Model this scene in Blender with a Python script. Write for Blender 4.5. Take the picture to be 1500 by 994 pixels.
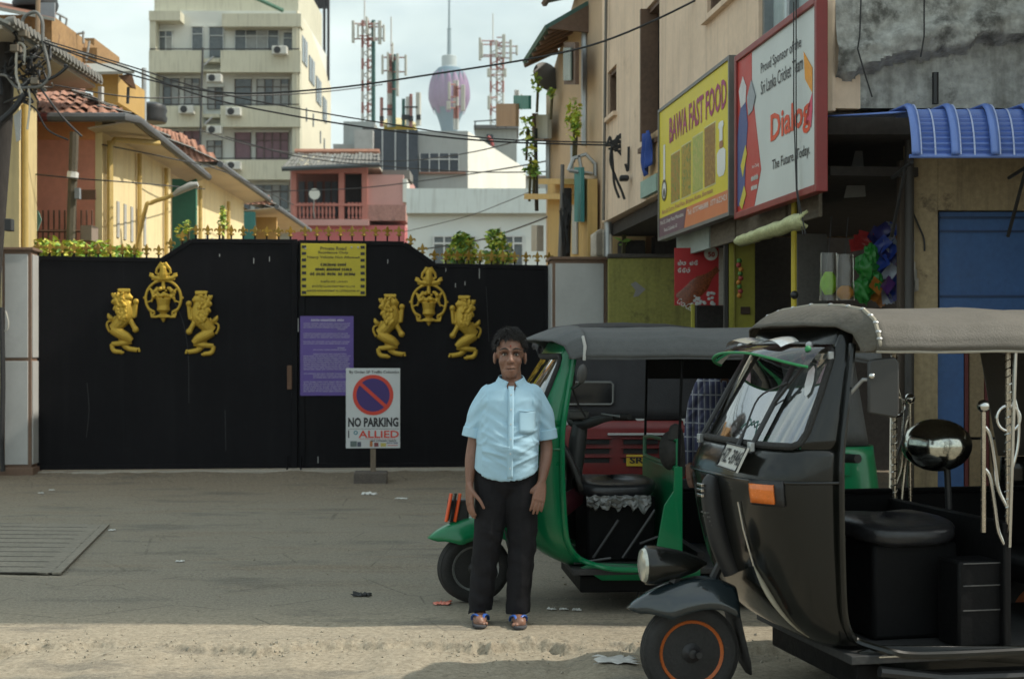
import bpy, bmesh, math, random
from mathutils import Vector, Matrix, noise, Euler
R = math.radians
rnd = random.Random(7)
scene = bpy.context.scene
for o in list(bpy.data.objects):
    bpy.data.objects.remove(o)
COL = scene.collection
# ---------------------------------------------------------------- camera
FPX, CX, HY, CAMH = 2083.3, 750.0, 520.0, 1.42      # focal length and horizon in photo pixels, eye height in metres
camd = bpy.data.cameras.new('camera'); cam = bpy.data.objects.new('camera', camd); COL.objects.link(cam)
cam.location = (0, 0, CAMH); cam.rotation_euler = (R(90), 0, 0)
camd.lens = 50; camd.sensor_width = 36; camd.shift_y = 23/1500
camd.clip_start = .05; camd.clip_end = 6000
camd.dof.use_dof = True; camd.dof.focus_distance = 7.3; camd.dof.aperture_fstop = 4.5
scene.camera = cam
# ---------------------------------------------------------------- sky and sun
SUN_EL, SUN_AZ = R(46), R(91)          # azimuth measured from +Y (away from camera) towards +X (right)
w = bpy.data.worlds.new('World'); scene.world = w; w.use_nodes = True
nt = w.node_tree; N = nt.nodes; L = nt.links
for n in list(N): N.remove(n)
wo = N.new('ShaderNodeOutputWorld'); bg = N.new('ShaderNodeBackground'); L.new(bg.outputs[0], wo.inputs[0])
sky = N.new('ShaderNodeTexSky'); sky.sky_type = 'NISHITA'; sky.sun_disc = False
sky.sun_elevation = SUN_EL; sky.sun_rotation = SUN_AZ; sky.air_density = 1.3; sky.dust_density = 3
tc = N.new('ShaderNodeTexCoord'); mp = N.new('ShaderNodeMapping'); mp.inputs['Scale'].default_value = (1, 1, 2.6)
nz = N.new('ShaderNodeTexNoise'); nz.inputs['Scale'].default_value = 3.4; nz.inputs['Detail'].default_value = 7; nz.inputs['Roughness'].default_value = .55
L.new(tc.outputs['Generated'], mp.inputs[0]); L.new(mp.outputs[0], nz.inputs['Vector'])
cr = N.new('ShaderNodeValToRGB'); cr.color_ramp.elements[0].position = .3; cr.color_ramp.elements[1].position = .62
cr.color_ramp.elements[0].color = (.45, .45, .45, 1); cr.color_ramp.elements[1].color = (.97, .97, .97, 1)
L.new(nz.outputs['Fac'], cr.inputs[0])
nz2 = N.new('ShaderNodeTexNoise'); nz2.inputs['Scale'].default_value = 5.5; nz2.inputs['Detail'].default_value = 5
L.new(mp.outputs[0], nz2.inputs['Vector'])
cc = N.new('ShaderNodeValToRGB'); cc.color_ramp.elements[0].position = .32; cc.color_ramp.elements[1].position = .68
cc.color_ramp.elements[0].color = (2.55, 3.2, 3.3, 1); cc.color_ramp.elements[1].color = (5.0, 5.6, 5.3, 1)
L.new(nz2.outputs['Fac'], cc.inputs[0])
mx = N.new('ShaderNodeMixRGB'); L.new(cr.outputs[0], mx.inputs[0]); L.new(sky.outputs[0], mx.inputs[1]); L.new(cc.outputs[0], mx.inputs[2])
L.new(mx.outputs[0], bg.inputs[0]); bg.inputs[1].default_value = .1
sd = bpy.data.lights.new('sun', 'SUN'); sun = bpy.data.objects.new('sun', sd); COL.objects.link(sun)
sd.energy = 2.0; sd.angle = R(.6); sd.color = (1, .94, .82)
tosun = Vector((math.sin(SUN_AZ)*math.cos(SUN_EL), math.cos(SUN_AZ)*math.cos(SUN_EL), math.sin(SUN_EL)))
sun.rotation_euler = tosun.to_track_quat('Z', 'Y').to_euler(); sun.location = (20, 0, 30)
vs = scene.view_settings; vs.view_transform = 'Standard'; vs.look = 'None'; vs.exposure = 1.17; vs.gamma = 1; vs.use_curve_mapping = False
scene.cycles.max_bounces = 8; scene.cycles.transparent_max_bounces = 12

# ---------------------------------------------------------------- helpers
def P(px, py, d):
    return Vector(((px-CX)/FPX*d, d, CAMH+(HY-py)/FPX*d))
def X(px, d): return (px-CX)/FPX*d
def Z(py, d): return CAMH+(HY-py)/FPX*d
def lin(r, g, b):
    f = lambda c: (c/255/12.92) if c/255 <= .04045 else ((c/255+.055)/1.055)**2.4
    return (f(r), f(g), f(b))
MATS = {}
def mat(name, col, rough=.7, metal=0, var=.18, vs=2.0, bump=0, bs=60, spots=None, spec=.5, streak=None, coat=0, alpha=1, trans=0, emit=None, stretch=None):
    """procedural material: base colour varied by two noises, optional spots (colour, coverage 0..1, scale) and vertical streaks (colour, amount)"""
    if name in MATS: return MATS[name]
    m = bpy.data.materials.new(name); m.use_nodes = True; MATS[name] = m
    t = m.node_tree; N = t.nodes; L = t.links; b = N['Principled BSDF']
    c = (*col[:3], 1)
    b.inputs['Roughness'].default_value = rough; b.inputs['Metallic'].default_value = metal
    b.inputs['Specular IOR Level'].default_value = spec; b.inputs['Coat Weight'].default_value = coat
    b.inputs['Coat Roughness'].default_value = .06
    b.inputs['Alpha'].default_value = alpha; b.inputs['Transmission Weight'].default_value = trans
    tc = N.new('ShaderNodeTexCoord'); src = tc.outputs['Object']
    if stretch:
        mp = N.new('ShaderNodeMapping'); mp.inputs['Scale'].default_value = stretch; L.new(src, mp.inputs[0]); src = mp.outputs[0]
    out = None
    def noi(scale, det=6, rg=.6, s=src):
        n = N.new('ShaderNodeTexNoise'); n.inputs['Scale'].default_value = scale; n.inputs['Detail'].default_value = det
        n.inputs['Roughness'].default_value = rg; L.new(s, n.inputs['Vector']); return n.outputs['Fac']
    def mixc(fac, a, bcol, mode='MIX'):
        x = N.new('ShaderNodeMixRGB'); x.blend_type = mode
        if isinstance(fac, float): x.inputs[0].default_value = fac
        else: L.new(fac, x.inputs[0])
        for i, v in ((1, a), (2, bcol)):
            if isinstance(v, tuple): x.inputs[i].default_value = v
            else: L.new(v, x.inputs[i])
        return x.outputs[0]
    def ramp(fac, a, bb):
        r = N.new('ShaderNodeMapRange'); r.inputs[1].default_value = a; r.inputs[2].default_value = bb; L.new(fac, r.inputs[0]); return r.outputs[0]
    lo = tuple(v*(1-var) for v in c[:3])+(1,); hi = tuple(min(1, v*(1+var)) for v in c[:3])+(1,)
    out = mixc(ramp(noi(vs), .3, .7), lo, hi)
    out = mixc(ramp(noi(vs*9, 4), .25, .75), out, tuple(v*.5 for v in c[:3])+(1,)) if False else mixc(.35*var/.18 if var else 0.0, out, mixc(ramp(noi(vs*11, 4), .3, .7), lo, hi))
    if streak:
        mp2 = N.new('ShaderNodeMapping'); mp2.inputs['Scale'].default_value = (5, 5, .35); L.new(tc.outputs['Object'], mp2.inputs[0])
        f = ramp(noi(1.6, 7, .65, mp2.outputs[0]), .5, .72)
        mm = N.new('ShaderNodeMath'); mm.operation = 'MULTIPLY'; mm.inputs[1].default_value = streak[1]; L.new(f, mm.inputs[0])
        out = mixc(mm.outputs[0], out, (*streak[0], 1))
    if spots:
        th = .72-.45*spots[1]
        f = ramp(noi(spots[2], 8, .68), th, th+.1)
        out = mixc(f, out, (*spots[0], 1))
    L.new(out, b.inputs['Base Color'])
    if bump:
        bn = N.new('ShaderNodeBump'); bn.inputs['Strength'].default_value = bump; bn.inputs['Distance'].default_value = .01
        L.new(noi(bs, 5), bn.inputs['Height']); L.new(bn.outputs[0], b.inputs['Normal'])
    rr = ramp(noi(vs*4), .2, .8); r2 = N.new('ShaderNodeMapRange'); L.new(rr, r2.inputs[0])
    r2.inputs[3].default_value = max(.02, rough*.85); r2.inputs[4].default_value = min(1, rough*1.12+.02); L.new(r2.outputs[0], b.inputs['Roughness'])
    if emit:
        b.inputs['Emission Color'].default_value = (*emit[0], 1); b.inputs['Emission Strength'].default_value = emit[1]
    return m
def glass_mat(name, tint=(.8, .9, .9), alpha=.25, rough=.03):
    """thin pane: mix of transparent and glossy by fresnel"""
    if name in MATS: return MATS[name]
    m = bpy.data.materials.new(name); m.use_nodes = True; MATS[name] = m
    t = m.node_tree; N = t.nodes; L = t.links
    for n in list(N): N.remove(n)
    o = N.new('ShaderNodeOutputMaterial'); tr = N.new('ShaderNodeBsdfTransparent'); tr.inputs[0].default_value = (*tint, 1)
    gl = N.new('ShaderNodeBsdfGlossy'); gl.inputs['Roughness'].default_value = rough; gl.inputs[0].default_value = (1, 1, 1, 1)
    fr = N.new('ShaderNodeFresnel'); fr.inputs[0].default_value = 1.5
    a = N.new('ShaderNodeMath'); a.operation = 'MULTIPLY_ADD'; a.inputs[1].default_value = 1.0; a.inputs[2].default_value = alpha; a.use_clamp = True
    L.new(fr.outputs[0], a.inputs[0]); mx = N.new('ShaderNodeMixShader'); L.new(a.outputs[0], mx.inputs[0]); L.new(tr.outputs[0], mx.inputs[1]); L.new(gl.outputs[0], mx.inputs[2])
    L.new(mx.outputs[0], o.inputs[0]); return m

class MB:
    """collects shapes and links them as ONE mesh object"""
    def __init__(s): s.v = []; s.f = []
    def add(s, vs, fs, M=None):
        k = len(s.v)
        s.v += [tuple(M @ Vector(p)) if M else tuple(p) for p in vs]; s.f += [tuple(i+k for i in f) for f in fs]; return s
    def box(s, x0, x1, y0, y1, z0, z1, M=None):
        if x0 > x1: x0, x1 = x1, x0
        if y0 > y1: y0, y1 = y1, y0
        if z0 > z1: z0, z1 = z1, z0
        v = [(x, y, z) for x in (x0, x1) for y in (y0, y1) for z in (z0, z1)]
        return s.add(v, [(0, 1, 3, 2), (4, 6, 7, 5), (0, 4, 5, 1), (2, 3, 7, 6), (0, 2, 6, 4), (1, 5, 7, 3)], M)
    def bar(s, a, b, wx, wy=None):
        a = Vector(a); b = Vector(b); d = b-a; q = d.to_track_quat('Z', 'Y').to_matrix().to_4x4(); wy = wy or wx
        return s.box(-wx/2, wx/2, -wy/2, wy/2, 0, d.length, Matrix.Translation(a) @ q)
    def tube(s, pts, r, n=8, closed=False, caps=True, flat=None):
        pts = [Vector(p) for p in pts]; m = len(pts)
        rs = r if isinstance(r, (list, tuple)) else [r]*m
        up = None; rings = []
        for i, p in enumerate(pts):
            if closed: t = pts[(i+1) % m]-pts[i-1]
            else: t = pts[min(i+1, m-1)]-pts[max(i-1, 0)]
            t = t.normalized() if t.length > 1e-9 else Vector((0, 0, 1))
            if up is None:
                up = Vector((0, 0, 1)) if abs(t.z) < .9 else Vector((0, 1, 0))
            a = up.cross(t)
            if a.length < 1e-5: a = Vector((1, 0, 0)).cross(t)
            a.normalize(); bb = t.cross(a).normalized(); up = bb
            fl = flat or 1
            rings.append([p+a*math.cos(2*math.pi*k/n)*rs[i]+bb*math.sin(2*math.pi*k/n)*rs[i]*fl for k in range(n)])
        v = [q for rg in rings for q in rg]; f = []
        for i in range(m if closed else m-1):
            j = (i+1) % m
            for k in range(n):
                f.append((i*n+k, i*n+(k+1) % n, j*n+(k+1) % n, j*n+k))
        if caps and not closed:
            f.append(tuple(reversed(range(n)))); f.append(tuple((m-1)*n+k for k in range(n)))
        return s.add(v, f)
    def lathe(s, prof, n=16, M=None):
        v = [(r*math.cos(2*math.pi*k/n), r*math.sin(2*math.pi*k/n), z) for r, z in prof for k in range(n)]
        f = [(i*n+k, i*n+(k+1) % n, (i+1)*n+(k+1) % n, (i+1)*n+k) for i in range(len(prof)-1) for k in range(n)]
        f.append(tuple(reversed(range(n)))); f.append(tuple((len(prof)-1)*n+k for k in range(n)))
        return s.add(v, f, M)
    def ball(s, c, r, n=12, m=8, M=None):
        r = r if isinstance(r, (list, tuple)) else (r, r, r); v = []; f = []
        for i in range(1, m):
            a = math.pi*i/m
            for k in range(n):
                b = 2*math.pi*k/n; v.append((math.sin(a)*math.cos(b)*r[0], math.sin(a)*math.sin(b)*r[1], math.cos(a)*r[2]))
        v.append((0, 0, r[2])); v.append((0, 0, -r[2])); T = len(v)-2
        for i in range(m-2):
            for k in range(n): f.append((i*n+k, (i+1)*n+k, (i+1)*n+(k+1) % n, i*n+(k+1) % n))
        for k in range(n):
            f.append((T, k, (k+1) % n)); f.append((T+1, (m-2)*n+(k+1) % n, (m-2)*n+k))
        MM = Matrix.Translation(Vector(c))
        if M: MM = MM @ M
        return s.add(v, f, MM)
    def prism(s, poly, y0, y1, M=None):
        """polygon in local xz, extruded along y"""
        n = len(poly); v = [(x, y0, z) for x, z in poly]+[(x, y1, z) for x, z in poly]
        f = [tuple(range(n)), tuple(reversed(range(n, 2*n)))]+[(i, i+n, (i+1) % n+n, (i+1) % n) for i in range(n)]
        return s.add(v, f, M)
    def slab(s, poly, z0, z1, M=None):
        """polygon in xy, extruded along z"""
        n = len(poly); v = [(x, y, z0) for x, y in poly]+[(x, y, z1) for x, y in poly]
        f = [tuple(reversed(range(n))), tuple(range(n, 2*n))]+[(i, (i+1) % n, (i+1) % n+n, i+n) for i in range(n)]
        return s.add(v, f, M)
    def grid(s, fn, nu, nv, M=None, wrapu=False):
        v = [fn(i/(nu if wrapu else nu-1), j/(nv-1)) for j in range(nv) for i in range(nu)]; f = []
        for j in range(nv-1):
            for i in range(nu if wrapu else nu-1):
                i2 = (i+1) % nu; f.append((j*nu+i, j*nu+i2, (j+1)*nu+i2, (j+1)*nu+i))
        return s.add(v, f, M)
    def mesh(s, name, m=None, smooth=None):
        me = bpy.data.meshes.new(name); me.from_pydata(s.v, [], s.f)
        bm = bmesh.new(); bm.from_mesh(me); bmesh.ops.recalc_face_normals(bm, faces=bm.faces); bm.to_mesh(me); bm.free()
        if smooth is not None:
            for p in me.polygons: p.use_smooth = True
            me.set_sharp_from_angle(angle=R(smooth))
        if m: me.materials.append(m)
        return me
    def build(s, name, m, parent=None, smooth=40, bevel=0, seg=2, solid=0, sub=0):
        o = link(name, s.mesh(name, m, smooth), parent)
        if sub:
            q = o.modifiers.new('sub', 'SUBSURF'); q.levels = q.render_levels = sub
        if solid:
            q = o.modifiers.new('solid', 'SOLIDIFY'); q.thickness = solid; q.offset = 0
        if bevel:
            q = o.modifiers.new('bevel', 'BEVEL'); q.width = bevel; q.segments = seg; q.limit_method = 'ANGLE'; q.angle_limit = R(40); q.harden_normals = False
        return o
def link(name, data, parent=None):
    o = bpy.data.objects.new(name, data); COL.objects.link(o)
    if parent is not None: o.parent = parent
    return o
def tag(o, label, cat, group=None, kind=None):
    if label: o['label'] = label
    if cat: o['category'] = cat
    if group: o['group'] = group
    if kind: o['kind'] = kind
    return o
def thing(name, label, cat, loc=(0, 0, 0), yaw=0, group=None):
    o = link(name, None); o.location = loc; o.rotation_euler = (0, 0, yaw); o.empty_display_size = .1
    return tag(o, label, cat, group)
def copy_tree(o, parent=None):
    c = o.copy(); COL.objects.link(c); c.parent = parent
    for ch in list(o.children): copy_tree(ch, c)
    return c
def bake(o, keep_name=None):
    """apply modifiers without operators"""
    bpy.context.view_layer.update(); dg = bpy.context.evaluated_depsgraph_get()
    me = bpy.data.meshes.new_from_object(o.evaluated_get(dg)); o.modifiers.clear(); o.data = me; return o
def text(parent, body, x0, x1, z0, z1, m, y=-.004, name='lettering', bold=0, font=None, italic=0, keep=False):
    """flat lettering in the parent's local xz plane facing -y, fitted to the given box"""
    cu = bpy.data.curves.new(name, 'FONT'); cu.body = body; cu.size = 1; cu.offset = bold; cu.resolution_u = 2; cu.shear = italic
    t = bpy.data.objects.new(name, cu); COL.objects.link(t); bpy.context.view_layer.update()
    me = bpy.data.meshes.new_from_object(t.evaluated_get(bpy.context.evaluated_depsgraph_get()))
    bpy.data.objects.remove(t)
    if not len(me.vertices): return None
    xs = [v.co.x for v in me.vertices]; ys = [v.co.y for v in me.vertices]
    ax, bx, ay, by = min(xs), max(xs), min(ys), max(ys)
    sx = (x1-x0)/(bx-ax); sz = (z1-z0)/(by-ay)
    if keep: sx = sz
    for v in me.vertices: v.co = (x0+(v.co.x-ax)*sx, y, z0+(v.co.y-ay)*sz)
    me.materials.clear(); me.materials.append(m)
    return link(name, me, parent)
def fbm(p, o=4): return noise.fractal(Vector(p), .9, 2.0, o, noise_basis='PERLIN_ORIGINAL')

def crv(pts, n=4):
    """Catmull-Rom through (x, y, z, r) points -> (points, radii)"""
    P4 = [Vector(p) for p in pts]; out = []
    for i in range(len(P4)-1):
        a, b, c, d = P4[max(i-1, 0)], P4[i], P4[i+1], P4[min(i+2, len(P4)-1)]
        for k in range(n):
            t = k/n; out.append(.5*((2*b)+(c-a)*t+(2*a-5*b+4*c-d)*t*t+(3*b-a-3*c+d)*t**3))
    out.append(P4[-1]); return [Vector(p[:3]) for p in out], [max(.0005, p[3]) for p in out]
def itp(tab, z):
    """smooth interpolation in a table of (key, value)"""
    if z <= tab[0][0]: return tab[0][1]
    for (a, va), (b, vb) in zip(tab[:-1], tab[1:]):
        if z <= b: t = (z-a)/(b-a); return va+(vb-va)*t
    return tab[-1][1]
def spl(tab, z):
    k = [t[0] for t in tab]; v = [t[1] for t in tab]
    if z <= k[0]: return v[0]
    if z >= k[-1]: return v[-1]
    i = max(j for j in range(len(k)) if k[j] <= z); i = min(i, len(k)-2)
    t = (z-k[i])/(k[i+1]-k[i]); m = lambda j: (v[min(j+1, len(v)-1)]-v[max(j-1, 0)])/(k[min(j+1, len(v)-1)]-k[max(j-1, 0)])
    h = k[i+1]-k[i]
    return (2*t**3-3*t*t+1)*v[i]+(t**3-2*t*t+t)*h*m(i)+(-2*t**3+3*t*t)*v[i+1]+(t**3-t*t)*h*m(i+1)
# ================================================================ palette
BLACKP = mat('black_gate_paint', (.0062, .0058, .0074), .65, spec=.15, var=.25, vs=1.2, bump=.15, bs=14, spots=((.03, .028, .028), .05, 5), streak=((.016, .015, .017), .4))
GOLD = mat('gold_paint', (.52, .34, .045), .5, metal=.5, var=.3, vs=9, bump=.3, bs=90)
BLACK = mat('black_plastic', (.018, .018, .019), .45, var=.3, vs=6)
RUBBER = mat('black_rubber', (.022, .021, .02), .8, var=.35, vs=8, bump=.3, bs=70, spots=((.09, .075, .055), .12, 9))
CABLE = mat('black_cable', (.02, .02, .021), .6, var=.2)
WHITEP = mat('white_print', (.72, .72, .68), .5, var=.08)
INK = mat('black_print', (.02, .02, .022), .5, var=.05)
CONC = mat('concrete', (.34, .32, .28), .9, var=.3, vs=3, bump=.5, bs=40, spots=((.16, .14, .11), .25, 4))
STEEL = mat('galvanised_steel', (.42, .43, .43), .4, metal=.7, var=.2, vs=5)
CHROME = mat('chrome', (.62, .61, .58), .16, metal=1, var=.12, vs=14)
RUST = mat('rusty_iron', (.14, .075, .045), .8, var=.4, vs=6, bump=.4, bs=60)
WOOD = mat('grey_wood', (.20, .155, .11), .8, var=.35, vs=4, bump=.4, bs=40, stretch=(1, 1, .2))
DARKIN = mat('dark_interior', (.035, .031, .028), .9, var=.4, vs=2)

# ================================================================ ground
def lip(x): return 6.98+.16*fbm((x*.9, 1.7, 0), 4)+.06*fbm((x*2.7, 9.1, 0), 3)+.022*fbm((x*17+3*fbm((x, 2, 2), 2), 3.1, 0), 4)
def ground_z(x, y):
    e = lip(x)
    t = (y-e)/.012; t = max(0, min(1, t*.5+.5)); t = t*t*(3-2*t)
    hgt = .010+.045*max(0, min(1, .45+1.7*fbm((x*.55+8.3, 5, 1), 2)+.8*fbm((x*3.1, 7, 2), 2)))
    z = -.002-hgt*(1-t)
    near = math.exp(-((y-e-.05)/.10)**2)
    z += near*(.006+.3*hgt)*fbm((x*26, y*26, 3), 4)
    z += .0035*fbm((x*2.2, y*2.2, 5), 4)+.0022*fbm((x*13, y*13, 8), 3)
    b = math.exp(-((y-9.35-.25*fbm((x*.8, 4, 2), 3))/.12)**2)*max(0, fbm((x*.7+3, 2, 6), 2)+.15)
    z += -.02*b*abs(fbm((x*8, y*10, 1), 4))*1.6
    if y > 15.8: z += min(1, (y-15.8)/.9)*.03*(.6+fbm((x*2.5, y*3, 11), 4))
    if y < 6.2: z += .002*fbm((x*20, y*20, 1), 2)
    return z
def axis(segs):
    out = []
    for a, b, s in segs:
        n = max(1, int(round((b-a)/s))); out += [a+(b-a)*i/n for i in range(n)]
    return out+[segs[-1][1]]
gxs = axis([(-1500, -100, 350), (-100, -12, 22), (-12, -6.5, .5), (-6.5, -3, .06), (-3, 2.2, .018), (2.2, 6, .1), (6, 12, 1), (12, 100, 22), (100, 1500, 350)])
gys = axis([(-200, -5, 40), (-5, 5, 1), (5, 6.2, .06), (6.2, 6.75, .03), (6.75, 7.3, .011), (7.3, 7.7, .03), (7.7, 10, .05), (10, 18.5, .1), (18.5, 40, 3), (40, 100, 20), (100, 1900, 450)])
g = MB(); nx = len(gxs)
g.v = [(x, y, ground_z(x, y) if -7 < x < 6.5 and 4.5 < y < 19 else -.02) for y in gys for x in gxs]
g.f = [(j*nx+i, j*nx+i+1, (j+1)*nx+i+1, (j+1)*nx+i) for j in range(len(gys)-1) for i in range(nx-1)]
def ground_mat():
    m = bpy.data.materials.new('dusty_asphalt'); m.use_nodes = True; t = m.node_tree; N = t.nodes; L = t.links; b = N['Principled BSDF']
    geo = N.new('ShaderNodeNewGeometry'); sp = N.new('ShaderNodeSeparateXYZ'); L.new(geo.outputs['Position'], sp.inputs[0])
    def noi(sc, det=6, rg=.6, st=None):
        n = N.new('ShaderNodeTexNoise'); n.inputs['Scale'].default_value = sc; n.inputs['Detail'].default_value = det; n.inputs['Roughness'].default_value = rg
        if st:
            mp = N.new('ShaderNodeMapping'); mp.inputs['Scale'].default_value = st; L.new(geo.outputs['Position'], mp.inputs[0]); L.new(mp.outputs[0], n.inputs['Vector'])
        else: L.new(geo.outputs['Position'], n.inputs['Vector'])
        return n.outputs['Fac']
    def M(op, a, bb=None, c=None):
        x = N.new('ShaderNodeMath'); x.operation = op
        for i, v in enumerate((a, bb, c)):
            if v is None: continue
            if isinstance(v, (int, float)): x.inputs[i].default_value = v
            else: L.new(v, x.inputs[i])
        return x.outputs[0]
    def rg(f, a, bb, lo=0, hi=1):
        r = N.new('ShaderNodeMapRange'); r.interpolation_type = 'SMOOTHSTEP'
        for i, v in enumerate((f, a, bb, lo, hi)):
            if isinstance(v, (int, float)): r.inputs[i].default_value = v
            else: L.new(v, r.inputs[i])
        return r.outputs[0]
    def mix(f, a, bb):
        x = N.new('ShaderNodeMixRGB')
        for i, v in enumerate((f, a, bb)):
            if isinstance(v, (int, float)): x.inputs[i].default_value = v
            elif isinstance(v, tuple): x.inputs[i].default_value = (*v, 1)
            else: L.new(v, x.inputs[i])
        return x.outputs[0]
    big = noi(.55, 5); mid = noi(2.2, 7, .65); fine = noi(70, 4, .7); grit = noi(28, 5, .75); strk = noi(1.5, 6, .6, (.35, 2.2, 1))
    yy = M('ADD', sp.outputs[1], M('MULTIPLY', M('SUBTRACT', mid, .5), .55))
    asph = mix(rg(fine, .3, .72), (.155, .138, .108), (.31, .282, .228))
    asph = mix(rg(mid, .35, .7), asph, mix(rg(grit, .3, .7), (.195, .172, .132), (.265, .235, .185)))
    dust = mix(rg(grit, .28, .74), (.24, .20, .145), (.40, .345, .26))
    dust = mix(rg(fine, .58, .78, 0, .7), dust, (.11, .095, .07))
    brown = mix(rg(grit, .3, .7), (.16, .125, .088), (.29, .235, .17))
    f_dust = M('MULTIPLY', rg(yy, 6.30, 6.46), M('SUBTRACT', 1.0, rg(yy, 7.5, 8.3, 0, .8)))
    f_dust = M('MULTIPLY', f_dust, rg(strk, .12, .5, .6, 1))
    col = mix(f_dust, asph, dust)
    patch = M('MULTIPLY', rg(strk, .5, .68), rg(yy, 8.2, 9.0)); col = mix(M('MULTIPLY', patch, .75), col, brown)
    b2 = M('MULTIPLY', rg(M('ADD', yy, M('MULTIPLY', big, 2.0)), 13.2, 16.8), .95); col = mix(b2, col, brown)
    tyre = M('MULTIPLY', rg(noi(1.3, 7, .7, (.6, 1.6, 1)), .52, .66), .55); col = mix(tyre, col, (.105, .098, .085))
    crk = N.new('ShaderNodeTexVoronoi'); crk.feature = 'DISTANCE_TO_EDGE'; crk.inputs['Scale'].default_value = 1.1; L.new(geo.outputs['Position'], crk.inputs['Vector'])
    ck = M('MULTIPLY', M('SUBTRACT', 1.0, rg(crk.outputs['Distance'], .0, .012)), M('MULTIPLY', rg(mid, .42, .6), rg(yy, 7.2, 7.6))); col = mix(M('MULTIPLY', ck, .55), col, (.06, .055, .045))
    pep = noi(62, 5, .85); col = mix(rg(pep, .53, .68, 0, .75), col, (.085, .074, .056)); col = mix(rg(pep, .47, .32, 0, .6), col, (.44, .39, .31))
    spk = rg(noi(120, 2, .5), .69, .74); col = mix(M('MULTIPLY', spk, .6), col, (.42, .40, .35))
    drk = rg(noi(48, 2, .5), .70, .75); col = mix(M('MULTIPLY', drk, .7), col, (.045, .042, .036))
    L.new(col, b.inputs['Base Color']); b.inputs['Roughness'].default_value = .93; b.inputs['Specular IOR Level'].default_value = .25
    bn = N.new('ShaderNodeBump'); bn.inputs['Strength'].default_value = .55; bn.inputs['Distance'].default_value = .012
    hgt = M('ADD', M('MULTIPLY', fine, .6), M('ADD', grit, M('MULTIPLY', spk, .5))); L.new(hgt, bn.inputs['Height']); L.new(bn.outputs[0], b.inputs['Normal'])
    return m
go = link('ground', g.mesh('ground', ground_mat(), 60)); tag(go, 'dusty grey asphalt forecourt and road edge with a broken lip', None, None, 'structure')

# loose stones along the broken asphalt lip (too many to count)
st = MB()
for i in range(900):
    x = rnd.uniform(-3, 2.6); e = lip(x)
    y = e+rnd.gauss(-.05, .16); s = abs(rnd.gauss(.0018, .0022))+.001
    M = Matrix.Translation((x, y, ground_z(x, y)+s*.3)) @ Euler((rnd.random()*3, rnd.random()*3, rnd.random()*3)).to_matrix().to_4x4()
    st.box(-s, s, -s*.8, s*.7, -s*.6, s*.6, M)
for i in range(1100):
    x = rnd.uniform(-6, 1.5); y = rnd.uniform(7.5, 16.8)
    if abs(x) > y*.37: continue
    s = abs(rnd.gauss(.0015, .002))+.0015
    M = Matrix.Translation((x, y, ground_z(x, y)+s*.3)) @ Euler((rnd.random()*3, rnd.random()*3, rnd.random()*3)).to_matrix().to_4x4()
    st.box(-s, s, -s*.8, s*.7, -s*.6, s*.6, M)
o = st.build('gravel', mat('loose_stone', (.30, .265, .205), .9, var=.5, vs=30), None, None); tag(o, 'loose crumbs of asphalt and grit scattered over the ground', None, None, 'stuff')

# ================================================================ drain grate
dA, dB, dC, dD = (-3.9, 12.05), (-3.25, 11.75), (-3.05, 9.35), (-4.6, 9.25)
GR = mat('drain_concrete', (.225, .20, .158), .85, var=.35, vs=3, bump=.35, bs=50, spots=((.12, .11, .09), .2, 6))
root = thing('drain_grate', 'long slotted concrete drain cover set flush into the grey ground', 'drain cover', (0, 0, .006))
# footprint corners from the photo: far edge y 770, near edge y 842, right edge slanting
c_fr = P(150, 770, CAMH*FPX/(770-HY)); c_nr = P(76, 842, CAMH*FPX/(842-HY)); far_d, near_d = c_fr.y, c_nr.y
fd = MB(); fd.slab([(c_fr.x, far_d), (c_nr.x, near_d), (c_nr.x+.06, near_d), (c_fr.x+.06, far_d)], 0, .012); fd.build('frame', GR, root)
NB = 11; sl = (near_d-far_d)/NB
MB().slab([(c_fr.x-2.2, far_d+.25), (c_fr.x+.02, far_d), (c_nr.x+.02, near_d), (c_nr.x-2.2, near_d+.12)], .0074, .0078).build('slot_bed', mat('drain_slots', (.02, .018, .015), .95), root)
for i in range(NB):
    y0 = far_d+sl*i; y1 = far_d+sl*(i+1)-sl*.13; f0 = i/NB; f1 = (i+.87)/NB
    xr0 = c_fr.x+(c_nr.x-c_fr.x)*f0; xr1 = c_fr.x+(c_nr.x-c_fr.x)*f1
    k = .18*(1-f0*.5)
    MB().slab([(xr0-2.4, y0+k), (xr0-.004, y0), (xr1-.004, y1), (xr1-2.4, y1+k)], 0, .010).build('slat', GR, root)
    MB().slab([(xr1-.10, y1+.0226*k/.18), (xr1-.004, y1), (xr1-.004-.02, y1+sl*.13), (xr1-.10, y1+sl*.13+.02)], 0, .0095).build('bridge', GR, root)

# ================================================================ gate
GA = math.atan2(.55, 6.19); G0 = Vector((-5.73, 17.0, 0)); gc, gs = math.cos(GA), math.sin(GA)
def gu(px): k = (px-CX)/FPX; return (17.0*k+5.73)/(gc-k*gs)
def gz(px, py): return Z(py, 17.0+gu(px)*gs)
sill = MB().box(-.1, 6.45, -.12, .35, -.05, .035); o = sill.build('sill', mat('pale_concrete', (.40, .36, .30), .9, var=.25, vs=3, bump=.4, bs=30, spots=((.2, .16, .12), .3, 3)), None, bevel=.01)
o.location = G0; o.rotation_euler = (0, 0, GA); tag(o, 'low pale concrete threshold running beneath the black gate', 'threshold')
FIN = MB()   # fleur de lis finial, base at z=0
FIN.lathe([(.011, 0), (.018, .012), (.011, .022), (.012, .03)], 8)
def leaf2(pts, y=.007):
    FIN.prism(pts, -y, y)
leaf2([(-.005, .028), (-.02, .055), (-.014, .082), (0, .115), (.014, .082), (.02, .055), (.005, .028)], .008)
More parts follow.
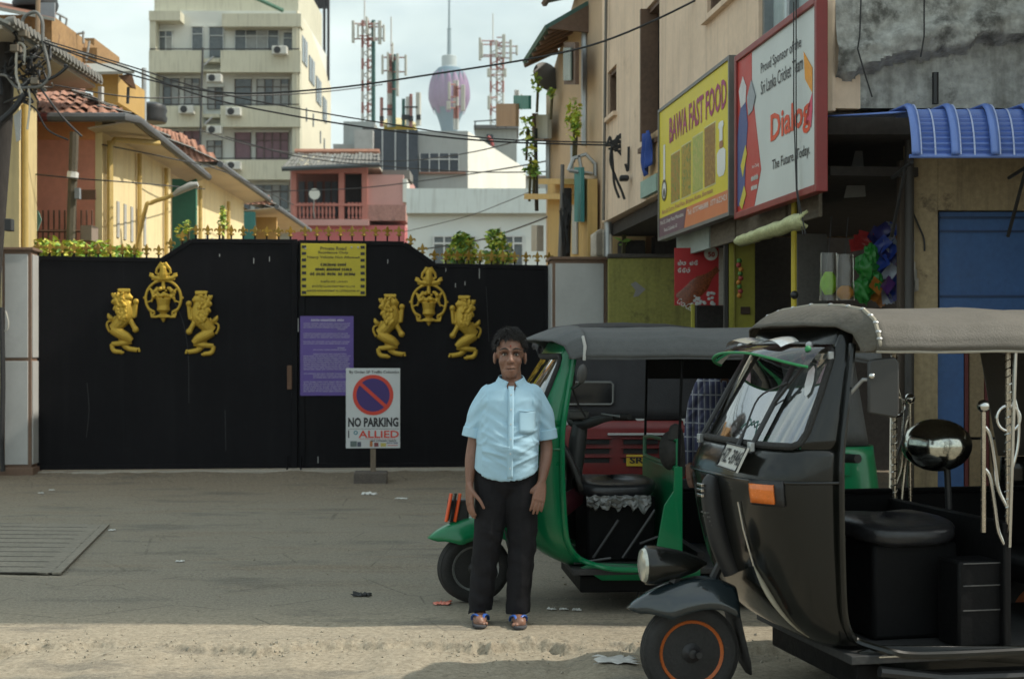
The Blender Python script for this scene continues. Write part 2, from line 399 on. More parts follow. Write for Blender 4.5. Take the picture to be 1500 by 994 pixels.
for s in (-1, 1):
    leaf2([(s*.006, .03), (s*.02, .05), (s*.032, .058), (s*.04, .05), (s*.042, .038), (s*.049, .05), (s*.046, .07), (s*.03, .076), (s*.016, .064)], .006)
    leaf2([(s*.004, .03), (s*.018, .026), (s*.03, .015), (s*.026, .008), (s*.012, .018)], .005)
FINM = FIN.mesh('finial', mat('dark_gold', (.30, .18, .02), .45, metal=.3, var=.4, vs=30), 40)
STEM = MB().box(-.010, .010, -.010, .010, 0, .080).mesh('spike', BLACKP)
def lion_mesh():
    k = .00139; b = MB()
    def q(cx, cy, y=0): return ((cx-240)*k, y, (600-cy)*k)
    def t(pts, r):
        A, B = crv([(*q(*p), v*k) for p, v in zip(pts, r)], 4); b.tube(A, B, 12)
    t([(160, 665, -.02), (215, 610, -.045), (262, 550, -.05), (270, 480, -.045), (250, 420, -.04)], [52, 58, 66, 62, 50])   # torso
    t([(245, 400, -.05), (285, 392, -.06), (322, 402, -.05)], [42, 34, 17])                     # head, snout
    t([(288, 372, -.06), (308, 380, -.065)], [22, 15]); t([(285, 418, -.05), (315, 424, -.05)], [16, 10])
    t([(160, 665, -.03), (215, 700, -.055), (270, 730, -.06), (312, 768, -.05)], [50, 48, 42, 30])     # front thigh
    t([(312, 768, -.045), (230, 785, -.045), (145, 792, -.03)], [27, 24, 20])
    t([(145, 792, -.03), (150, 830, -.03), (175, 856, -.03), (230, 860, -.035)], [20, 20, 22, 17])
    t([(225, 742, -.02), (250, 800, -.02), (290, 832, -.025), (360, 845, -.03)], [30, 28, 24, 22])
    for dx, dy in ((372, 835), (378, 852), (240, 866), (225, 872)): b.ball(q(dx, dy, -.035), 13*k)
    t([(305, 480, -.06), (335, 560, -.065), (348, 500, -.075), (352, 432, -.07)], [26, 22, 18, 20]); b.ball(q(352, 428, -.075), 27*k)
    t([(290, 560, -.06), (322, 620, -.07), (345, 660, -.07)], [26, 22, 24]); b.ball(q(350, 668, -.075), 29*k)
    t([(128, 690, -.01), (104, 640, -.015), (108, 605, -.02), (140, 590, -.02), (165, 575, -.02), (176, 550, -.02)], [13, 12, 10, 10, 10, 9])
    t([(165, 570, -.02), (140, 572, -.025), (122, 555, -.025), (112, 528, -.025)], [10, 20, 20, 6])
    rr = random.Random(3)
    for i in range(120):                                                                                   # mane locks
        a = rr.uniform(0, 1); cy = 360+a*230; wdt = 60 if a < .6 else 48
        cx = 205+a*50+rr.uniform(-wdt, wdt*.7)*(1 if a < .75 else .8)
        if cx > 258 and cy < 440: continue
        b.ball(q(cx, cy, -.10-rr.uniform(0, .035)), (13*k, 16*k, 22*k), 8, 6, Euler((0, rr.uniform(-.6, .9), 0)).to_matrix().to_4x4())
    for i in range(9): b.ball(q(200+i*12, 325, -.05), 9*k, 8, 6)
    t([(200, 338, -.045), (300, 338, -.045)], [14, 14]); t([(205, 322, -.04), (295, 322, -.04)], [8, 8])
    o = b.build('lion', GOLD, None, 80); md = o.modifiers.new('r', 'REMESH'); md.mode = 'VOXEL'; md.voxel_size = .0055; md.use_smooth_shade = True
    sm = o.modifiers.new('s', 'SMOOTH'); sm.iterations = 1; bake(o); me = o.data; bpy.data.objects.remove(o); return me
LION = lion_mesh()
def crest_mesh():
    k = .00139; b = MB()
    def q(cx, cy, y=-.03): return ((cx-590)*k, y, (390-cy)*k)
    b.tube([q(590+150*math.cos(a), 385+158*math.sin(a)) for a in [R(-90+i*10) for i in range(-14, 15)]], 13*k, 8)
    for s in (-1, 1):
        def c(pts, r): b.tube([q(590+s*x, y, -.035) for x, y in pts], [v*k for v in r], 8)
        c([(10, 80), (35, 110), (55, 130), (62, 165), (42, 182), (28, 168), (38, 158)], [22, 18, 13, 12, 10, 9, 8])
        c([(30, 215), (80, 205), (105, 190), (122, 185)], [22, 18, 14, 7]); c([(70, 205), (95, 175), (118, 165)], [10, 12, 6]); c([(0, 215), (50, 212), (100, 222)], [22, 18, 8])
        c([(118, 480), (78, 500), (74, 520), (92, 528), (105, 515)], [13, 12, 10, 9, 8]); c([(108, 512), (100, 545), (60, 545), (25, 530), (0, 545)], [9, 11, 12, 14, 18])
        c([(20, 375), (70, 360), (98, 330), (104, 300)], [18, 18, 14, 6]); c([(60, 365), (92, 385), (100, 420)], [15, 13, 6]); c([(85, 320), (130, 300)], [8, 8]); c([(90, 400), (140, 420)], [7, 8])
        b.ball(q(590+s*165, 380), 10*k)
    b.tube([q(590, 75, -.035), q(590, 120, -.04), q(590, 180, -.04), q(590, 225, -.035)], [5*k, 28*k, 36*k, 30*k], 8)
    b.lathe([(10*k, 0), (52*k, 6*k), (22*k, 30*k), (30*k, 45*k), (58*k, 70*k), (52*k, 110*k), (62*k, 160*k), (66*k, 168*k)], 12, Matrix.Translation(q(590, 555, -.03)))
    rr = random.Random(5)
    for i in range(34):
        a = rr.uniform(0, math.pi); rd = rr.uniform(10, 95); b.ball(q(590+rd*math.cos(a), 372-rd*.98*math.sin(a), -.035-rr.uniform(0, .03)), rr.uniform(12, 20)*k, 8, 6)
    b.tube([q(590, 545), q(590, 575), q(590, 592)], [26*k, 16*k, 4*k], 8); b.tube([q(590, 240), q(590, 300)], [14*k, 22*k], 8)
    o = b.build('crest', GOLD, None, 80); md = o.modifiers.new('r', 'REMESH'); md.mode = 'VOXEL'; md.voxel_size = .006; md.use_smooth_shade = True
    bake(o); me = o.data; bpy.data.objects.remove(o); return me
CREST = crest_mesh()
def gate_leaf(pxs, top, spikes, lions, crest, label):
    r = thing('gate_leaf', label, 'gate', G0, GA)
    poly = [(gu(pxs[0]), .05), (gu(pxs[1]), .05)]+[(gu(px), gz(px, py)) for px, py in reversed(top)]
    p = MB(); p.prism(poly, -.02, .02); p.build('panel', BLACKP, r, None)
    pts = [(gu(px), gz(px, py)) for px, py in top]
    for (a, b) in zip(pts[:-1], pts[1:]):
        MB().bar((a[0], 0, a[1]), (b[0], 0, b[1]), .06, .056).build('top_rail', BLACKP, r, None, bevel=.006)
    for px in pxs:
        s = 1 if px == pxs[0] else -1
        MB().box(gu(px), gu(px)+s*.075, -.034, .034, .052, gz(px, top[0 if s > 0 else -1][1])).build('stile', BLACKP, r, None, bevel=.006)
    for t_ in (.34, .67):
        px_ = pxs[0]+(pxs[1]-pxs[0])*t_; MB().box(gu(px_)-.004, gu(px_)+.004, -.0225, -.0195, .12, min(p_[1] for p_ in pts)-.05).build('weld_seam', BLACKP, r, None)
    for z_ in (.45, 1.9):
        xh = gu(pxs[0]) if pxs[0] < 100 else gu(pxs[1]); MB().tube([(xh, -.03, z_), (xh, -.03, z_+.14)], .022, 10).build('hinge', BLACKP, r)
    MB().box(gu(pxs[0])+.08, gu(pxs[1])-.08, -.03, .03, .05, .11).build('bottom_rail', BLACKP, r, None, bevel=.006)
    for px, tip in spikes:
        x = gu(px); z = gz(px, tip)-.178
        sp = link('spike', STEM, r); sp.location = (x, 0, z); f = link('finial', FINM, sp); f.location = (0, 0, .068)
        f.rotation_euler = (0, 0, rnd.uniform(-.5, .5)); f.scale = (1.3, 1.3, 1.15)
    for px, py, s in lions:
        l = link('lion', LION, r); l.location = (gu(px), -.012, gz(px, py)); l.scale = (s, .72, 1)
    c = link('crest', CREST, r); c.location = (gu(crest[0]), -.012, gz(*crest)); c.scale = (1, .75, 1)
    return r
sl_l = [(55.5+i*17.7, 357+i*.35) for i in range(11)]+[(250, 351), (267, 340)]+[(287+i*17.3, 331+i*.35) for i in range(9)]
gl = gate_leaf((49, 436), [(49, 378), (237, 381), (281, 353), (436, 354)], sl_l, [(181, 471, 1), (297, 474, -1)], (240, 438),
               'black sheet metal gate leaf with gold lions, next to the utility pole')
sl_r = [(447+i*17.2, 333) for i in range(9)]+[(601.6, 346), (619, 359)]+[(636+i*16.8, 368+i*.3) for i in range(11)]
gr = gate_leaf((438, 806), [(438, 355), (592, 357), (638, 389), (806, 392)], sl_r, [(570, 478, 1), (681, 480, -1)], (628, 444),
               'black sheet metal gate leaf with gold lions, carrying yellow and purple notices')
MB().box(gu(430), gu(445), .03, .06, .05, gz(437, 352)).build('gap_light_stop', BLACKP, gl, None)  # strip added behind the leaves so no light shows through the gap
for px in (421, 441):
    MB().tube([(gu(px), -.05, .2), (gu(px), -.05, -.03)], .011, 8).build('drop_bolt', BLACKP, gl if px < 436 else gr)
MB().box(gu(421), gu(428), -.06, -.02, gz(424, 570), gz(424, 535)).build('latch', RUST, gl, None, bevel=.006)
# drips of pale paint below the spikes
SCR = mat('scratch', (.05, .05, .052), .7)
for sp_ in ([(250, 430), (268, 470), (276, 520), (277, 590)], [(128, 560), (131, 600), (127, 640)], [(330, 600), (331, 660)], [(712, 420), (716, 500)]):
    A, B = crv([(gu(x), -.0215, gz(x, y), .003) for x, y in sp_], 6); MB().tube(A, B, 5).build('scratch', SCR, gl if sp_[0][0] < 437 else gr)
DRIP = mat('paint_drip', (.5, .5, .48), .6)
for px, a, b in ((372, 378, 386), (395, 376, 383), (653, 392, 398), (702, 393, 408), (667, 415, 421), (466, 668, 690), (437, 466, 486), (568, 380, 386), (322, 372, 376), (681, 412, 418)):
    MB().box(gu(px)-.004, gu(px)+.004, -.0235, -.0225, gz(px, b), gz(px, a)).build('paint_drip', DRIP, gl if px < 437 else gr, None)

# ---- notices on the gate
YEL = mat('notice_yellow', (.56, .46, .03), .55, var=.14, vs=4, spots=((.55, .5, .3), .08, 4)); PURP = mat('notice_purple', (.115, .07, .30), .5, var=.15, vs=4)
def strokes(parent, words, x0, x1, z0, z1, m, seed, th=.1, y=-.004, name='lettering'):
    """round Sinhala style lettering drawn as short curled strokes"""
    rr = random.Random(seed); b = MB(); n = sum(words)+len(words)*.6; wd = (x1-x0)/n; h = z1-z0; x = x0
    SH = [[(.75, .2), (.5, .02), (.2, .2), (.15, .55), (.45, .75), (.6, .5), (.45, .4)], [(.15, .7), (.1, .25), (.4, .02), (.75, .2), (.8, .6), (.55, .7), (.5, .45)],
          [(.1, .1), (.4, .0), (.55, .35), (.25, .6), (.5, .8), (.85, .6), (.8, .1)], [(.2, .35), (.4, .2), (.5, .45), (.25, .6), (.1, .3), (.3, 0), (.75, .1), (.85, .55), (.6, .8)],
          [(.1, .5), (.3, .1), (.45, .5), (.6, .1), (.8, .5), (.7, .75), (.4, .7)], [(.8, .75), (.4, .8), (.15, .5), (.3, .1), (.65, .05), (.75, .35), (.5, .45)]]
    for wl in words:
        for i in range(wl):
            s = SH[rr.randrange(len(SH))]; pts = [(x+p[0]*wd, y, z0+p[1]*h) for p in s]
            for a, c in zip(pts[:-1], pts[1:]):
                v = Vector(c)-Vector(a); t = Vector((-v.z, 0, v.x)).normalized()*h*th*.5; e = v.normalized()*h*th*.3
                b.add([Vector(a)-t-e, Vector(c)-t+e, Vector(c)+t+e, Vector(a)+t-e], [(0, 1, 2, 3)])
            if rr.random() < .4:
                cx = x+wd*.4; b.add([(cx, y, z0+h*.92), (cx+wd*.45, y, z0+h*.98), (cx+wd*.45, y, z0+h*1.08), (cx, y, z0+h*1.03)], [(0, 1, 2, 3)])
            x += wd
        x += wd*.6
    o = b.build(name, m, parent, None); o['kind'] = 'stuff'; return o
def T(parent, body, x0, x1, z0, z1, m, **k):
    o = text(parent, body, x0, x1, z0, z1, m, **k)
    if o: o['kind'] = 'stuff'
    return o
d0 = 17.0+gu(441)*gs
r = thing('notice_board', 'yellow private road notice with black dashed edges on the black gate', 'notice', G0+Vector((gu(441)*gc, gu(441)*gs, gz(441, 433)))+Vector((gs, -gc, 0))*.045, GA)
W, H = gu(536)-gu(441), gz(488, 357)-gz(488, 433)
MB().box(0, W, 0, .012, 0, H).build('board', YEL, r, None, bevel=.003)
for i in range(8):
    z = H*(.03+i*.125)
    for x in (.012, W-.065): MB().box(x, x+.052, -.0035, -.002, z, z+.036).build('dash', INK, r, None)
for body, z0, z1, a, b in (('Private Road', .875, .94, .30, .70), ('Residence Only', .79, .855, .27, .73), ('Heavy Vehicle Not Allowed', .70, .765, .10, .90)):
    T(r, body, W*a, W*b, H*z0, H*z1, INK, bold=.012)
strokes(r, (7, 4), W*.30, W*.72, H*.57, H*.63, INK, 2, .2); strokes(r, (5, 7, 5), W*.22, W*.80, H*.48, H*.54, INK, 3, .2); strokes(r, (2, 4, 4, 2, 5), W*.14, W*.86, H*.39, H*.45, INK, 4, .2)
T(r, 'தனியார் பாதை', W*.30, W*.72, H*.235, H*.30, INK, bold=.012); T(r, 'குடியிருப்பாளர்களுக்கு மட்டும்', W*.17, W*.83, H*.15, H*.21, INK, bold=.012)
T(r, 'கனரக வாகனங்கள் உட்செல்லத்தடை', W*.09, W*.91, H*.06, H*.125, INK, bold=.012)
for x, z in ((.07, .9), (.78, .93), (.88, .93)): MB().lathe([(.012, 0), (.012, .004), (.006, .008)], 10, Matrix.Translation((W*x, -.002, H*z)) @ Matrix.Rotation(R(90), 4, 'X')).build('bolt', STEEL, r)
r = thing('notice_board', 'purple notice sheet with dense white printed text on the black gate', 'notice', G0+Vector((gu(440)*gc, gu(440)*gs, gz(440, 579)))+Vector((gs, -gc, 0))*.04, GA)
W, H = gu(518)-gu(440), gz(480, 463)-gz(480, 579)
MB().box(0, W, 0, .006, 0, H).build('sheet', PURP, r, None)
LAV = mat('lavender_print', (.50, .46, .62), .5, var=.05)
strokes(r, (5, 9, 4), W*.2, W*.84, H*.935, H*.965, LAV, 5, .26)
z = .9; i = 0
rr = random.Random(11)
while z > .03:
    if i in (4, 7, 9, 11, 20, 23, 29, 32): z -= .03
    a, b = (.06, .96)
    if i in (10, 11, 21, 22): a, b = .24, .9
    if i in (3, 9): a, b = .7, .9
    n = int((b-a)*44); ws = []
    while n > 0: k = rr.randint(3, 8); ws.append(k); n -= k
    strokes(r, ws, W*a, W*(b-rr.uniform(0, .06)), H*z, H*(z+.013), LAV, 100+i, .22, y=-.003); z -= .024; i += 1

# ---- pillars
TILE = mat('pillar_white_tile', (.50, .50, .485), .35, var=.12, vs=2, spots=((.38, .36, .32), .12, 3)); GROUT = mat('pillar_brown_trim', (.20, .125, .085), .7, var=.25, vs=3)
def pillar(px0, px1, dfr, pytop, label, rows, dpt=.5):
    x0, x1 = X(px0, dfr), X(px1, dfr); zt = Z(pytop, dfr); w = x1-x0
    r = thing('gate_pillar', label, 'pillar', ((x0+x1)/2, dfr, 0), GA)
    MB().box(-w/2+.012, w/2-.012, .012, dpt, -.05, zt-.03).build('core', GROUT, r, None)
    z0 = .12; hs = (zt-.06-z0)/rows
    for i in range(rows):
        za, zb = z0+i*hs+.02, z0+(i+1)*hs-.02
        MB().box(-w/2+.045, w/2-.045, -.004, .02, za, zb).build('tile', TILE, r, None, bevel=.004)
        MB().box(w/2-.02, w/2+.004, .05, dpt-.05, za, zb).build('tile', TILE, r, None, bevel=.004)
        MB().box(-w/2-.004, -w/2+.02, .05, dpt-.05, za, zb).build('tile', TILE, r, None, bevel=.004)
    MB().box(-w/2-.02, w/2+.02, -.02, dpt+.02, zt-.035, zt).build('cap', GROUT, r, None, bevel=.006)
    MB().box(-w/2-.015, w/2+.015, -.015, dpt+.01, -.05, .10).build('plinth', GROUT, r, None, bevel=.006)
    return r
pl = pillar(2, 46, 16.65, 362, 'white tiled gate pillar with brown joints beside the dark utility pole', 2, .42)
pr = pillar(808, 890, 17.2, 376, 'wide white tiled gate pillar with brown frame beside the green wall', 1)

# ---- no parking sign
WB = mat('sign_white', (.58, .60, .60), .45, var=.06, vs=3); RED = mat('sign_red', (.62, .055, .03), .5, var=.1); BLUE = mat('sign_blue', (.05, .025, .16), .5, var=.1)
dn = 15.9; xs0, xs1 = X(507, dn), X(586, dn)
r = thing('no_parking_sign', 'white standing no parking sign on a wooden post with concrete foot', 'sign', ((xs0+xs1)/2, dn, 0), R(4))
W = xs1-xs0; zb, zt = Z(656, dn), Z(539, dn); H = zt-zb; cx = 0
bd = MB().box(-W/2, W/2, -.008, .008, zb, zt).build('board', WB, r, None, bevel=.003)
MB().box(-.03, .03, .01, .05, .1, zt-.1).build('post', WOOD, r, None, bevel=.004)
MB().box(-.21, .16, -.14, .2, -.03, .12).build('foot', mat('block_concrete', (.12, .10, .085), .9, var=.35, vs=6, bump=.5, bs=30), r, None, bevel=.015)
cz = zb+H*.665; rad = W*.375
def disc(b, c, r0, r1, y, n=40):
    v = []; f = []
    for i in range(n):
        a = 2*math.pi*i/n; v += [(c[0]+r0*math.cos(a), y, c[1]+r0*math.sin(a)), (c[0]+r1*math.cos(a), y, c[1]+r1*math.sin(a))]
    for i in range(n): j = (i+1) % n; f.append((2*i, 2*i+1, 2*j+1, 2*j))
    if r0 == 0: v = [(c[0]+r1*math.cos(2*math.pi*i/n), y, c[1]+r1*math.sin(2*math.pi*i/n)) for i in range(n)]; f = [tuple(range(n))]
    return b.add(v, f)
disc(MB(), (0, cz), 0, rad*.86, -.0095).build('blue_disc', BLUE, r, None); disc(MB(), (0, cz), rad*.82, rad, -.011).build('red_ring', RED, r, None)
MB().box(-rad*.84, rad*.84, -.0125, -.0115, -rad*.085, rad*.085, Matrix.Translation((0, 0, cz)) @ Matrix.Rotation(R(42), 4, 'Y')).build('red_bar', RED, r, None)
T(r, 'By Order SP Traffic Colombo', -W*.44, W*.48, zt-H*.075, zt-H*.03, INK, y=-.0105, bold=.015)
T(r, 'NO PARKING', -W*.46, W*.47, zb+H*.265, zb+H*.385, INK, y=-.0105, bold=.04)
T(r, 'ALLIED', -W*.27, W*.48, zb+H*.13, zb+H*.22, RED, y=-.0105, bold=.02)
MB().box(-W*.47, W*.48, -.0105, -.0095, zb+H*.24, zb+H*.244).build('rule', INK, r, None)
MB().box(-W*.46, -W*.44, -.0105, -.0095, zb+H*.13, zb+H*.225).build('small_print_bar', INK, r, None)
disc(MB(), (-W*.32, zb+H*.195), W*.02, W*.04, -.0105, 16).build('small_ring', mat('sign_teal', (.1, .25, .3), .5), r, None)
for i, (x, w_, h_, c) in enumerate(((-.42, .12, .06, (.12, .16, .15)), (-.29, .07, .05, (.08, .09, .12)), (-.06, .05, .06, (.45, .16, .04)), (.02, .08, .04, (.22, .05, .05)), (.14, .1, .035, (.5, .42, .1)))):
    MB().box(W*x, W*(x+w_), -.0105, -.0095, zb+H*.02, zb+H*(.03+h_)).build('product_picture', mat('product_%d' % i, c, .5, var=.6, vs=40), r, None)
strokes(r, (3, 7, 5), -.05*W, W*.45, zb+H*.085, zb+H*.105, INK, 8, .2, y=-.0105); strokes(r, (6, 5), W*.25, W*.47, zb+H*.06, zb+H*.075, BLUE, 9, .2, y=-.0105)
strokes(r, (7,), W*.27, W*.47, zb+H*.03, zb+H*.043, RED, 10, .25, y=-.0105); strokes(r, (9, 6), -.25*W, W*.45, zb+H*.112, zb+H*.122, RED, 12, .22, y=-.0105)

# ---- litter
PAPER = mat('litter_paper', (.68, .67, .63), .8, var=.15)
def litter(px, py, s, m, label, cat, flat=.25):
    d = CAMH*FPX/(py-HY); x = X(px, d); rr = random.Random(int(px*7+py)); b = MB()
    def f(u, v):
        a = u*2-1; c = v*2-1
        return (x+a*s*(1+.3*math.sin(9*c+px)), d+c*s*.8*(1+.25*math.cos(7*a)), ground_z(x, d)+.004+s*flat*(abs(fbm((a*2+px, c*2, 0), 3))+.15*(1-max(abs(a), abs(c)))))
    b.grid(f, 9, 9); o = b.build('paper_scrap' if m is PAPER else 'rubbish_scrap', m, None, 30, solid=.001); return tag(o, label, cat, 'litter on the ground')
litter(541, 724, .07, PAPER, 'crumpled white paper scrap near the no parking sign foot', 'litter', .5)
litter(588, 730, .055, PAPER, 'flat white paper scrap between the no parking sign and the green fender', 'litter')
litter(903, 961, .09, mat('litter_plastic', (.55, .53, .5), .5, var=.2), 'thin pale plastic bag in the sunlit dust by the black front wheel', 'litter', .2)
litter(648, 884, .045, mat('litter_pink', (.75, .24, .17), .6), 'pink wrapper beside the silver rimmed front wheel', 'litter', .5)
litter(530, 872, .05, mat('litter_black', (.02, .02, .02), .6), 'black rag scrap on the bare grey asphalt', 'litter', .5)
for px, py in ((808, 893), (826, 893), (845, 894)): litter(px, py, .022, PAPER, 'small white paper crumb on the ground under the green three wheeler', 'litter', .8)
for px, py in ((76, 718), (60, 722), (164, 777), (264, 822)): litter(px, py, .026, PAPER, 'small pale scrap on the ground between the drain cover and the gate', 'litter', .6)
# ================================================================ three wheelers
VINYL = mat('black_vinyl', (.004, .004, .0045), .6, spec=.15, var=.3, vs=5, bump=.25, bs=35)
FLOORM = mat('worn_floor', (.03, .03, .03), .7, var=.4, vs=5)
GLASS = glass_mat('windscreen', (.62, .70, .70), .26); LENS = mat('headlamp_lens', (.55, .55, .48), .12, metal=.55, var=.25, vs=40)
AMBER = mat('amber_lens', (.72, .17, .02), .25, var=.2, vs=30, coat=.5); VISOR = glass_mat('tinted_visor', (.55, .36, .38), .05)
F_ = [(.27, .47), (.33, .36), (.42, .27), (.55, .20), (.70, .155), (.85, .125), (.98, .115), (1.08, .17), (1.3, .30), (1.5, .42), (1.58, .47)]
W_ = [(.27, .38), (.33, .44), (.42, .485), (.55, .51), (.70, .52), (.85, .525), (1.0, .525), (1.08, .52), (1.3, .50), (1.5, .47), (1.58, .45)]
D_ = [(.27, .62), (.33, .53), (.42, .475), (.55, .455), (.70, .445), (.85, .44), (1.0, .44), (1.08, .445), (1.3, .48), (1.5, .515), (1.58, .53)]
def cs(phi, z, off=0):
    """point on the cowl: phi -90 (near door edge) .. 90 (far door edge)"""
    f, w_, d = spl(F_, z)-off, spl(W_, z)+off, spl(D_, z); e = 2/3.3
    s_, c_ = math.sin(R(phi)), max(0, math.cos(R(phi)))
    return Vector((d-(d-f)*c_**e, w_*math.copysign(abs(s_)**e, s_), z))
def patch(b, p0, p1, z0, z1, n=20, m=12, off=0):
    return b.grid(lambda u, v: cs(p0+(p1-p0)*u, z0+(z1-z0)*v, off), n, m)
def rail(b, p0, p1, z, r, off=0, n=30): return b.tube([cs(p0+(p1-p0)*i/n, z, off) for i in range(n+1)], r, 8)
TYRE = [(.128, -.030), (.150, -.044), (.180, -.048), (.198, -.038), (.205, -.02), (.205, .02), (.198, .038), (.180, .048), (.150, .044), (.128, .030)]
RIM = [(.030, -.030), (.034, -.012), (.090, -.010), (.104, -.014), (.112, -.026), (.130, -.036), (.137, -.042), (.140, -.036), (.134, .036), (.05, .03)]
YM = Matrix.Rotation(R(-90), 4, 'X')
def wheel(root, loc, rimm, steer=0, name='wheel'):
    b = MB(); b.lathe(TYRE, 40, YM)
    for y in (-.024, 0, .024):                             # tread ribs
        b.lathe([(.2045, y-.009), (.2075, y-.007), (.2075, y+.007), (.2045, y+.009)], 40, YM)
    o = b.build(name, RUBBER, root); o.location = loc; o.rotation_euler = (0, 0, steer)
    rb = MB(); rb.lathe(RIM, 32, Matrix.Rotation(R(90), 4, 'X') @ Matrix.Rotation(R(180), 4, 'X') if False else YM @ Matrix.Rotation(0, 4, 'Z'))
    rr = rb.build('rim', rimm, o)
    h = MB(); h.lathe([(.001, -.062), (.018, -.060), (.026, -.045), (.042, -.036), (.045, -.02)], 16, YM); h.build('hub', BLACK, o)
    for i in range(4):
        a = 2*math.pi*i/4+.4; MB().lathe([(.009, -.028), (.009, -.016)], 6, Matrix.Translation((.066*math.cos(a), 0, .066*math.sin(a))) @ YM).build('nut', STEEL, o)
    return o
def tuk(label, loc, yaw, C):
    r = thing('auto_rickshaw', label, 'three wheeler', loc, yaw)
    paint, canvas, trim = C['paint'], C['canvas'], C['trim']; xp, xr = C.get('xp', 1.2), C.get('rear', 2.25)
    dark = C.get('dark', VINYL)
    st = C.get('steer', 0)
    wheel(r, (0, 0, .205), C['rim'], st, 'front_wheel')
    for s in (-1, 1): wheel(r, (xr-.36, s*.52, .205), C['rim'], 0 if s < 0 else math.pi, 'rear_wheel')
    # front mudguard turns with the wheel
    fx = [(-.27, .395), (-.22, .435), (-.12, .485), (0, .515), (.1, .515), (.19, .48)]
    def fen(u, v):
        x = -.27+.46*u; a = (v*2-1); wd = .105*min(1, .25+u*2.4)**.8; dz = .12*min(1, .15+u*3)
        return Vector((x+.05*abs(a)**4*(1-u), a*wd, spl(fx, x)-dz*abs(a)**3.2))
    fo = MB().grid(fen, 24, 21).build('mudguard', C.get('fender', paint), r, 60, solid=.006); fo.rotation_euler = (0, 0, st)
    b = MB(); b.lathe([(.001, .004), (.05, .002), (.068, -.004), (.074, -.016)], 28, Matrix.Rotation(R(-90), 4, 'Y')); 
    fork = MB(); fork.tube([(.0, .075, .205), (.05, .08, .38), (.12, .03, .52), (.2, 0, .7)], .02, 8)
    fork.tube([(.02, -.085, .205), (.02, .085, .205)], .014, 8); fork.build('fork', BLACK, r).rotation_euler = (0, 0, st)
    if C.get('headlamp', True):
        hl = MB(); hl.lathe([(.076, -.012), (.082, -.006), (.083, .02), (.082, .035), (.078, .05), (.062, .13), (.036, .21), (.006, .26)], 28, Matrix.Translation((-.185, 0, .575)) @ Matrix.Rotation(R(90), 4, 'Y'))
        h = hl.build('headlamp', C.get('pod', paint), r); h.rotation_euler = (0, 0, st*.5)
        le = MB(); le.lathe([(.074, 0), (.066, -.014), (.04, -.022), (.001, -.025)], 24, Matrix.Translation((-.195, 0, .575)) @ Matrix.Rotation(R(90), 4, 'Y')); le.build('lens', LENS, h)
        MB().tube([(-.08, 0, .5), (-.05, 0, .56)], .03, 8).build('lamp_bracket', BLACK, r)
    # mud flap
    MB().add([(.17, -.09, .44), (.17, .09, .44), (.24, .085, .16), (.24, -.085, .16), (.265, -.03, .1), (.265, .03, .1)], [(0, 1, 2, 3), (3, 2, 5, 4)]).build('mud_flap', RUBBER, r, solid=.008)
    # cowl
    patch(MB(), -90, 90, .27, 1.085, 49, 30).build('cowl', paint, r, 70, solid=.012)
    # inner face of the cowl and the dash
    patch(MB(), -84, 84, .29, 1.06, 25, 10, -.03).build('cowl_lining', dark, r, 70)
    MB().slab([tuple(cs(-88+8*i, 1.05, -.035)[:2]) for i in range(23)], 1.03, 1.05).build('dash', dark, r)
    rail(MB(), -90, 90, .955, .007, .009).build('belt_trim', trim, r)
    # windscreen: pillars, header, glass, gasket, two bars
    for s in (-1, 1):
        patch(MB(), s*66, s*90, 1.085, 1.57, 8, 14).build('windscreen_pillar', C.get('pillar', paint), r, 70, solid=.014)
    patch(MB(), -66, 66, 1.485, 1.57, 30, 5).build('header', C.get('pillar', paint), r, 70, solid=.014)
    patch(MB(), -67, 67, 1.09, 1.49, 41, 12, -.004).build('windscreen', GLASS, r, 70)
    brd = []
    for i in range(25): brd.append((-58+116*i/24, 1.095))
    brd += [(64, 1.11), (67, 1.15), (67.5, 1.3), (67, 1.43), (64, 1.47)]
    for i in range(25): brd.append((58-116*i/24, 1.485))
    brd += [(-64, 1.47), (-67, 1.43), (-67.5, 1.3), (-67, 1.15), (-64, 1.11)]
    MB().tube([cs(p, z, .006) for p, z in brd], .015, 8, closed=True).build('gasket', RUBBER, r)
    if C.get('bars', True):
        for p in (-21, 27):
            bo = MB().tube([cs(p, 1.07+.42*i/10, .022) for i in range(11)], .0115, 8).build('screen_bar', BLACK, r)
            q = cs(p, 1.085, .025); MB().box(-.012, .012, -.016, .016, -.02, .02, Matrix.Translation(q)).build('clip', STEEL, bo, bevel=.004)
    # floor, sills, side panel
    MB().box(.5, xr-.05, -.5, .5, .23, .265).build('floor', FLOORM, r, bevel=.004)
    for s in (-1, 1):
        pts = [cs(s*90, z, .006) for z in (1.5, 1.3, 1.08, .95, .8, .65, .5, .42, .36, .31)]
        pts += [Vector((.64, s*.515, .285)), Vector((.74, s*.525, .265)), Vector((.95, s*.53, .26)), Vector((xp+.05, s*.53, .26))]
        A, B = crv([(*p, .016) for p in pts], 4)
        MB().tube(A, B, 8).build('door_edge', C.get('edge', paint), r)
        MB().add([(.62, s*.49, .30), (xp+.1, s*.515, .275), (xp+.1, s*.515, .20), (.66, s*.49, .20), (.55, s*.45, .27)], [(0, 1, 2, 3, 4)]).build('sill', C.get('edge', paint), r, solid=.02)
    MB().box(.55, xr-.2, -.44, .44, .12, .22).build('underframe', dark, r, bevel=.01)
    # right hand side panel and grab rail
    MB().box(.50, xr-.3, .50, .525, .265, C.get('sideh', .72)).build('side_panel', C.get('side', dark), r, bevel=.006)
    MB().tube([(.50, .515, C.get('sideh', .72)+.012), (xr-.3, .515, C.get('sideh', .72)+.012)], .014, 8).build('side_rail', dark, r)
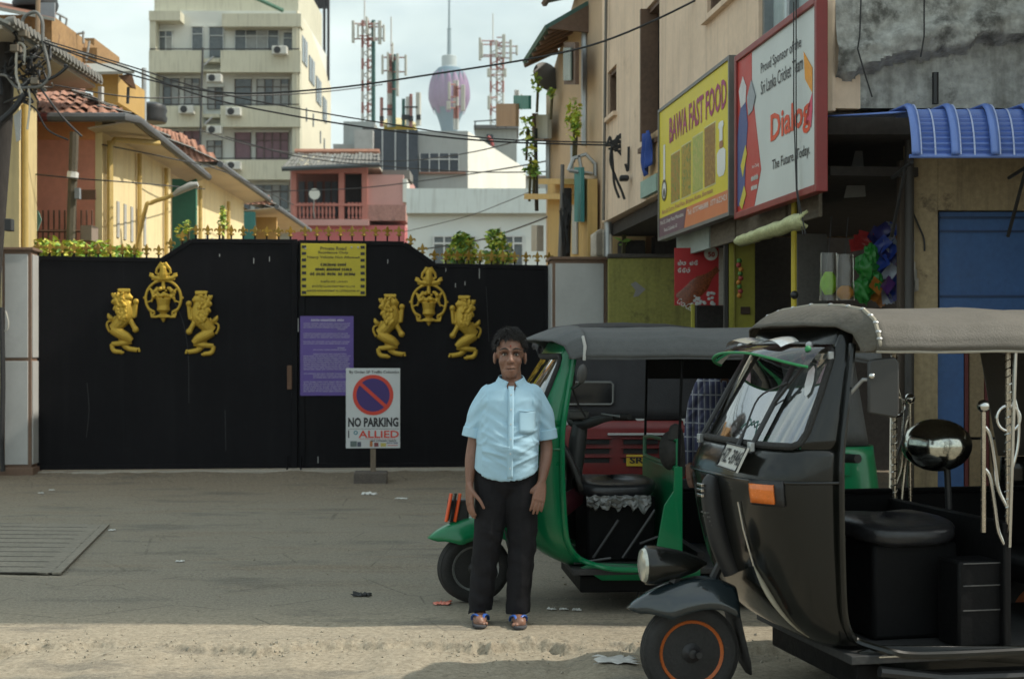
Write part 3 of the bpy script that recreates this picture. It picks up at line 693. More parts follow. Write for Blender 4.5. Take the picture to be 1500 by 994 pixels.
    # driver seat
    sx0, sx1, sz = C.get('seatx', .66), xp-.07, C.get('seatz', .72)
    def seat(u, v):
        a, c = u*2*math.pi, v*math.pi; e = .55; sg = lambda t: math.copysign(abs(t)**e, t)
        return Vector(((sx0+sx1)/2+(sx1-sx0)/2*sg(math.cos(a))*sg(math.sin(c)), .30*sg(math.sin(a))*sg(math.sin(c)), sz-.05+.055*sg(math.cos(c))+.012*math.cos(a*2)))
    MB().grid(seat, 32, 16, wrapu=True).build('driver_seat', mat('seat_vinyl', (.02, .02, .022), .3, var=.3, vs=4, bump=.5, bs=16), r, 70)
    MB().box(sx0+.06, sx1-.02, -.24, .24, .265, sz-.09).build('seat_box', dark, r, bevel=.02)
    # handlebar
    hb = MB(); st2 = C.get('hsteer', 0); Mh = Matrix.Translation((C.get('hxp', .44), 0, C.get('hzo', 0))) @ Matrix.Rotation(st2, 4, 'Z')
    A, B = crv([(0, 0, .5, .035), (.02, 0, .7, .045), (.04, 0, .88, .05), (.06, 0, 1.0, .042)], 4); hb.tube([Mh @ p for p in A], B, 10)
    for s in (-1, 1):
        A, B = crv([(.05, 0, .98, .04), (.06, s*.09, .99, .032), (.10, s*.18, 1.02, .025), (.13, s*.24, 1.03, .022)], 4); hb.tube([Mh @ p for p in A], B, 10)
    ho = hb.build('handlebar', C.get('barm', BLACK), r)
    for s in (-1, 1):
        g_ = MB(); g_.tube([Mh @ Vector(p) for p in ((.13, s*.235, 1.03), (.155, s*.36, 1.035))], .019, 10); g_.build('grip', RUBBER, ho)
        l_ = MB(); A, B = crv([(.10, s*.2, 1.045, .006), (.05, s*.24, 1.05, .006), (.06, s*.32, 1.045, .005), (.075, s*.38, 1.04, .007)], 3); l_.tube([Mh @ p for p in A], B, 6); l_.build('brake_lever', STEEL, ho)
    # partition behind the driver
    pz = C.get('partz', .92)
    po = MB().box(xp-.035, xp, -.5, .5, .265, pz).build('partition', C.get('part', dark), r, bevel=.008)
    if C.get('flare'):
        for s in (-1,):
            MB().add([(xp-.16, s*.52, .27), (xp+.0, s*.53, .27), (xp+.0, s*.53, pz+.02), (xp-.045, s*.53, pz+.02), (xp-.05, s*.528, pz-.12), (xp-.10, s*.525, pz-.2)],
                     [(0, 1, 2, 3, 4, 5)]).build('partition_side', C['part'], r, None, solid=.02, bevel=.004)
        MB().tube([(xp-.02, -.54, pz+.01), (xp-.02, .5, pz+.01)], .014, 8).build('partition_lip', C['part'], r)
        MB().tube([(xp-.02, -.51, pz), (xp-.02, -.51, pz+.17), (xp-.02, -.2, pz+.15), (xp-.03, .2, pz+.15), (xp-.02, .5, pz+.13), (xp-.02, .5, pz)], .012, 8).build('grab_rail', C['part'], r)
    for s in (-1, 1): MB().tube([(xp-.02, s*.515, pz-.1), (xp, s*.53, 1.52)], .008, 8).build('post', C.get('post', dark), r)
    # passenger bench
    MB().box(xr-.72, xr-.26, -.5, .5, .42, .55).build('bench_seat', dark, r, bevel=.04)
    MB().box(xr-.32, xr-.2, -.5, .5, .5, 1.05).build('bench_back', dark, r, bevel=.04)
    # rear body: sides and back
    def rear(u, v):
        t = u*2-1; z = .33+.63*v; e = .35
        a = t*math.pi/2*1.0; sx = math.sin(a); cxx = max(0, math.cos(a))
        tp = spl([(.33, 1), (.7, 1.0), (.96, .965)], z)
        return Vector(((xr-.5)+(.5*cxx**e)*spl([(.33, .98), (.6, 1.0), (.96, .93)], z), .60*tp*math.copysign(abs(sx)**e, sx), z))
    MB().grid(rear, 41, 10).build('rear_body', C.get('rearp', paint), r, 60, solid=.012)
    def rtop(u, v):
        q = rear(u, 1); zt = 1.54
        return Vector((q.x-(.10*v)-.02, q.y*(.985+.03*v), .965+(zt-.965)*v))
    MB().grid(rtop, 41, 8).build('rear_canvas', C.get('rearcanvas', canvas), r, 60, solid=.006)
    # canopy
    prof = [(-.625, 1.475), (-.635, 1.49), (-.625, 1.53), (-.59, 1.585), (-.5, 1.625), (-.3, 1.65), (0, 1.66)]
    prof += [(-y, z) for y, z in reversed(prof[:-1])]
    x0 = .545
    def can(u, v):
        x = x0+(xr-.06-x0)*u; k = v*(len(prof)-1); i = min(int(k), len(prof)-2); t = k-i
        y, z = prof[i][0]*(1-t)+prof[i+1][0]*t, prof[i][1]*(1-t)+prof[i+1][1]*t
        sag = -.008*abs(math.sin(u*math.pi*3))*(1 if z > 1.5 else .3)
        drop = -.05*max(0, (u-.85)/.15)**2+C.get('rake', 0)*u+.004*fbm((x*6, y*6, 1), 3)
        return Vector((x, y*(1-.02*max(0, (u-.9)/.1)), z+sag+drop))
    MB().grid(can, 40, 49).build('canopy', canvas, r, 70, solid=.006)
    for s in (-1, 1):
        MB().tube([can(i/20, 0 if s < 0 else 1)+Vector((0, 0, -.004)) for i in range(21)], .006, 6).build('canopy_hem', C.get('hem', canvas), r)
    xf = C.get('hoodx', .36)
    def hood(u, v):
        k = v*(len(prof)-1); i = min(int(k), len(prof)-2); t = k-i
        y, z = prof[i][0]*(1-t)+prof[i+1][0]*t, prof[i][1]*(1-t)+prof[i+1][1]*t
        a = 1-u; bow = 1-abs(y/.63)**2.2
        x = x0+.012-(x0-xf)*(a*(.30+.70*bow)); zz = z+.006-(.085*a**1.6)*(.55+.45*bow)-.005*math.sin(v*50)*a*(1-a)*3*C.get('fold', 1)
        return Vector((x, y*(1-.08*a), max(zz, 1.47 if abs(y) > .6 else 1.5)))
    MB().grid(hood, 10, 73).build('canopy_front', C.get('hoodm', canvas), r, 60, solid=.008)
    if C.get('studs'):
        for i in range(15):
            v = .12+i*.0543; q = hood(.97, v); MB().ball(q+Vector((0, 0, .006)), (.012, .012, .008), 8, 6).build('stud', STEEL, r)
        MB().tube([hood(.97, i/60)+Vector((0, 0, .003)) for i in range(61)], .009, 6).build('piping', C['studs'], r)
    return r

GREENP = mat('green_body_paint', (.001, .17, .062), .3, var=.12, vs=2, coat=.3, spots=((.03, .09, .045), .06, 4))
GREYC = mat('grey_canvas', (.085, .088, .088), .75, var=.2, vs=3, bump=.3, bs=120)
TANC = mat('tan_canvas', (.105, .094, .078), .75, var=.16, vs=2.5, bump=.35, bs=120, spots=((.15, .135, .11), .12, 2))
BLACKV = mat('black_body_paint', (.0045, .005, .004), .22, spec=.35, var=.3, vs=2, coat=.35)
REDP = mat('red_body_paint', (.15, .008, .007), .4, var=.2, vs=3, coat=.1)
ORIM = mat('orange_rim', (.42, .10, .018), .5, var=.3, vs=12, spots=((.05, .02, .012), .2, 14))
SRIM = mat('silver_rim', (.30, .30, .29), .45, metal=.4, var=.3, vs=9, spots=((.1, .09, .07), .15, 12))
BODYG = mat('dark_green_side', (.004, .055, .024), .3, var=.3, vs=2, coat=.5)

# ---- green three wheeler
Gd = 8.22
gt = tuk('green three wheeler with grey canvas roof parked behind the standing man', (X(694, Gd), Gd, -.002), R(5),
         dict(paint=GREENP, canvas=GREYC, trim=GREENP, rim=SRIM, xp=1.09, rear=2.22, steer=R(14), hsteer=R(24), part=GREENP, flare=True, seatz=.745, partz=.83, hem=GREYC, headlamp=False, rake=.0, sideh=.60, fold=.3, bars=False, hoodx=.27, seatx=.55, hxp=.56, hzo=.09, barm=mat('grey_handlebar', (.05, .05, .048), .45, var=.2)))
gt.scale = (1.02, 1.0, .955)
# light strip at the front corner of the roof, side mirror, handlebar mirror, rear view details
MB().tube([(.545, -.632, 1.46), (.55, -.628, 1.54), (.545, -.585, 1.595)], .009, 6).build('roof_strap', mat('pale_webbing', (.42, .41, .38), .8), gt)
def mirror(root, c, rx, rz, tilt, m, arm, yaw=0):
    M = Matrix.Translation(c) @ Matrix.Rotation(yaw, 4, 'Z') @ Matrix.Rotation(tilt, 4, 'X')
    o = MB().ball((0, 0, 0), (rx, .018, rz), 20, 12).build('mirror', m, root); o.matrix_local = M
    b = MB(); A, B = crv([(*p, .006) for p in arm], 4); b.tube(A, B, 8); b.build('mirror_arm', BLACK, root)
mirror(gt, (.53, -.66, 1.385), .032, .055, R(8), mat('mirror_back', (.06, .06, .058), .45), [(.49, -.5, 1.30), (.51, -.58, 1.31), (.53, -.66, 1.345)], R(30))
mirror(gt, (.53, -.16, 1.345), .032, .062, R(12), MATS['mirror_back'], [(.62, -.14, 1.12), (.575, -.15, 1.2), (.545, -.16, 1.29)], R(10))
MB().grid(lambda u, v: Vector((.41+.17*v+.03*math.sin(u*3.14), -.27+.5*u, .99-.30*v**1.3+.04*math.sin(v*3.14))), 10, 10).build('dash_pod', mat('grey_dash', (.035, .035, .034), .4), gt, 60, solid=.03)
MB().box(.53, .65, -.06, .08, 1.10, 1.155).build('instrument', mat('grey_instrument', (.11, .11, .10), .5), gt, bevel=.015)
MB().add([(.36, -.2, .60), (.62, -.14, .73), (.60, -.14, .60), (.37, -.2, .42)], [(0, 1, 2, 3)]).build('leg_shield', mat('maroon_panel', (.10, .02, .03), .35), gt, solid=.01)
MB().grid(lambda u, v: Vector((.60+.36*u, -.315+.03*fbm((u*9, v*6, 3), 3), .665-(.06+.05*abs(fbm((u*5, 3, 1), 3))*2.2)*v+.012*fbm((u*12, v*7, 9), 3))), 30, 8).build('plastic_wrap', mat('clear_plastic', (.20, .205, .20), .12, var=.6, vs=20), gt, 60, solid=.002)
for a, b_ in (((.64, -.3, .30), (.78, -.3, .52)), ((.80, -.32, .30), (.98, -.32, .58)), ((.52, -.4, .285), (.72, -.42, .315)), ((.9, -.30, .38), (1.0, -.3, .42))): MB().tube([a, b_], .008, 6).build('lever', mat('dull_metal', (.07, .07, .07), .5, metal=.3), gt)
MB().tube([(.92, -.3, .22), (.90, -.3, .1), (.87, -.3, .02)], .011, 6).build('stand', BLACK, gt); MB().tube([(1.18, -.3, .2), (1.19, -.3, .12)], .011, 6).build('stand', BLACK, gt)
bag = MB().ball((1.06, -.30, .93), (.05, .11, .105), 20, 14).tube(crv([(1.06, -.38, 1.0, .02), (1.075, -.36, 1.06, .02), (1.10, -.3, 1.03, .02), (1.12, -.26, .9, .03), (1.12, -.25, .78, .05)], 4)[0], .022, 8)
o = bag.build('shoulder_bag', mat('dark_cloth', (.035, .033, .03), .9, var=.3, vs=10, bump=.5, bs=50), None, 60, solid=.02); o.matrix_world = Matrix.Translation(gt.location) @ Matrix.Diagonal((1.02, 1.0, .955, 1)) @ Matrix.Rotation(R(5), 4, 'Z') @ Matrix.Translation((0, -.05, 0)); tag(o, 'dark cloth bag slung over the green rail behind the driver seat', 'bag')
# emblem panel at the front of the green mudguard, orange lamp guard
ob = MB()
for dx in (0, .05): ob.bar((-.16+dx, -.06, .49), (-.13+dx, -.05, .66), .03, .012)
ob.build('orange_guard', mat('orange_plastic', (.75, .09, .015), .4), gt, bevel=.004)['kind'] = 'stuff'
MB().bar((-.135, -.055, .49), (-.105, -.045, .66), .02, .010).build('guard_bar', BLACK, gt)
MB().box(-.15, -.03, -.04, .06, .49, .62).build('lamp_box', BLACK, gt, bevel=.01)
MB().box(1.1, 2.0, .56, .57, 1.335, 1.50).build('side_curtain', mat('black_curtain', (.012, .012, .012), .9), gt)
# rear corner seen through the black three wheeler
MB().lathe([(.012, 0), (.012, .008)], 10, Matrix.Translation((1.95, -.607, .88)) @ Matrix.Rotation(R(90), 4, 'X')).build('lock', STEEL, gt)
MB().box(1.92, 1.99, -.609, -.605, .80, .93).build('filler_flap', GREENP, gt, bevel=.003)
MB().box(1.2, 1.24, -.4, .4, .3, .34).build('foot_rail', BLACK, gt)

# ---- red and black three wheeler behind, seen from the back
rt = tuk('red and black three wheeler seen from behind, parked beyond the green one', (.80, 12.2, 0), R(-90),
         dict(paint=REDP, canvas=mat('black_canvas', (.022, .021, .023), .75, var=.2, bump=.3, bs=100), trim=BLACK, rim=SRIM, rear=2.25))
xr = 2.25
def rp(y0, y1, z0, z1, m, nm, t=.012, b=.003): return MB().box(xr-.02, xr+t, y0, y1, z0, z1).build(nm, m, rt, None, bevel=b)
SILV = mat('silver_line', (.45, .45, .44), .4)
for y0, y1, z0, z1 in ((-.13, .56, .86, .875), (0, .5, .645, .655)): rp(y0, y1, z0, z1, SILV, 'trim_line', .016)
for z in (.82, .755, .69):
    for y in (-.36, -.02, .26): rp(y, y+.24, z-.022, z+.012, BLACK, 'vent_slot', .004); rp(y-.02, y+.26, z+.014, z+.022, REDP, 'vent_rib', .022)
wl = [(-.47, 1.075), (-.155, 1.075), (-.14, 1.09), (-.14, 1.215), (-.155, 1.23), (-.45, 1.23), (-.465, 1.215), (-.465, 1.09)]
for cy in (.05,):
    MB().tube([(xr-.055, y+cy, z) for y, z in wl], .008, 8, closed=True).build('rear_window_frame', mat('grey_rubber', (.16, .16, .15), .6), rt)
    MB().box(xr-.060, xr-.052, -.465+cy, -.14+cy, 1.08, 1.225).build('rear_window', mat('dark_glass', (.01, .01, .011), .08, var=.1), rt, None)
pb = rp(.0, .15, .645, .725, mat('plate_yellow', (.55, .38, .03), .5), 'number_plate', .02)
tr = link('plate_text_frame', None, rt); tr.matrix_local = Matrix.Translation((xr+.022, .02, .665)) @ Matrix.Rotation(R(90), 4, 'Z'); 
T(tr, 'SR', 0, .10, 0, .045, INK, bold=.03, y=-.002)
for y in (-.52, .44): rp(y, y+.08, .69, .84, mat('tail_lamp_red', (.35, .01, .01), .2), 'tail_lamp', .02, .01)
for y in (-.42, -.12, .1, .42):
    MB().prism([(y-.035, 0), (y+.035, 0), (y+.018, -.02), (y+.014, -.045), (y-.014, -.045), (y-.018, -.02)], 0, .01, Matrix.Translation((xr-.03, 0, .975)) @ Matrix.Rotation(R(90), 4, 'Z')).build('canvas_clip', SILV, rt, None)
MB().box(xr-.02, xr+.05, -.55, .55, .48, .56).build('bumper', BLACK, rt, bevel=.01)

# ---- black three wheeler
Bd = CAMH*FPX/(1012-HY)
bt = tuk('black three wheeler with tan canvas roof and orange wheel rim in the sunlit dust', (X(1010, Bd), Bd, -.036), R(12),
         dict(paint=BLACKV, canvas=TANC, trim=BLACKV, rim=ORIM, xp=1.2, rear=2.3, steer=R(-4), fender=mat('sky_tinted_black', (.012, .020, .024), .2, var=.2, coat=.8), edge=BLACKV, seatz=.76, partz=.78, sideh=.80, post=CHROME,  # mudguard black is tinted blue to stand for the sky's reflection
              studs=mat('pale_piping', (.30, .27, .21), .7), hem=mat('pale_hem', (.36, .33, .27), .7), hoodm=mat('tan_hood', (.085, .076, .06), .8, var=.25, vs=6, bump=.5, bs=30)))
BT = bt
# number plate
q = cs(-10, 1.035, .03)
PM = Matrix.Translation(q) @ Matrix.Rotation(R(-97), 4, 'Z') @ Matrix.Rotation(R(-26), 4, 'X')
pm = MB().box(-.17, .17, 0, .008, -.052, .058).mesh('number_plate', mat('plate_white', (.52, .51, .47), .5, var=.18, vs=14, spots=((.3, .28, .24), .15, 20)))
npo = link('number_plate', pm, bt); npo.matrix_local = PM
T(npo, 'HZ -3946', -.15, .155, -.028, .038, INK, bold=.02); MB().tube([(-.165, -.003, -.049), (.165, -.003, -.049), (.165, -.003, .055), (-.165, -.003, .055)], .0035, 6, closed=True).build('plate_rim', INK, npo)
# indicator
patch(MB(), -60, -32, .862, .962, 14, 4, .014).build('indicator_bezel', BLACK, bt, 60, solid=.022)
patch(MB(), -53, -33, .872, .947, 12, 4, .030).build('indicator', AMBER, bt, 60, solid=.012)
# front column with emblem and horn grille
fc = MB(); A, B = crv([(.105, -.02, .94, .028), (.09, -.02, .90, .038), (.10, -.02, .80, .04), (.135, -.02, .66, .042), (.19, -.02, .54, .04)], 4); fc.tube(A, B, 12, flat=1.2); fc.build('front_column', BLACK, bt)
for i in range(3): MB().box(.035, .05, -.05, .01, .86+i*.022, .873+i*.022).build('emblem_bar', CHROME, bt, None, bevel=.003)
for i in range(9): MB().box(.055+i*.008, .07+i*.008, -.05, .01, .79-i*.017, .797-i*.017).build('grille_slat', mat('grille_grey', (.10, .10, .095), .5), bt, None)
CREAM = mat('cream_trim', (.45, .40, .30), .4, var=.2, vs=12)
MB().tube([cs(-20-16*i/8, .60-.29*i/8, .012) for i in range(9)], [.004, .014, .022, .026, .024, .018, .012, .008, .003], 8, flat=.4).build('lower_trim', CREAM, bt)
MB().tube([cs(-17, .86, .014), cs(-18, .75, .014), cs(-20, .60, .014)], .004, 6).build('trim_wire', CHROME, bt)
# wiper
w1 = MB(); A, B = crv([(*cs(-10, 1.085, .03), .011), (*cs(-9, 1.16, .035), .005), (*cs(-8, 1.28, .045), .004), (*cs(-22, 1.33, .045), .004), (*cs(-28, 1.345, .045), .005)], 4); w1.tube(A, B, 6); w1.build('wiper_arm', BLACK, bt)
MB().tube([cs(-20, 1.24, .022), cs(-29, 1.35, .03), cs(-36, 1.43, .028)], .008, 6).build('wiper_blade', BLACK, bt)
MB().tube([cs(-2, 1.15, .006), cs(-5, 1.19, .006), cs(-8, 1.165, .006), cs(-12, 1.185, .006), cs(-16, 1.13, .006)], .003, 6).build('screen_mark', mat('teal_mark', (.03, .12, .10), .5), bt)
sk = MB(); pts = [(-48, 1.30), (-43, 1.34), (-40, 1.39), (-44, 1.415), (-48, 1.40), (-53, 1.35), (-54, 1.31), (-51, 1.29)]
cpt = cs(-47, 1.345, .006); vv = [cs(p, z, .006) for p, z in pts]; sk.add([cpt]+vv, [(0, i+1, (i+1) % len(vv)+1) for i in range(len(vv))]); sk.build('sticker', mat('pale_sticker', (.55, .57, .57), .5, var=.2, vs=30), bt, 60)
# visor
def vis(u, v):
    a = -62+u*124; q = cs(a, 1.50, .02); o_ = Vector((-.20*max(.12, math.cos(R(a*.85))), .10*math.sin(R(a))*.35, -.035-.07*abs(math.sin(R(a)))**1.5)); return q+o_*v+Vector((0, 0, .02*math.sin(v*3)))
MB().grid(vis, 33, 8).build('visor', VISOR, bt, 70)
MB().tube([vis(i/32, 1) for i in range(33)], .006, 6).build('visor_edge', mat('green_edging', (.02, .22, .07), .5), bt)
for a in (.18, .82): q = vis(a, .25); MB().ball(q, .016, 10, 8).build('visor_knob', STEEL, bt)
for u0, u1 in ((.28, .45), (.5, .72)):
    MB().grid(lambda u, v: vis(u0+(u1-u0)*u, .25+.45*v)+Vector((0, 0, .012+.02*math.sin(u*3.14))), 8, 5).build('visor_reflector', mat('silver_film', (.55, .57, .57), .2, metal=.6, var=.4, vs=25), bt, 70)
q = cs(-64, 1.455, .018); MB().box(-.012, .012, -.01, .004, -.016, .016, Matrix.Translation(q)).build('visor_bracket', STEEL, bt, bevel=.003); MB().ball(vis(.12, .5)+Vector((0, -.01, 0)), (.014, .008, .014), 10, 8).build('green_button', MATS['green_edging'], bt)
# wing mirror seen from behind
mm = MB(); rc = [(-.062, -.105), (.05, -.125), (.062, -.10), (.062, .09), (.045, .115), (-.05, .105), (-.062, .09)]; mm.prism(rc, -.012, .012); mo = mm.build('wing_mirror', mat('mirror_shell', (.035, .034, .032), .5), bt, 40, bevel=.008); mo.matrix_local = Matrix.Translation((.585, -.60, 1.335)) @ Matrix.Rotation(R(-8), 4, 'Z')
MB().tube([(.49, -.50, 1.30), (.52, -.56, 1.36), (.57, -.59, 1.36)], .008, 8).build('mirror_stalk', STEEL, bt); MB().ball((.53, -.615, 1.375), .013, 10, 8).build('mirror_knob', CHROME, bt)
# chrome interior rails, rings, balls and dome lamp
def ring(c, rad, t, nm='ring'):
    MB().tube([(c[0]+rad*math.cos(a), c[1], c[2]+rad*math.sin(a)) for a in [2*math.pi*i/24 for i in range(24)]], t, 8, closed=True).build(nm, CHROME, bt)
BRASSY = mat('worn_chrome', (.50, .43, .34), .25, metal=.9, var=.35, vs=20)
for s, y in ((-1, -.49), (1, .49)):
    ring((1.19, y, 1.20 if s < 0 else 1.215), .052, .0075)
    bp = 1.08 if s < 0 else 1.27
    MB().tube([(bp, y, .74), (bp, y, 1.23)], .0105, 10).build('ball_post', BRASSY, bt); MB().ball((bp, y, 1.25), .026, 16, 10).build('chrome_ball', CHROME, bt)
    MB().tube([(1.19, y, .70), (1.19, y, 1.52)], .0115, 10).build('rail_post', BRASSY, bt)
    hx = MB()
    hx.tube([(1.19+.0135*math.cos(i*.8), y+.0135*math.sin(i*.8), .72+i*.0042) for i in range(200)], .003, 5); hx.build('post_twist', CHROME, bt)
    for k in range(2):
        dx = (bp-1.19); z0 = 1.17-.17*k
        A, B = crv([(bp, y, z0, .009), (bp-dx*.25, y, z0-.04, .009), (bp-dx*.45, y, z0-.16, .009), (bp-dx*.6, y, z0-.26, .009), (1.19, y, z0-.34, .009)], 5); MB().tube(A, B, 8).build('wavy_rail', CHROME if s < 0 else BRASSY, bt)
    A, B = crv([(1.21, y, 1.30, .008), (1.235, y, 1.2, .008), (1.23, y, 1.08, .008), (1.20, y, .98, .008)], 5); MB().tube(A, B, 8).build('curved_rail', CHROME, bt)
DM = Matrix.Translation((1.14, .0, 1.06)) @ Matrix.Rotation(R(58), 4, 'Z') @ Matrix.Rotation(R(-6), 4, 'Y') @ Matrix.Diagonal((.95, 1.0, .95, 1))
dm = MB(); dm.lathe([(.150, -.03), (.149, .015), (.132, .06), (.09, .10), (.03, .122), (.001, .124)], 32, DM @ Matrix.Rotation(R(-90), 4, 'Y') @ Matrix.Diagonal((.8, 1, 1, 1))); 
dk = MB(); dk.lathe([(.148, -.005), (.15, .02), (.135, .09), (.09, .15), (.03, .17)], 28, DM @ Matrix.Rotation(R(90), 4, 'Y') @ Matrix.Diagonal((.8, 1, 1, 1)))
de = dk.build('dome_shell', BLACK, bt); dd = dm.build('dome_mirror', mat('dull_chrome', (.55, .55, .48), .14, metal=1, var=.3, vs=7), de)
MB().tube([(1.2, 0, .78), (1.19, 0, .98)], .015, 8).build('dome_stem', BLACK, bt)
# step box with chrome strips, footboard
MB().box(.98, 1.2, -.47, -.3, .27, .62).build('step_box', VINYL, bt, bevel=.012)
for z in (.61, .52, .42): MB().box(1.0, 1.17, -.475, -.47, z, z+.004).build('chrome_strip', mat('dull_strip', (.12, .12, .12), .4, metal=.5), bt, None)
MB().box(.6, 1.05, -.536, -.528, .262, .268).build('sill_strip', CHROME, bt, None)
MB().tube([(.62, -.5, .2), (.9, -.5, .16), (1.2, -.5, .155), (1.5, -.5, .16), (1.62, -.5, .22)], .022, 8).build('under_rail', BLACK, bt)
# ================================================================ corner building on the right
FC = 3.1                                   # facade line: x = FC - .119*y
FA = math.atan(.119); fs, fcos = math.sin(FA), math.cos(FA)
def fd_(px, off=0): return (FC-off)/((px-CX)/FPX+.119)          # depth where the ray through px meets the facade (shifted out by off)
YC = 9.1; XC = FC-.119*YC; YE = 17.0; XE = FC-.119*YE; HB = 7.7
FR0 = Vector((XC, YC, 0)); FYAW = -(R(90)-FA)
def sx(px, off=0):                          # local x on the facade (towards the camera is +)
    return -(fd_(px, off)-YC)/fcos
PLAS = mat('peach_plaster', (.74, .57, .42), .88, var=.16, vs=1.3, bump=.3, bs=30, spots=((.52, .39, .28), .25, 1.6), streak=((.42, .32, .235), .55))
MINT = mat('mint_band', (.30, .42, .36), .85, var=.2, vs=3, bump=.3, bs=30, spots=((.2, .2, .17), .25, 3))
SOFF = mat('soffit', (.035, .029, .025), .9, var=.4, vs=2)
OLDC = mat('old_bare_concrete', (.36, .36, .335), .95, var=.4, vs=1.6, bump=.9, bs=22, spots=((.10, .098, .088), .36, 2.6), streak=((.13, .125, .11), .6))
OLDC2 = mat('patched_render', (.27, .275, .26), .95, var=.35, vs=2.5, bump=.9, bs=18, spots=((.10, .095, .085), .3, 4))
r = thing('corner_building', 'peach plastered corner building with bare concrete end wall above the shops', 'building', FR0, FYAW)
IM = (Matrix.Translation(FR0) @ Matrix.Rotation(FYAW, 4, 'Z')).inverted()
def loc(x, y, z): return IM @ Vector((x, y, z))
OH = 3.0                                    # underside of the upper storeys
# upper storey walls with window openings, facade local frame: x from -Lf..0, outside is -y
Lf = (YE-YC)/fcos
wins = [(942, 966, 3.55, 4.95), (1036, 1095, 4.28, 5.5), (890, 903, 4.18, 4.72), (1111, 1190, 3.62, 5.3)]   # px0, px1, z0, z1
holes = sorted([(sx(a), sx(b), z0, z1) for a, b, z0, z1 in wins])
wall = MB(); xs = -Lf
for (a, b, z0, z1) in holes:
    wall.box(xs, a, 0, .22, OH, HB); wall.box(a, b, 0, .22, OH, z0); wall.box(a, b, 0, .22, z1, HB); xs = b
wall.box(xs, 0, 0, .22, OH, HB)
wall.build('facade_wall', PLAS, r, None)
MB().box(-Lf-.0, -Lf+.2, .22, 6, OH-.1, HB).build('end_wall', PLAS, r, None); MB().box(-Lf-.0, -Lf+.2, .6, 6, 0, OH-.17).build('end_wall_lower', DARKIN, r, None)  # lower part coloured dark to imitate the shade inside the shop
# front wall of rough concrete (faces the camera)
def front(u, v):
    x = XC+.055+(9.5-XC-.24)*u; z = OH+.0+(HB-OH)*v
    return (x, YC, z)
fw = MB()
fxs = axis([(XC+.05, 4.2, .02), (4.2, 9.5, 1.3)]); fzs = axis([(OH+.004, 4.3, .018), (4.3, HB, 1.7)])
def fdep(x, z):
    if z > 4.29 or x > 4.15: return 0
    n = fbm((x*1.6, z*2.2, 4), 5); e = 3.32+.13*fbm((x*1.7, 0, 7), 4)+.12*math.sin(x*2.2+.6)
    d = .012*fbm((x*7, z*7, 2), 4)
    if z > e: d += .12*min(1, (z-e)/.03)*math.exp(-max(0, z-e-.16)/.12)*(.75+.5*fbm((x*3, z*5, 8), 3))+.012*abs(n)*2
    else: d -= .03
    if abs(z-e) < .03: d += .02*fbm((x*15, z*15, 9), 3)
    return d
for z in fzs:
    for x in fxs: fw.v.append((x, YC-fdep(x, z), z))
n_ = len(fxs); fw.f = [(j*n_+i, j*n_+i+1, (j+1)*n_+i+1, (j+1)*n_+i) for j in range(len(fzs)-1) for i in range(n_-1)]
fw.v = [tuple(IM @ Vector(p)) for p in fw.v]; fo = fw.build('end_wall_concrete', OLDC, r, 50)
MB().slab([tuple(loc(x, y, 0)[:2]) for x, y in ((XC+.05, YC+.06), (9.5, YC+.06), (9.5, YC+.3), (XC+.07, YC+.3))], OH+.02, HB-.02).build('end_wall_core', OLDC, r, None)
MB().slab([tuple(loc(x, y, 0)[:2]) for x, y in ((XC, YC), (XC+.03, YC-.02), (XC+.05, YC-.012), (XC+.05, YC+.25), (XC+.02, YC+.3))], OH-.02, HB).build('corner_strip', PLAS, r, None)
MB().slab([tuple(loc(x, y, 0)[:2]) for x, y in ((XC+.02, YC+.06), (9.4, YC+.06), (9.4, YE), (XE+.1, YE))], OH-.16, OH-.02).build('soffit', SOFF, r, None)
MB().slab([tuple(loc(x, y, 0)[:2]) for x, y in ((XC+.02, YC+.1), (9.4, YC+.1), (9.4, YE), (XE+.1, YE))], HB-.2, HB-.01).build('roof', CONC, r, None)
# vertical pipe stub and cracks on the concrete wall
MB().tube([loc(2.70, YC-.03, 3.02), loc(2.70, YC-.03, 3.22)], .022, 8).build('pipe_stub', BLACK, r)
for pts in ([(1345, 0), (1345, 60), (1340, 90)], [(1254, 0), (1252, 60), (1249, 78), (1258, 110), (1270, 148)]):
    MB().tube([loc(X(a, YC-.06), YC-.19, Z(b, YC-.06)) for a, b in pts], .005, 6).build('hanging_wire', CABLE, r)
# lower band: mint strip and orange-ish panel near the far part of the facade
x0, x1 = sx(882), sx(967)
MB().box(sx(945), sx(968), -.05, -.004, OH+.02, OH+.19).build('mint_band', MINT, r, None)
MB().box(sx(945), sx(972), -.025, -.003, OH+.20, OH+.62).build('ochre_patch', mat('ochre_plaster', (.50, .33, .17), .85, var=.2, vs=3, spots=((.42, .32, .22), .3, 5)), r, None)
MB().tube([(sx(889), -.04, OH), (sx(893), -.04, 5.6)], .018, 8).build('drain_pipe', mat('grey_pipe', (.16, .15, .13), .6), r)
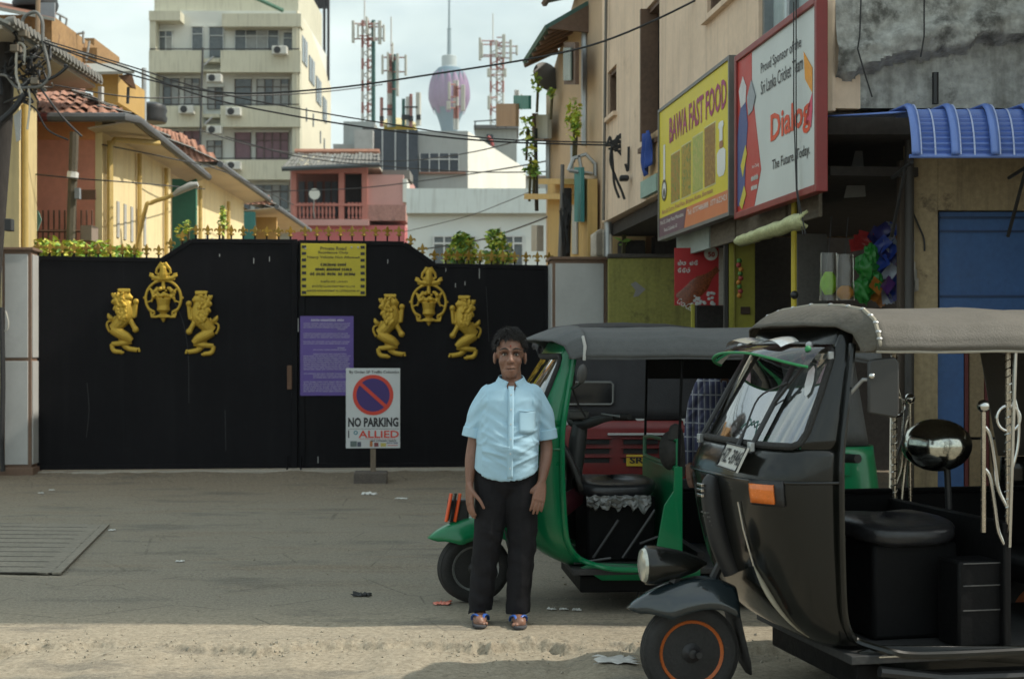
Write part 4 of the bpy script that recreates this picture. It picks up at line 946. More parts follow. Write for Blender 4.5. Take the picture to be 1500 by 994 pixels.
# windows
DKW = mat('dark_room', (.02, .02, .022), .7); FRAME = mat('window_brown', (.14, .085, .055), .7, var=.3); ALU = mat('aluminium', (.25, .27, .28), .4, metal=.5); GLZ = mat('dim_glass', (.05, .06, .065), .06, var=.2, spec=.8)
for i, (a, b, z0, z1) in enumerate(holes):
    w = MB().box(a, b, .15, .17, z0, z1).build('window', DKW, r, None)
    t = .05
    for (xa, xb, za, zb) in ((a, a+t, z0, z1), (b-t, b, z0, z1), (a+t, b-t, z0, z0+t), (a+t, b-t, z1-t, z1)):
        MB().box(xa, xb, .03, .12, za, zb).build('frame', FRAME if i < 3 else ALU, w, None)
    MB().box(a-.04, b+.04, -.05, .10, z0-.05, z0-.002).build('sill', PLAS if i != 1 else FRAME, w, None)
    if i == 3 or b-a > 1.2:
        MB().box((a+b)/2-.03, (a+b)/2+.03, .03, .12, z0+t, z1-t).build('mullion', ALU, w, None)
    if i >= 2: MB().box(a+t, b-t, .10, .108, z0+t, z1-t).build('pane', GLZ if i == 2 else mat('pale_glass', (.42, .50, .50), .1), w, None)
# open shutter leaf and blue cloth at the tall window
hx = holes[1] if False else [h for h in holes if abs(h[0]-sx(942)) < .01][0]
MB().box(hx[0]+.12, hx[0]+.17, -.06, .12, hx[2]+.05, hx[3]).build('shutter', FRAME, r, None)
cl = MB().grid(lambda u, v: Vector((hx[1]-.30+.28*u+.02*math.sin(v*7), -.09-.03*math.sin(u*9+v*3), 3.62-.42*v*(1-.25*u))), 12, 10).build('hanging_cloth', mat('blue_cloth', (.03, .07, .28), .9, var=.2), None, 60, solid=.006)
cl.matrix_world = IM.inverted(); tag(cl, 'blue cloth hanging over the sill of the tall dark window', 'cloth')
# lower canopy beam along the facade
BEAM = mat('weathered_board', (.14, .115, .085), .85, var=.4, vs=3, bump=.5, bs=30, stretch=(.3, 1, 1)); PALEB = mat('pale_tin', (.33, .38, .35), .7, var=.25, vs=4, spots=((.2, .19, .16), .3, 4))
for a, b, m_ in ((990, 1038, PALEB), (1039, 1075, BEAM), (1076, 1105, BEAM), (1106, 1150, BEAM), (1151, 1197, BEAM)):
    MB().box(sx(a, -.05)+.005, sx(b, -.05)-.005, .05+rnd.uniform(0, .02), .09, 2.34, 2.62).build('fascia_board', m_, r, None, bevel=.004)
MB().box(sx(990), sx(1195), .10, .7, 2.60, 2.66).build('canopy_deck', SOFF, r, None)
# shop fronts set back under the upper storey
BK = .95
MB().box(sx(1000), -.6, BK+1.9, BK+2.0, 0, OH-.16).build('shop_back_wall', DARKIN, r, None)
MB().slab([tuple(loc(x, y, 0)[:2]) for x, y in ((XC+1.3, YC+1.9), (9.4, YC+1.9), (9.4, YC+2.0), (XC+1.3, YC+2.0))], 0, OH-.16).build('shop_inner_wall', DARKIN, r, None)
YPAN = mat('yellow_panel', (.34, .31, .035), .6, var=.2, vs=3, spots=((.2, .19, .05), .15, 4)); YPOST = mat('yellow_post', (.50, .39, .03), .55, var=.2)
GSHUT = mat('grey_shutter', (.085, .078, .07), .7, var=.3, vs=4)
def face(px0, px1, py0, py1, d, m_, nm, th=.06, bev=.004, parent=None):
    """upright board facing the camera at depth d, in the building's frame"""
    x0, x1, z0, z1 = X(px0, d), X(px1, d), (Z(py0, d) if py0 is not None else 0), Z(py1, d)
    b = MB(); b.box(x0, x1, d, d+th, z0, z1); b.v = [tuple(IM @ Vector(p)) for p in b.v]
    return b.build(nm, m_, parent or r, None, bevel=bev)
face(1076, 1106, None, 352, 11.9, YPAN, 'yellow_door_panel'); face(1068, 1075, None, 350, 11.85, YPAN, 'door_post'); face(1061, 1067, None, 350, 11.85, mat('dark_post', (.04, .035, .03), .7), 'door_post')
face(1013, 1018, None, 445, 12.6, YPAN, 'door_post'); face(1020, 1060, None, 440, 13.4, DARKIN, 'back_panel')
pz = face(1085, 1099, 460, 449, 11.88, mat('rust_plate', (.06, .035, .02), .8), 'small_plate', .01)
face(1168, 1212, None, 342, 10.35, GSHUT, 'grey_shutter'); 
pb = MB().tube([loc(X(1163, 9.9), 9.9, 0), loc(X(1163, 9.9), 9.9, 2.62)], .02, 8).build('yellow_pole', YPOST, r); MB().ball(loc(X(1163, 9.9), 9.88, Z(432, 9.9)), .03, 8, 6).build('pole_knob', BLACK, pb)
# ---- front wall at street level: beige wall, blue shutter door, red framed wood panels
BEI = mat('grimy_beige_wall', (.36, .28, .165), .9, var=.3, vs=2.5, bump=.4, bs=30, spots=((.10, .075, .05), .28, 3.5), streak=((.09, .07, .05), .6))
YF = YC+.35
face(1338, 1374, None, 205, YF, BEI, 'pier', .25); face(1374, 1660, 308, 205, YF+.003, BEI, 'lintel_wall', .22); face(1560, 1660, None, 308, YF, BEI, 'pier', .25)
BLU = mat('blue_metal_door', (.040, .115, .30), .5, var=.22, vs=2.5, spots=((.10, .055, .05), .14, 2.2), bump=.15, bs=20)
face(1376, 1560, 470, 310, YF+.06, BLU, 'blue_panel'); face(1372, 1412, None, 474, YF+.05, BLU, 'blue_door_leaf')
WDP = mat('worn_wood_panel', (.27, .20, .115), .8, var=.3, vs=4, bump=.3, bs=30); RFR = mat('dark_red_frame', (.12, .02, .02), .6)
for a, b in ((1420, 1442), (1450, 1482), (1490, 1552)): face(a, b, 640, 482, YF+.07, WDP, 'wood_panel')
for a, b in ((1413, 1419), (1443, 1449), (1483, 1489), (1553, 1559)): face(a, b, None, 478, YF+.05, RFR, 'door_frame')
for a, b in ((1420, 1442), (1450, 1482), (1490, 1552)): face(a, b, None, 644, YF+.07, WDP, 'wood_panel')
for py in (435, 340, 320): face(1378, 1558, py, py-3, YF+.048, mat('blue_seam', (.018, .05, .14), .5), 'panel_seam', .01, 0)
MB().tube([loc(X(1329, YF), YF-.05, 0), loc(X(1329, YF), YF-.05, 2.95)], .03, 10).build('corner_pipe', mat('dark_pipe', (.05, .045, .04), .6), r)
face(1318, 1326, None, 235, YF, mat('brown_post', (.07, .05, .035), .8), 'shop_post', .08)
face(1331, 1337, None, 300, YF-.02, mat('grey_conduit', (.16, .15, .14), .7), 'conduit', .04)
wr = MB()
A, B = crv([(*loc(X(1338+a, YF), YF-.02, Z(b, YF)), .006) for a, b in ((-2, 312), (6, 330), (14, 350), (15, 368))], 4); wr.tube(A, B, 6); wr.build('loose_wire', CABLE, r)
for i in range(5):
    q = loc(X(1334+rnd.uniform(-3, 6), YF), YF-.04, Z(365+i*13, YF)); MB().grid(lambda u, v: q+Vector((.05*(u-.5), .02*math.sin(6*u+i), .12*(v-.5)*(1-.5*u))), 4, 4).build('peeling_poster', mat('old_paper', (.34, .31, .27), .9, var=.3, vs=20), r, 60)
# grey tapered sheet hanging in the dark opening, dark beam behind
b = MB(); v = [loc(X(px, 9.9), 9.9, Z(py, 9.9)) for px, py in ((1254, 216), (1263, 216), (1268, 288), (1236, 290))]; b.add(v, [(0, 1, 2, 3)]); b.build('tin_flap', mat('dull_tin', (.20, .195, .185), .6), r, None, solid=.01)

# ================================================================ blue awning
AWB = mat('blue_awning_sheet', (.12, .21, .55), .3, var=.14, vs=3, coat=.35, spots=((.2, .27, .5), .12, 5)); AWW = mat('blue_awning_highlight', (.42, .49, .70), .45, var=.25, vs=8)  # seams and rib edges get a pale blue that paints their highlights
aw = thing('curved_awning', 'blue ribbed metal awning curving out from the bare concrete wall', 'awning', (X(1330, 8.6), YC-.075, 0), 0)
ax0 = 0; rib = .235; ztop = 2.925
def arc(t, dr=0):  # t 0 at wall .. 1 at lip ; returns (y, z)
    if t < .35: return -(t/.35)*.36, ztop-.02*(t/.35)+dr
    a = (t-.35)/.65*R(80); rr = .36
    return -.36-math.sin(a)*(.17+dr), ztop-.02-rr*(1-math.cos(a))*1.0+dr*math.cos(a)
for k in range(8):
    xa = k*rib
    # step ridges across each bay
    def bay(u, v):
        y, z = arc(v, .011*math.cos(v*20*2*math.pi)*(1 if v > .33 else .2)); return Vector((xa+.03+(rib-.03)*u, y, z))
    MB().grid(bay, 6, 137).build('awning_sheet', AWB, aw, 25)
    MB().grid(lambda u, v: Vector((xa+.03+(rib-.03)*(.48+.05*u), arc(v, .012)[0], arc(v, .012)[1]+.004)), 3, 40).build('centre_seam', AWW, aw, 40)
    rb = MB()
    rb.grid(lambda u, v: Vector((xa-.012+.05*u, arc(v, .03+.012*math.sin(u*math.pi))[0], arc(v, .03+.012*math.sin(u*math.pi))[1])), 5, 40); rb.build('rib', AWB, aw, 60, solid=.012)
    MB().tube([(xa+.042, *arc(i/30, .036)) for i in range(10, 31)], .0055, 6).build('rib_edge', AWW, aw)
MB().tube([(-.02, *arc(1, 0)), (8*rib, *arc(1, 0))], .012, 8).build('lip', AWB, aw)
MB().add([(-.46, .02, ztop+.01), (.06, .02, ztop+.012), (.06, -.34, ztop-.015), (-.06, -.3, ztop-.02)], [(0, 1, 2, 3)]).build('flat_end', AWB, aw, solid=.008)
for x in (.02, .76, 1.5): MB().tube([(x, .0, ztop-.38), (x, -.44, ztop-.34)], .012, 8).build('bracket', BLACK, aw)
for x in (.02, .76, 1.5): MB().tube([(x, .02, ztop-.75), (x, -.3, ztop-.36)], .012, 8).build('brace', BLACK, aw)

# ================================================================ shop signs on the facade
def facade_sign(name, label, px0, px1, z0, z1, off):
    a, b = sx(px0, off), sx(px1, off)
    o = thing(name, label, 'sign', Matrix.Translation(FR0) @ Matrix.Rotation(FYAW, 4, 'Z') @ Vector((a, -off, z0)), FYAW)
    return o, b-a, z1-z0
SY = mat('sign_yellow_vinyl', (.68, .56, .02), .45, var=.1, vs=2); SMA = mat('sign_magenta', (.33, .03, .12), .5); SOR = mat('sign_orange', (.62, .19, .07), .5, var=.12); SPU = mat('sign_plum', (.12, .055, .085), .5)
fr, W, H = facade_sign('shop_sign', 'yellow fast food shop sign with food pictures above the shop', 966, 1068, 2.53, 3.71, .10)
MB().box(0, W, .0, .05, 0, H).build('panel', SY, fr, None)
for xa, xb, za, zb in ((-.03, 0, -.03, H+.03), (W, W+.03, -.03, H+.03), (0, W, -.03, 0), (0, W, H, H+.03)): MB().box(xa, xb, -.012, .07, za, zb).build('frame', mat('sign_frame_grey', (.17, .17, .165), .5, metal=.3), fr, None)
T(fr, 'BAWA FAST FOOD', W*.17, W*.97, H*.70, H*.90, SMA, bold=.02)
FOODC = [((.36, .20, .02), (.12, .22, .02)), ((.40, .26, .02), (.10, .20, .03)), ((.36, .40, .08), (.5, .42, .12)), ((.26, .13, .02), (.38, .22, .03))]
for i, (c1, c2) in enumerate(FOODC):
    xa = W*(.20+.165*i); ha = H*(.60+.015*i); hb = H*.235
    MB().box(xa-.012, xa+W*.135+.012, -.003, 0, hb-.012, ha+.012).build('picture_border', mat('sign_pale', (.62, .58, .30), .5), fr, None)
    MB().box(xa, xa+W*.135, -.006, -.003, hb, ha).build('food_picture', mat('food_%d' % i, c1, .5, var=.8, vs=14, spots=(c2, .5, 22), bump=.4, bs=30), fr, None)
def chef(x, s):
    MB().lathe([(.05*s, .0), (.09*s, .06*s), (.095*s, .28*s), (.05*s, .32*s)], 12, Matrix.Translation((x, -.003, H*.26)) @ Matrix.Diagonal((2.0, .03, 1, 1))).build('chef_coat', WHITEP, fr)
    MB().lathe([(.035*s, 0), (.045*s, .04*s), (.03*s, .08*s)], 12, Matrix.Translation((x, -.004, H*.26+.33*s)) @ Matrix.Diagonal((2.0, .03, 1, 1))).build('chef_face', mat('chef_skin', (.35, .17, .09), .6), fr)
    MB().lathe([(.035*s, 0), (.036*s, .14*s), (.06*s, .17*s), (.05*s, .22*s), (.01*s, .23*s)], 12, Matrix.Translation((x, -.005, H*.26+.41*s)) @ Matrix.Diagonal((2.0, .03, 1, 1))).build('chef_hat', WHITEP, fr)
chef(W*.905, .68); 
disc(MB(), (W*.085, H*.36), .0, .10, -.004, 24).build('badge', WHITEP, fr, None); disc(MB(), (W*.085, H*.36), .075, .10, -.006, 24).build('badge_ring', INK, fr, None)
disc(MB(), (W*.085, H*.34), .0, .04, -.006, 16).build('badge_figure', INK, fr, None); MB().box(W*.07, W*.10, -.004, -.003, H*.44, H*.72).build('white_streak', WHITEP, fr, None)
T(fr, 'Rice & Curry, Fried Rice, Biriyani, Kottu, Shorteats', W*.05, W*.80, H*.165, H*.21, SMA)
MB().box(W*.40, W-.004, -.003, 0, .003, H*.15).build('orange_band', SOR, fr, None); MB().prism([(.004, .003), (W*.40, .003), (W*.44, H*.15), (.004, H*.15)], -.005, -.003).build('plum_band', SPU, fr, None)
T(fr, 'No.02, Unity Place Maradana', W*.03, W*.40, H*.085, H*.125, WHITEP, y=-.008); T(fr, 'Road, Colombo 10', W*.09, W*.30, H*.025, H*.06, WHITEP, y=-.008); T(fr, 'Tel: 0777486888  0771622421', W*.46, W*.98, H*.085, H*.125, WHITEP, y=-.008)
fr, W, H = facade_sign('shop_sign', 'white phone company sign with red frame and orange lettering', 1081, 1196, 2.50, 3.64, .10)
DW = mat('sign_white_vinyl', (.56, .60, .58), .4, var=.08, vs=2, bump=.12, bs=6); DRF = mat('red_sign_frame', (.22, .025, .022), .45, var=.15, spots=((.45, .3, .28), .1, 9)); DOR = mat('orange_red_letters', (.68, .075, .02), .5)
MB().box(0, W, .0, .05, 0, H).build('panel', DW, fr, None)
for xa, xb, za, zb in ((-.05, 0, -.05, H+.05), (W, W+.05, -.05, H+.05), (0, W, -.05, 0), (0, W, H, H+.05)): MB().box(xa, xb, -.02, .055, za, zb).build('frame', DRF, fr, None, bevel=.006)
MB().prism([(.0, .0), (W*.235, .0), (W*.33, H*.22), (W*.26, H*.52), (W*.20, H*.80), (W*.20, H-.004), (.0, H-.004)], -.003, 0).build('red_panel', mat('print_red', (.48, .04, .03), .45, var=.15), fr, None)
# printed sports figure: plain generic figure
def pr(poly, m_, nm, y): MB().prism([(W*a, H*b) for a, b in poly], y, y+.002).build(nm, m_, fr, None)
pr([(.02, .62), (.06, .72), (.12, .70), (.15, .55), (.12, .35), (.10, .04), (.0, .04), (.0, .5)], mat('print_blue', (.06, .09, .25), .5, var=.5, vs=14), 'printed_player', -.006)
pr([(.02, .80), (.08, .88), (.13, .80), (.12, .70), (.05, .68)], mat('print_white', (.6, .6, .6), .5, var=.2, vs=10), 'printed_helmet', -.007)
pr([(.14, .72), (.2, .82), (.26, .70), (.22, .62), (.16, .60)], mat('print_grey', (.30, .33, .36), .5, var=.3, vs=10), 'printed_glove', -.007)
pr([(.05, .30), (.12, .42), (.14, .36), (.08, .22)], mat('print_yellow', (.6, .5, .05), .5), 'printed_stripe', -.008); pr([(.03, .05), (.10, .16), (.13, .10), (.07, .01)], MATS['print_yellow'], 'printed_stripe', -.008)
T(fr, 'Proud Sponsor of the', W*.33, W*.83, H*.80, H*.885, INK, bold=.005); T(fr, 'Sri Lanka Cricket Team', W*.33, W*.85, H*.685, H*.77, INK, bold=.005)
T(fr, 'Dialog', W*.46, W*.935, H*.31, H*.525, DOR, bold=.025); T(fr, 'The Future. Today.', W*.48, W*.93, H*.165, H*.245, INK, bold=.008)
T(fr, 'Axis Dialog', W*.21, W*.31, H*.24, H*.27, WHITEP, y=-.006); strokes(fr, (6, 5, 6), W*.2, W*.3, H*.17, H*.2, WHITEP, 31, .25, -.006); strokes(fr, (5, 6), W*.2, W*.29, H*.11, H*.14, WHITEP, 32, .25, -.006)
pr([(.86, .78), (.955, .66), (.955, .52), (.875, .62)], mat('print_orange', (.75, .30, .02), .5, var=.2, vs=6), 'emblem', -.004); pr([(.955, .52), (.91, .46), (.88, .37), (.94, .33), (.955, .42)], mat('print_pink', (.6, .06, .12), .5), 'emblem', -.004)
for o_ in (0, .05):
    MB().tube([(W*.80+o_, -.035, H+.10), (W*.80+o_, -.035, H*.5), (W*.83+o_*.3, -.035, 0), (W*.88+o_, -.02, -.3)], .0042, 6).build('cable_loop', CABLE, fr)

# rolled up banner under the large sign
bn = MB(); bn.grid(lambda u, v: P(1086, 346, 10.4).lerp(P(1183, 309, 9.2), u).lerp(P(1086, 360, 10.4).lerp(P(1183, 332, 9.2), u), v)+Vector((-.05*math.sin(v*3.14)+.012*fbm((u*9, v*4, 2), 3), 0, .012*fbm((u*7, 3, 1), 3))), 24, 7)
o = bn.build('cloth_banner', mat('banner_cream', (.46, .47, .24), .7, var=.35, vs=5, spots=((.16, .20, .07), .35, 5)), None, 60, solid=.02); tag(o, 'faded cream and green cloth strip hanging under the red framed sign', 'banner')

# cold drink poster
pdp = 12.9; r2 = thing('drink_poster', 'red cola poster with a glass bottle beside the green wall', 'poster', (X(988, pdp), pdp, Z(447, pdp)), 0)
W, H = X(1060, pdp)-X(988, pdp), Z(363, pdp)-Z(447, pdp); CR = mat('poster_red', (.42, .012, .015), .45, var=.12)
MB().box(0, W, 0, .02, 0, H).build('board', CR, r2, None); MB().box(W*.90, W+.0, -.003, 0, .002, H).build('side_strip', mat('poster_side', (.40, .37, .32), .6, var=.3, vs=12), r2, None)
disc(MB(), (W*.74, H*.90), 0, W*.14, -.004, 24).build('price_disc', WHITEP, r2, None); T(r2, '50', W*.68, W*.82, H*.84, H*.93, CR, y=-.006, bold=.03)
strokes(r2, (2, 2), W*.06, W*.54, H*.70, H*.78, WHITEP, 41, .2, -.004); strokes(r2, (3,), W*.06, W*.38, H*.57, H*.65, WHITEP, 42, .2, -.004)
bot = MB(); bot.lathe([(.001, 0), (.06, .002), (.066, .03), (.06, .1), (.066, .17), (.06, .24), (.03, .31), (.021, .36), (.021, .40), (.024, .41), (.001, .412)], 20, Matrix.Translation((W*.13, -.003, H*.06)) @ Matrix.Rotation(R(48), 4, 'Y') @ Matrix.Diagonal((1.25, .06, 1.1, 1)))
bot.build('bottle_picture', mat('cola_brown', (.20, .05, .018), .2, var=.8, vs=10, spots=((.5, .3, .2), .12, 9)), r2); 
T(r2, 'Coca-Cola', W*.01, W*.36, H*.05, H*.16, WHITEP, y=-.010, italic=.3).rotation_euler = (0, R(30), 0)
pz2 = MB()
for i in range(26):
    x, z = W*(.35+.5*rnd.random()), H*(.02+.24*rnd.random()**1.5); pz2.ball((x, -.004, z), (.016, .003, .014), 6, 5)
o = pz2.build('ice_picture', mat('ice_white', (.55, .55, .54), .3, var=.2), r2, None); o['kind'] = 'stuff'

# green mossy wall joined to the pillar
MOSS = mat('mossy_green_wall', (.26, .25, .065), .9, var=.3, vs=2.5, bump=.5, bs=25, spots=((.11, .10, .035), .34, 3), streak=((.07, .06, .025), .6))
gw = thing('boundary_wall', 'mossy yellow green plastered wall between tiled pillar and drink poster', 'wall', (X(891, 16.4), 16.4, 0), R(-2))
W = X(1012, 16.4)-X(891, 16.4); H = Z(378, 16.4)
MB().box(0, W, 0, .2, 0, H).build('plaster', MOSS, gw, None, bevel=.01); MB().box(-.01, W+.01, -.02, .22, H+.001, H+.05).build('coping', mat('dark_coping', (.07, .06, .05), .9, var=.4), gw, None, bevel=.01)
b = MB(); b.add([(W*.27, -.004, H-.30), (W*.33, -.004, H-.27), (W*.45, -.004, H-.36), (W*.36, -.004, H-.44), (W*.30, -.004, H-.45), (W*.33, -.004, H-.37)], [(0, 1, 2, 3, 4, 5)]); b.build('bare_patch', mat('bare_cement', (.26, .25, .24), .9), gw, None)

# goods in the corner shop: bags and snack packets
BAGP = glass_mat('clear_bag', (.86, .86, .84), .02, .25)
def bag_(px0, px1, py0, py1, d, fills, label):
    x0, x1, z0, z1 = X(px0, d), X(px1, d), Z(py1, d), Z(py0, d)
    o = thing('goods_bag', label, 'bag', ((x0+x1)/2, d, z0), 0, 'bags of goods hanging in the corner shop'); w_, h_ = (x1-x0)/2, z1-z0
    def f(u, v):
        a = u*2*math.pi; k = (1-.12*v-.1*max(0, v-.8)*5*.3); wob = 1+.07*fbm((math.cos(a)*2+px0, math.sin(a)*2, v*5), 3)
        return Vector((w_*math.cos(a)*k*wob, w_*.45*math.sin(a)*k*wob, h_*v))
    for z_a, z_b, m_ in fills:
        MB().grid(lambda u, v: f(u, z_a+(z_b-z_a)*v)*.0+Vector((f(u, z_a+(z_b-z_a)*v).x*.93*(math.sin(math.pi*(.12+.76*v))**.8), f(u, z_a+(z_b-z_a)*v).y*.93*(math.sin(math.pi*(.12+.76*v))**.8), h_*(z_a+(z_b-z_a)*v))), 20, 8, wrapu=True).build('contents', m_, o, 60)
    MB().grid(f, 28, 14, wrapu=True).build('film', BAGP, o, 60)
    MB().tube([(0, 0, h_), (.02, 0, h_+.25)], .004, 6).build('string', CABLE, o)
bag_(1200, 1228, 370, 440, 9.75, [(.12, .60, mat('lime_snack', (.35, .65, .02), .5, var=.2, vs=20))], 'clear bag of lime green puffs hanging in the corner shop')
bag_(1224, 1252, 372, 440, 9.7, [(.02, .32, mat('orange_snack', (.55, .25, .02), .5, var=.2, vs=20))], 'clear bag of orange snacks hanging in the corner shop')
for i, (px, py, s) in enumerate(((1268, 392, .065), (1264, 425, .06), (1283, 412, .05), (1276, 372, .05))):
    o = MB().grid(lambda u, v: Vector((s*math.cos(u*6.283)*math.sin(v*3.1416)*(1+.15*math.sin(u*19)), .6*s*math.sin(u*6.283)*math.sin(v*3.1416), s*1.3*math.cos(v*3.1416)))*(1+.45*fbm((math.cos(u*6.283)*2+i*3, math.sin(u*6.283)*2, v*5), 3)), 28, 18, wrapu=True).build('goods_bundle', mat('green_bundle', (.02, .20, .03), .35, var=.4, vs=12), None, 60)
    o.location = P(px, py, 9.8); tag(o, ('large', 'tall dark', 'small olive', 'topmost')[i]+' green wrapped bundle hanging in the corner shop', 'bundle', 'green bundles in the corner shop')
PKC = [mat('packet_%d' % i, c, .3, var=.3, vs=25) for i, c in enumerate(((.02, .05, .28), (.03, .03, .16), (.45, .17, .03), (.35, .38, .45), (.12, .04, .2), (.35, .03, .03)))]
PK = MB().grid(lambda u, v: Vector((  .042*(u*2-1), .018*math.sin(u*3.14)*math.sin(v*3.14), .058*(v*2-1)+.005*math.sin(u*30)*(1 if v < .1 or v > .9 else 0))), 9, 9)
PKM = [PK.mesh('packet', m_, 60) for m_ in PKC]; rr = random.Random(21)
n_ = 0
for c_ in range(6):
    for k in range(7):
        px = 1283+c_*7.5+rr.uniform(-3, 3); py = 342+k*15+rr.uniform(-5, 5)
        if px > 1322 or (px < 1292 and py > 385 and py < 410): continue
        ci = rr.choice((0, 0, 0, 1, 1, 2, 3, 4)); o = link('snack_packet', PKM[ci]); o.location = P(px, py, 9.75+rr.uniform(0, .3)); o.rotation_euler = (rr.uniform(-.3, .3), rr.uniform(-1.2, 1.2), rr.uniform(-.6, .6)); n_ += 1
        cn = ('bright blue', 'dark navy', 'orange', 'silver grey', 'purple')[ci]; tag(o, cn+' shiny snack packet hanging in the strips beside the shop post', 'packet', cn+' snack packets at the corner shop')
for k in range(3):
    o = link('snack_packet', PKM[5]); o.location = P(1256+k*6, 358-k*5, 9.9); o.rotation_euler = (0, 1.4+.2*k, .2); tag(o, 'red snack packet above the green bundles in the corner shop', 'packet', 'red packets in the corner shop')
# garland by the yellow door
gm = [mat('garland_%d' % i, c, .6) for i, c in enumerate(((.5, .2, .03), (.35, .05, .04), (.08, .2, .04)))]
go_ = thing('flower_garland', 'string of faded flowers hanging on the yellow door panel', 'garland', P(1083, 438, 11.8), 0)
for i in range(9): MB().ball((rnd.uniform(-.015, .015), 0, .03+i*.036), .022, 8, 6).build('flower', gm[i % 3], go_)

# ================================================================ projecting neighbour off to the right: its corner throws the shade over the forecourt
nb = thing('neighbour_building', 'plain plastered building projecting forward beside the blue awning', 'building', (3.75, 7.43, 0), 0)
MB().box(0, 6, 0, 1.55, 0, 7.5).build('wall', BEI, nb, None); MB().box(-.05, 6.05, -.02, 1.6, 7.501, 7.65).build('roof', CONC, nb, None)
# ================================================================ background buildings
class Bld:
    def __init__(s, name, label, px, d, cat='building', group=None):
        s.base = Vector((X(px, d), d, 0)); s.r = thing(name, label, cat, s.base, 0, group)
    def wb(s, nm, m, x0, x1, y0, y1, z0, z1, parent=None, bevel=0):
        b = MB().box(x0-s.base.x, x1-s.base.x, y0-s.base.y, y1-s.base.y, z0, z1); return b.build(nm, m, parent or s.r, None, bevel=bevel)
    def f(s, nm, m, px0, px1, py0, py1, d, th=.1, parent=None, bevel=0):
        """box whose front face fills the given photo rectangle at depth d; py1 None = down to the ground"""
        return s.wb(nm, m, X(px0, d), X(px1, d), d, d+th, 0 if py1 is None else Z(py1, d), Z(py0, d), parent, bevel)
    def t(s, nm, m, pts, r, n=6, parent=None):
        return MB().tube([Vector(p)-s.base for p in pts], r, n).build(nm, m, parent or s.r)
    def poly(s, nm, m, pts, th=.05, parent=None):
        return MB().add([Vector(p)-s.base for p in pts], [tuple(range(len(pts)))]).build(nm, m, parent or s.r, None, solid=th)
CRW = mat('cream_render', (.56, .54, .42), .85, var=.1, vs=.25, streak=((.34, .32, .24), .7)); WHW = mat('white_render', (.62, .63, .58), .85, var=.08, vs=.3); BLUW = mat('bluish_white', (.58, .64, .63), .85, var=.1, vs=.6, streak=((.34, .36, .34), .5), spots=((.36, .37, .35), .12, .8))
WGL = mat('window_glass', (.10, .115, .12), .15, var=.35, vs=.6); WFR = mat('window_white', (.55, .57, .56), .6); WBR = mat('window_mull', (.10, .075, .06), .7); CURT = mat('mauve_curtain', (.20, .12, .14), .8, var=.35, vs=3)
ACW = mat('ac_white', (.55, .55, .50), .5)
YELW = mat('yellow_wall', (.80, .66, .38), .85, var=.12, vs=.8, streak=((.46, .33, .15), .4)); YPIPE = mat('yellow_pipe', (.52, .37, .12), .6); REDW = mat('terracotta_wall', (.76, .33, .24), .85, var=.18, vs=1, spots=((.56, .24, .18), .2, 1.5)); SOFT = mat('soffit_board', (.40, .36, .29), .8, var=.15)
GTILE = mat('grey_roof_tile', (.17, .165, .15), .9, var=.3, vs=6, spots=((.07, .065, .06), .25, 5)); RTILE = mat('red_roof_tile', (.37, .185, .125), .9, var=.35, vs=4, spots=((.12, .06, .045), .25, 5)); TEALW = mat('teal_wall', (.06, .23, .22), .8, var=.2)
CORR = mat('old_corrugated', (.30, .30, .27), .85, var=.25, vs=3, spots=((.14, .11, .08), .25, 3))
# ---- apartment block
A = Bld('apartment_block', 'tall cream apartment block with recessed balconies and air conditioners', 330, 80); D = 80.0
A.wb('wall', WHW, X(221, D), X(438, D), D+.01, 93.5, 0, Z(16, D)); 
A.poly('side_wall', mat('side_render', (.62, .58, .45), .85, var=.08, vs=.3), [(X(438, D)+.02, D-.9, 0), (X(438, D)+.02, 93.6, 0), (X(438, D)+.02, 93.6, Z(60, D)), (X(438, D)+.02, 84.5, Z(20, D)), (X(438, D)+.02, D-.9, Z(20, D))], .08)
A.f('left_fin', CRW, 219, 228, 20, None, D-.9, .9); A.f('right_fin', CRW, 428, 439, 20, None, D-.85, .85)
A.f('attic', CRW, 226, 437, -40, 30, D+.6, 10)
A.f('roof_slab', CRW, 218, 264, 16, 30, D-1.0, 1); A.f('roof_slab', CRW, 325, 441, 20, 39, D-1.0, 1)
for y0, y1 in ((74, 106), (155, 186), (234, 263), (312, 340)):
    A.f('balcony_parapet', CRW, 218, 296, y0, y1, D-1.0, .3); A.f('balcony_parapet', CRW, 323, 440, y0, y1, D-1.0, .3)
    A.f('balcony_floor', CRW, 219, 439, y1-4, y1-1, D-.7, .7); A.f('core_balcony', CRW, 297, 322, y0+12, y0+17, D-.8, .8)
    A.t('balcony_rail', BLACK, [(X(219, D-1), D-1, Z(y0-2, D-1)), (X(439, D-1), D-1, Z(y0-2, D-1))], .035)
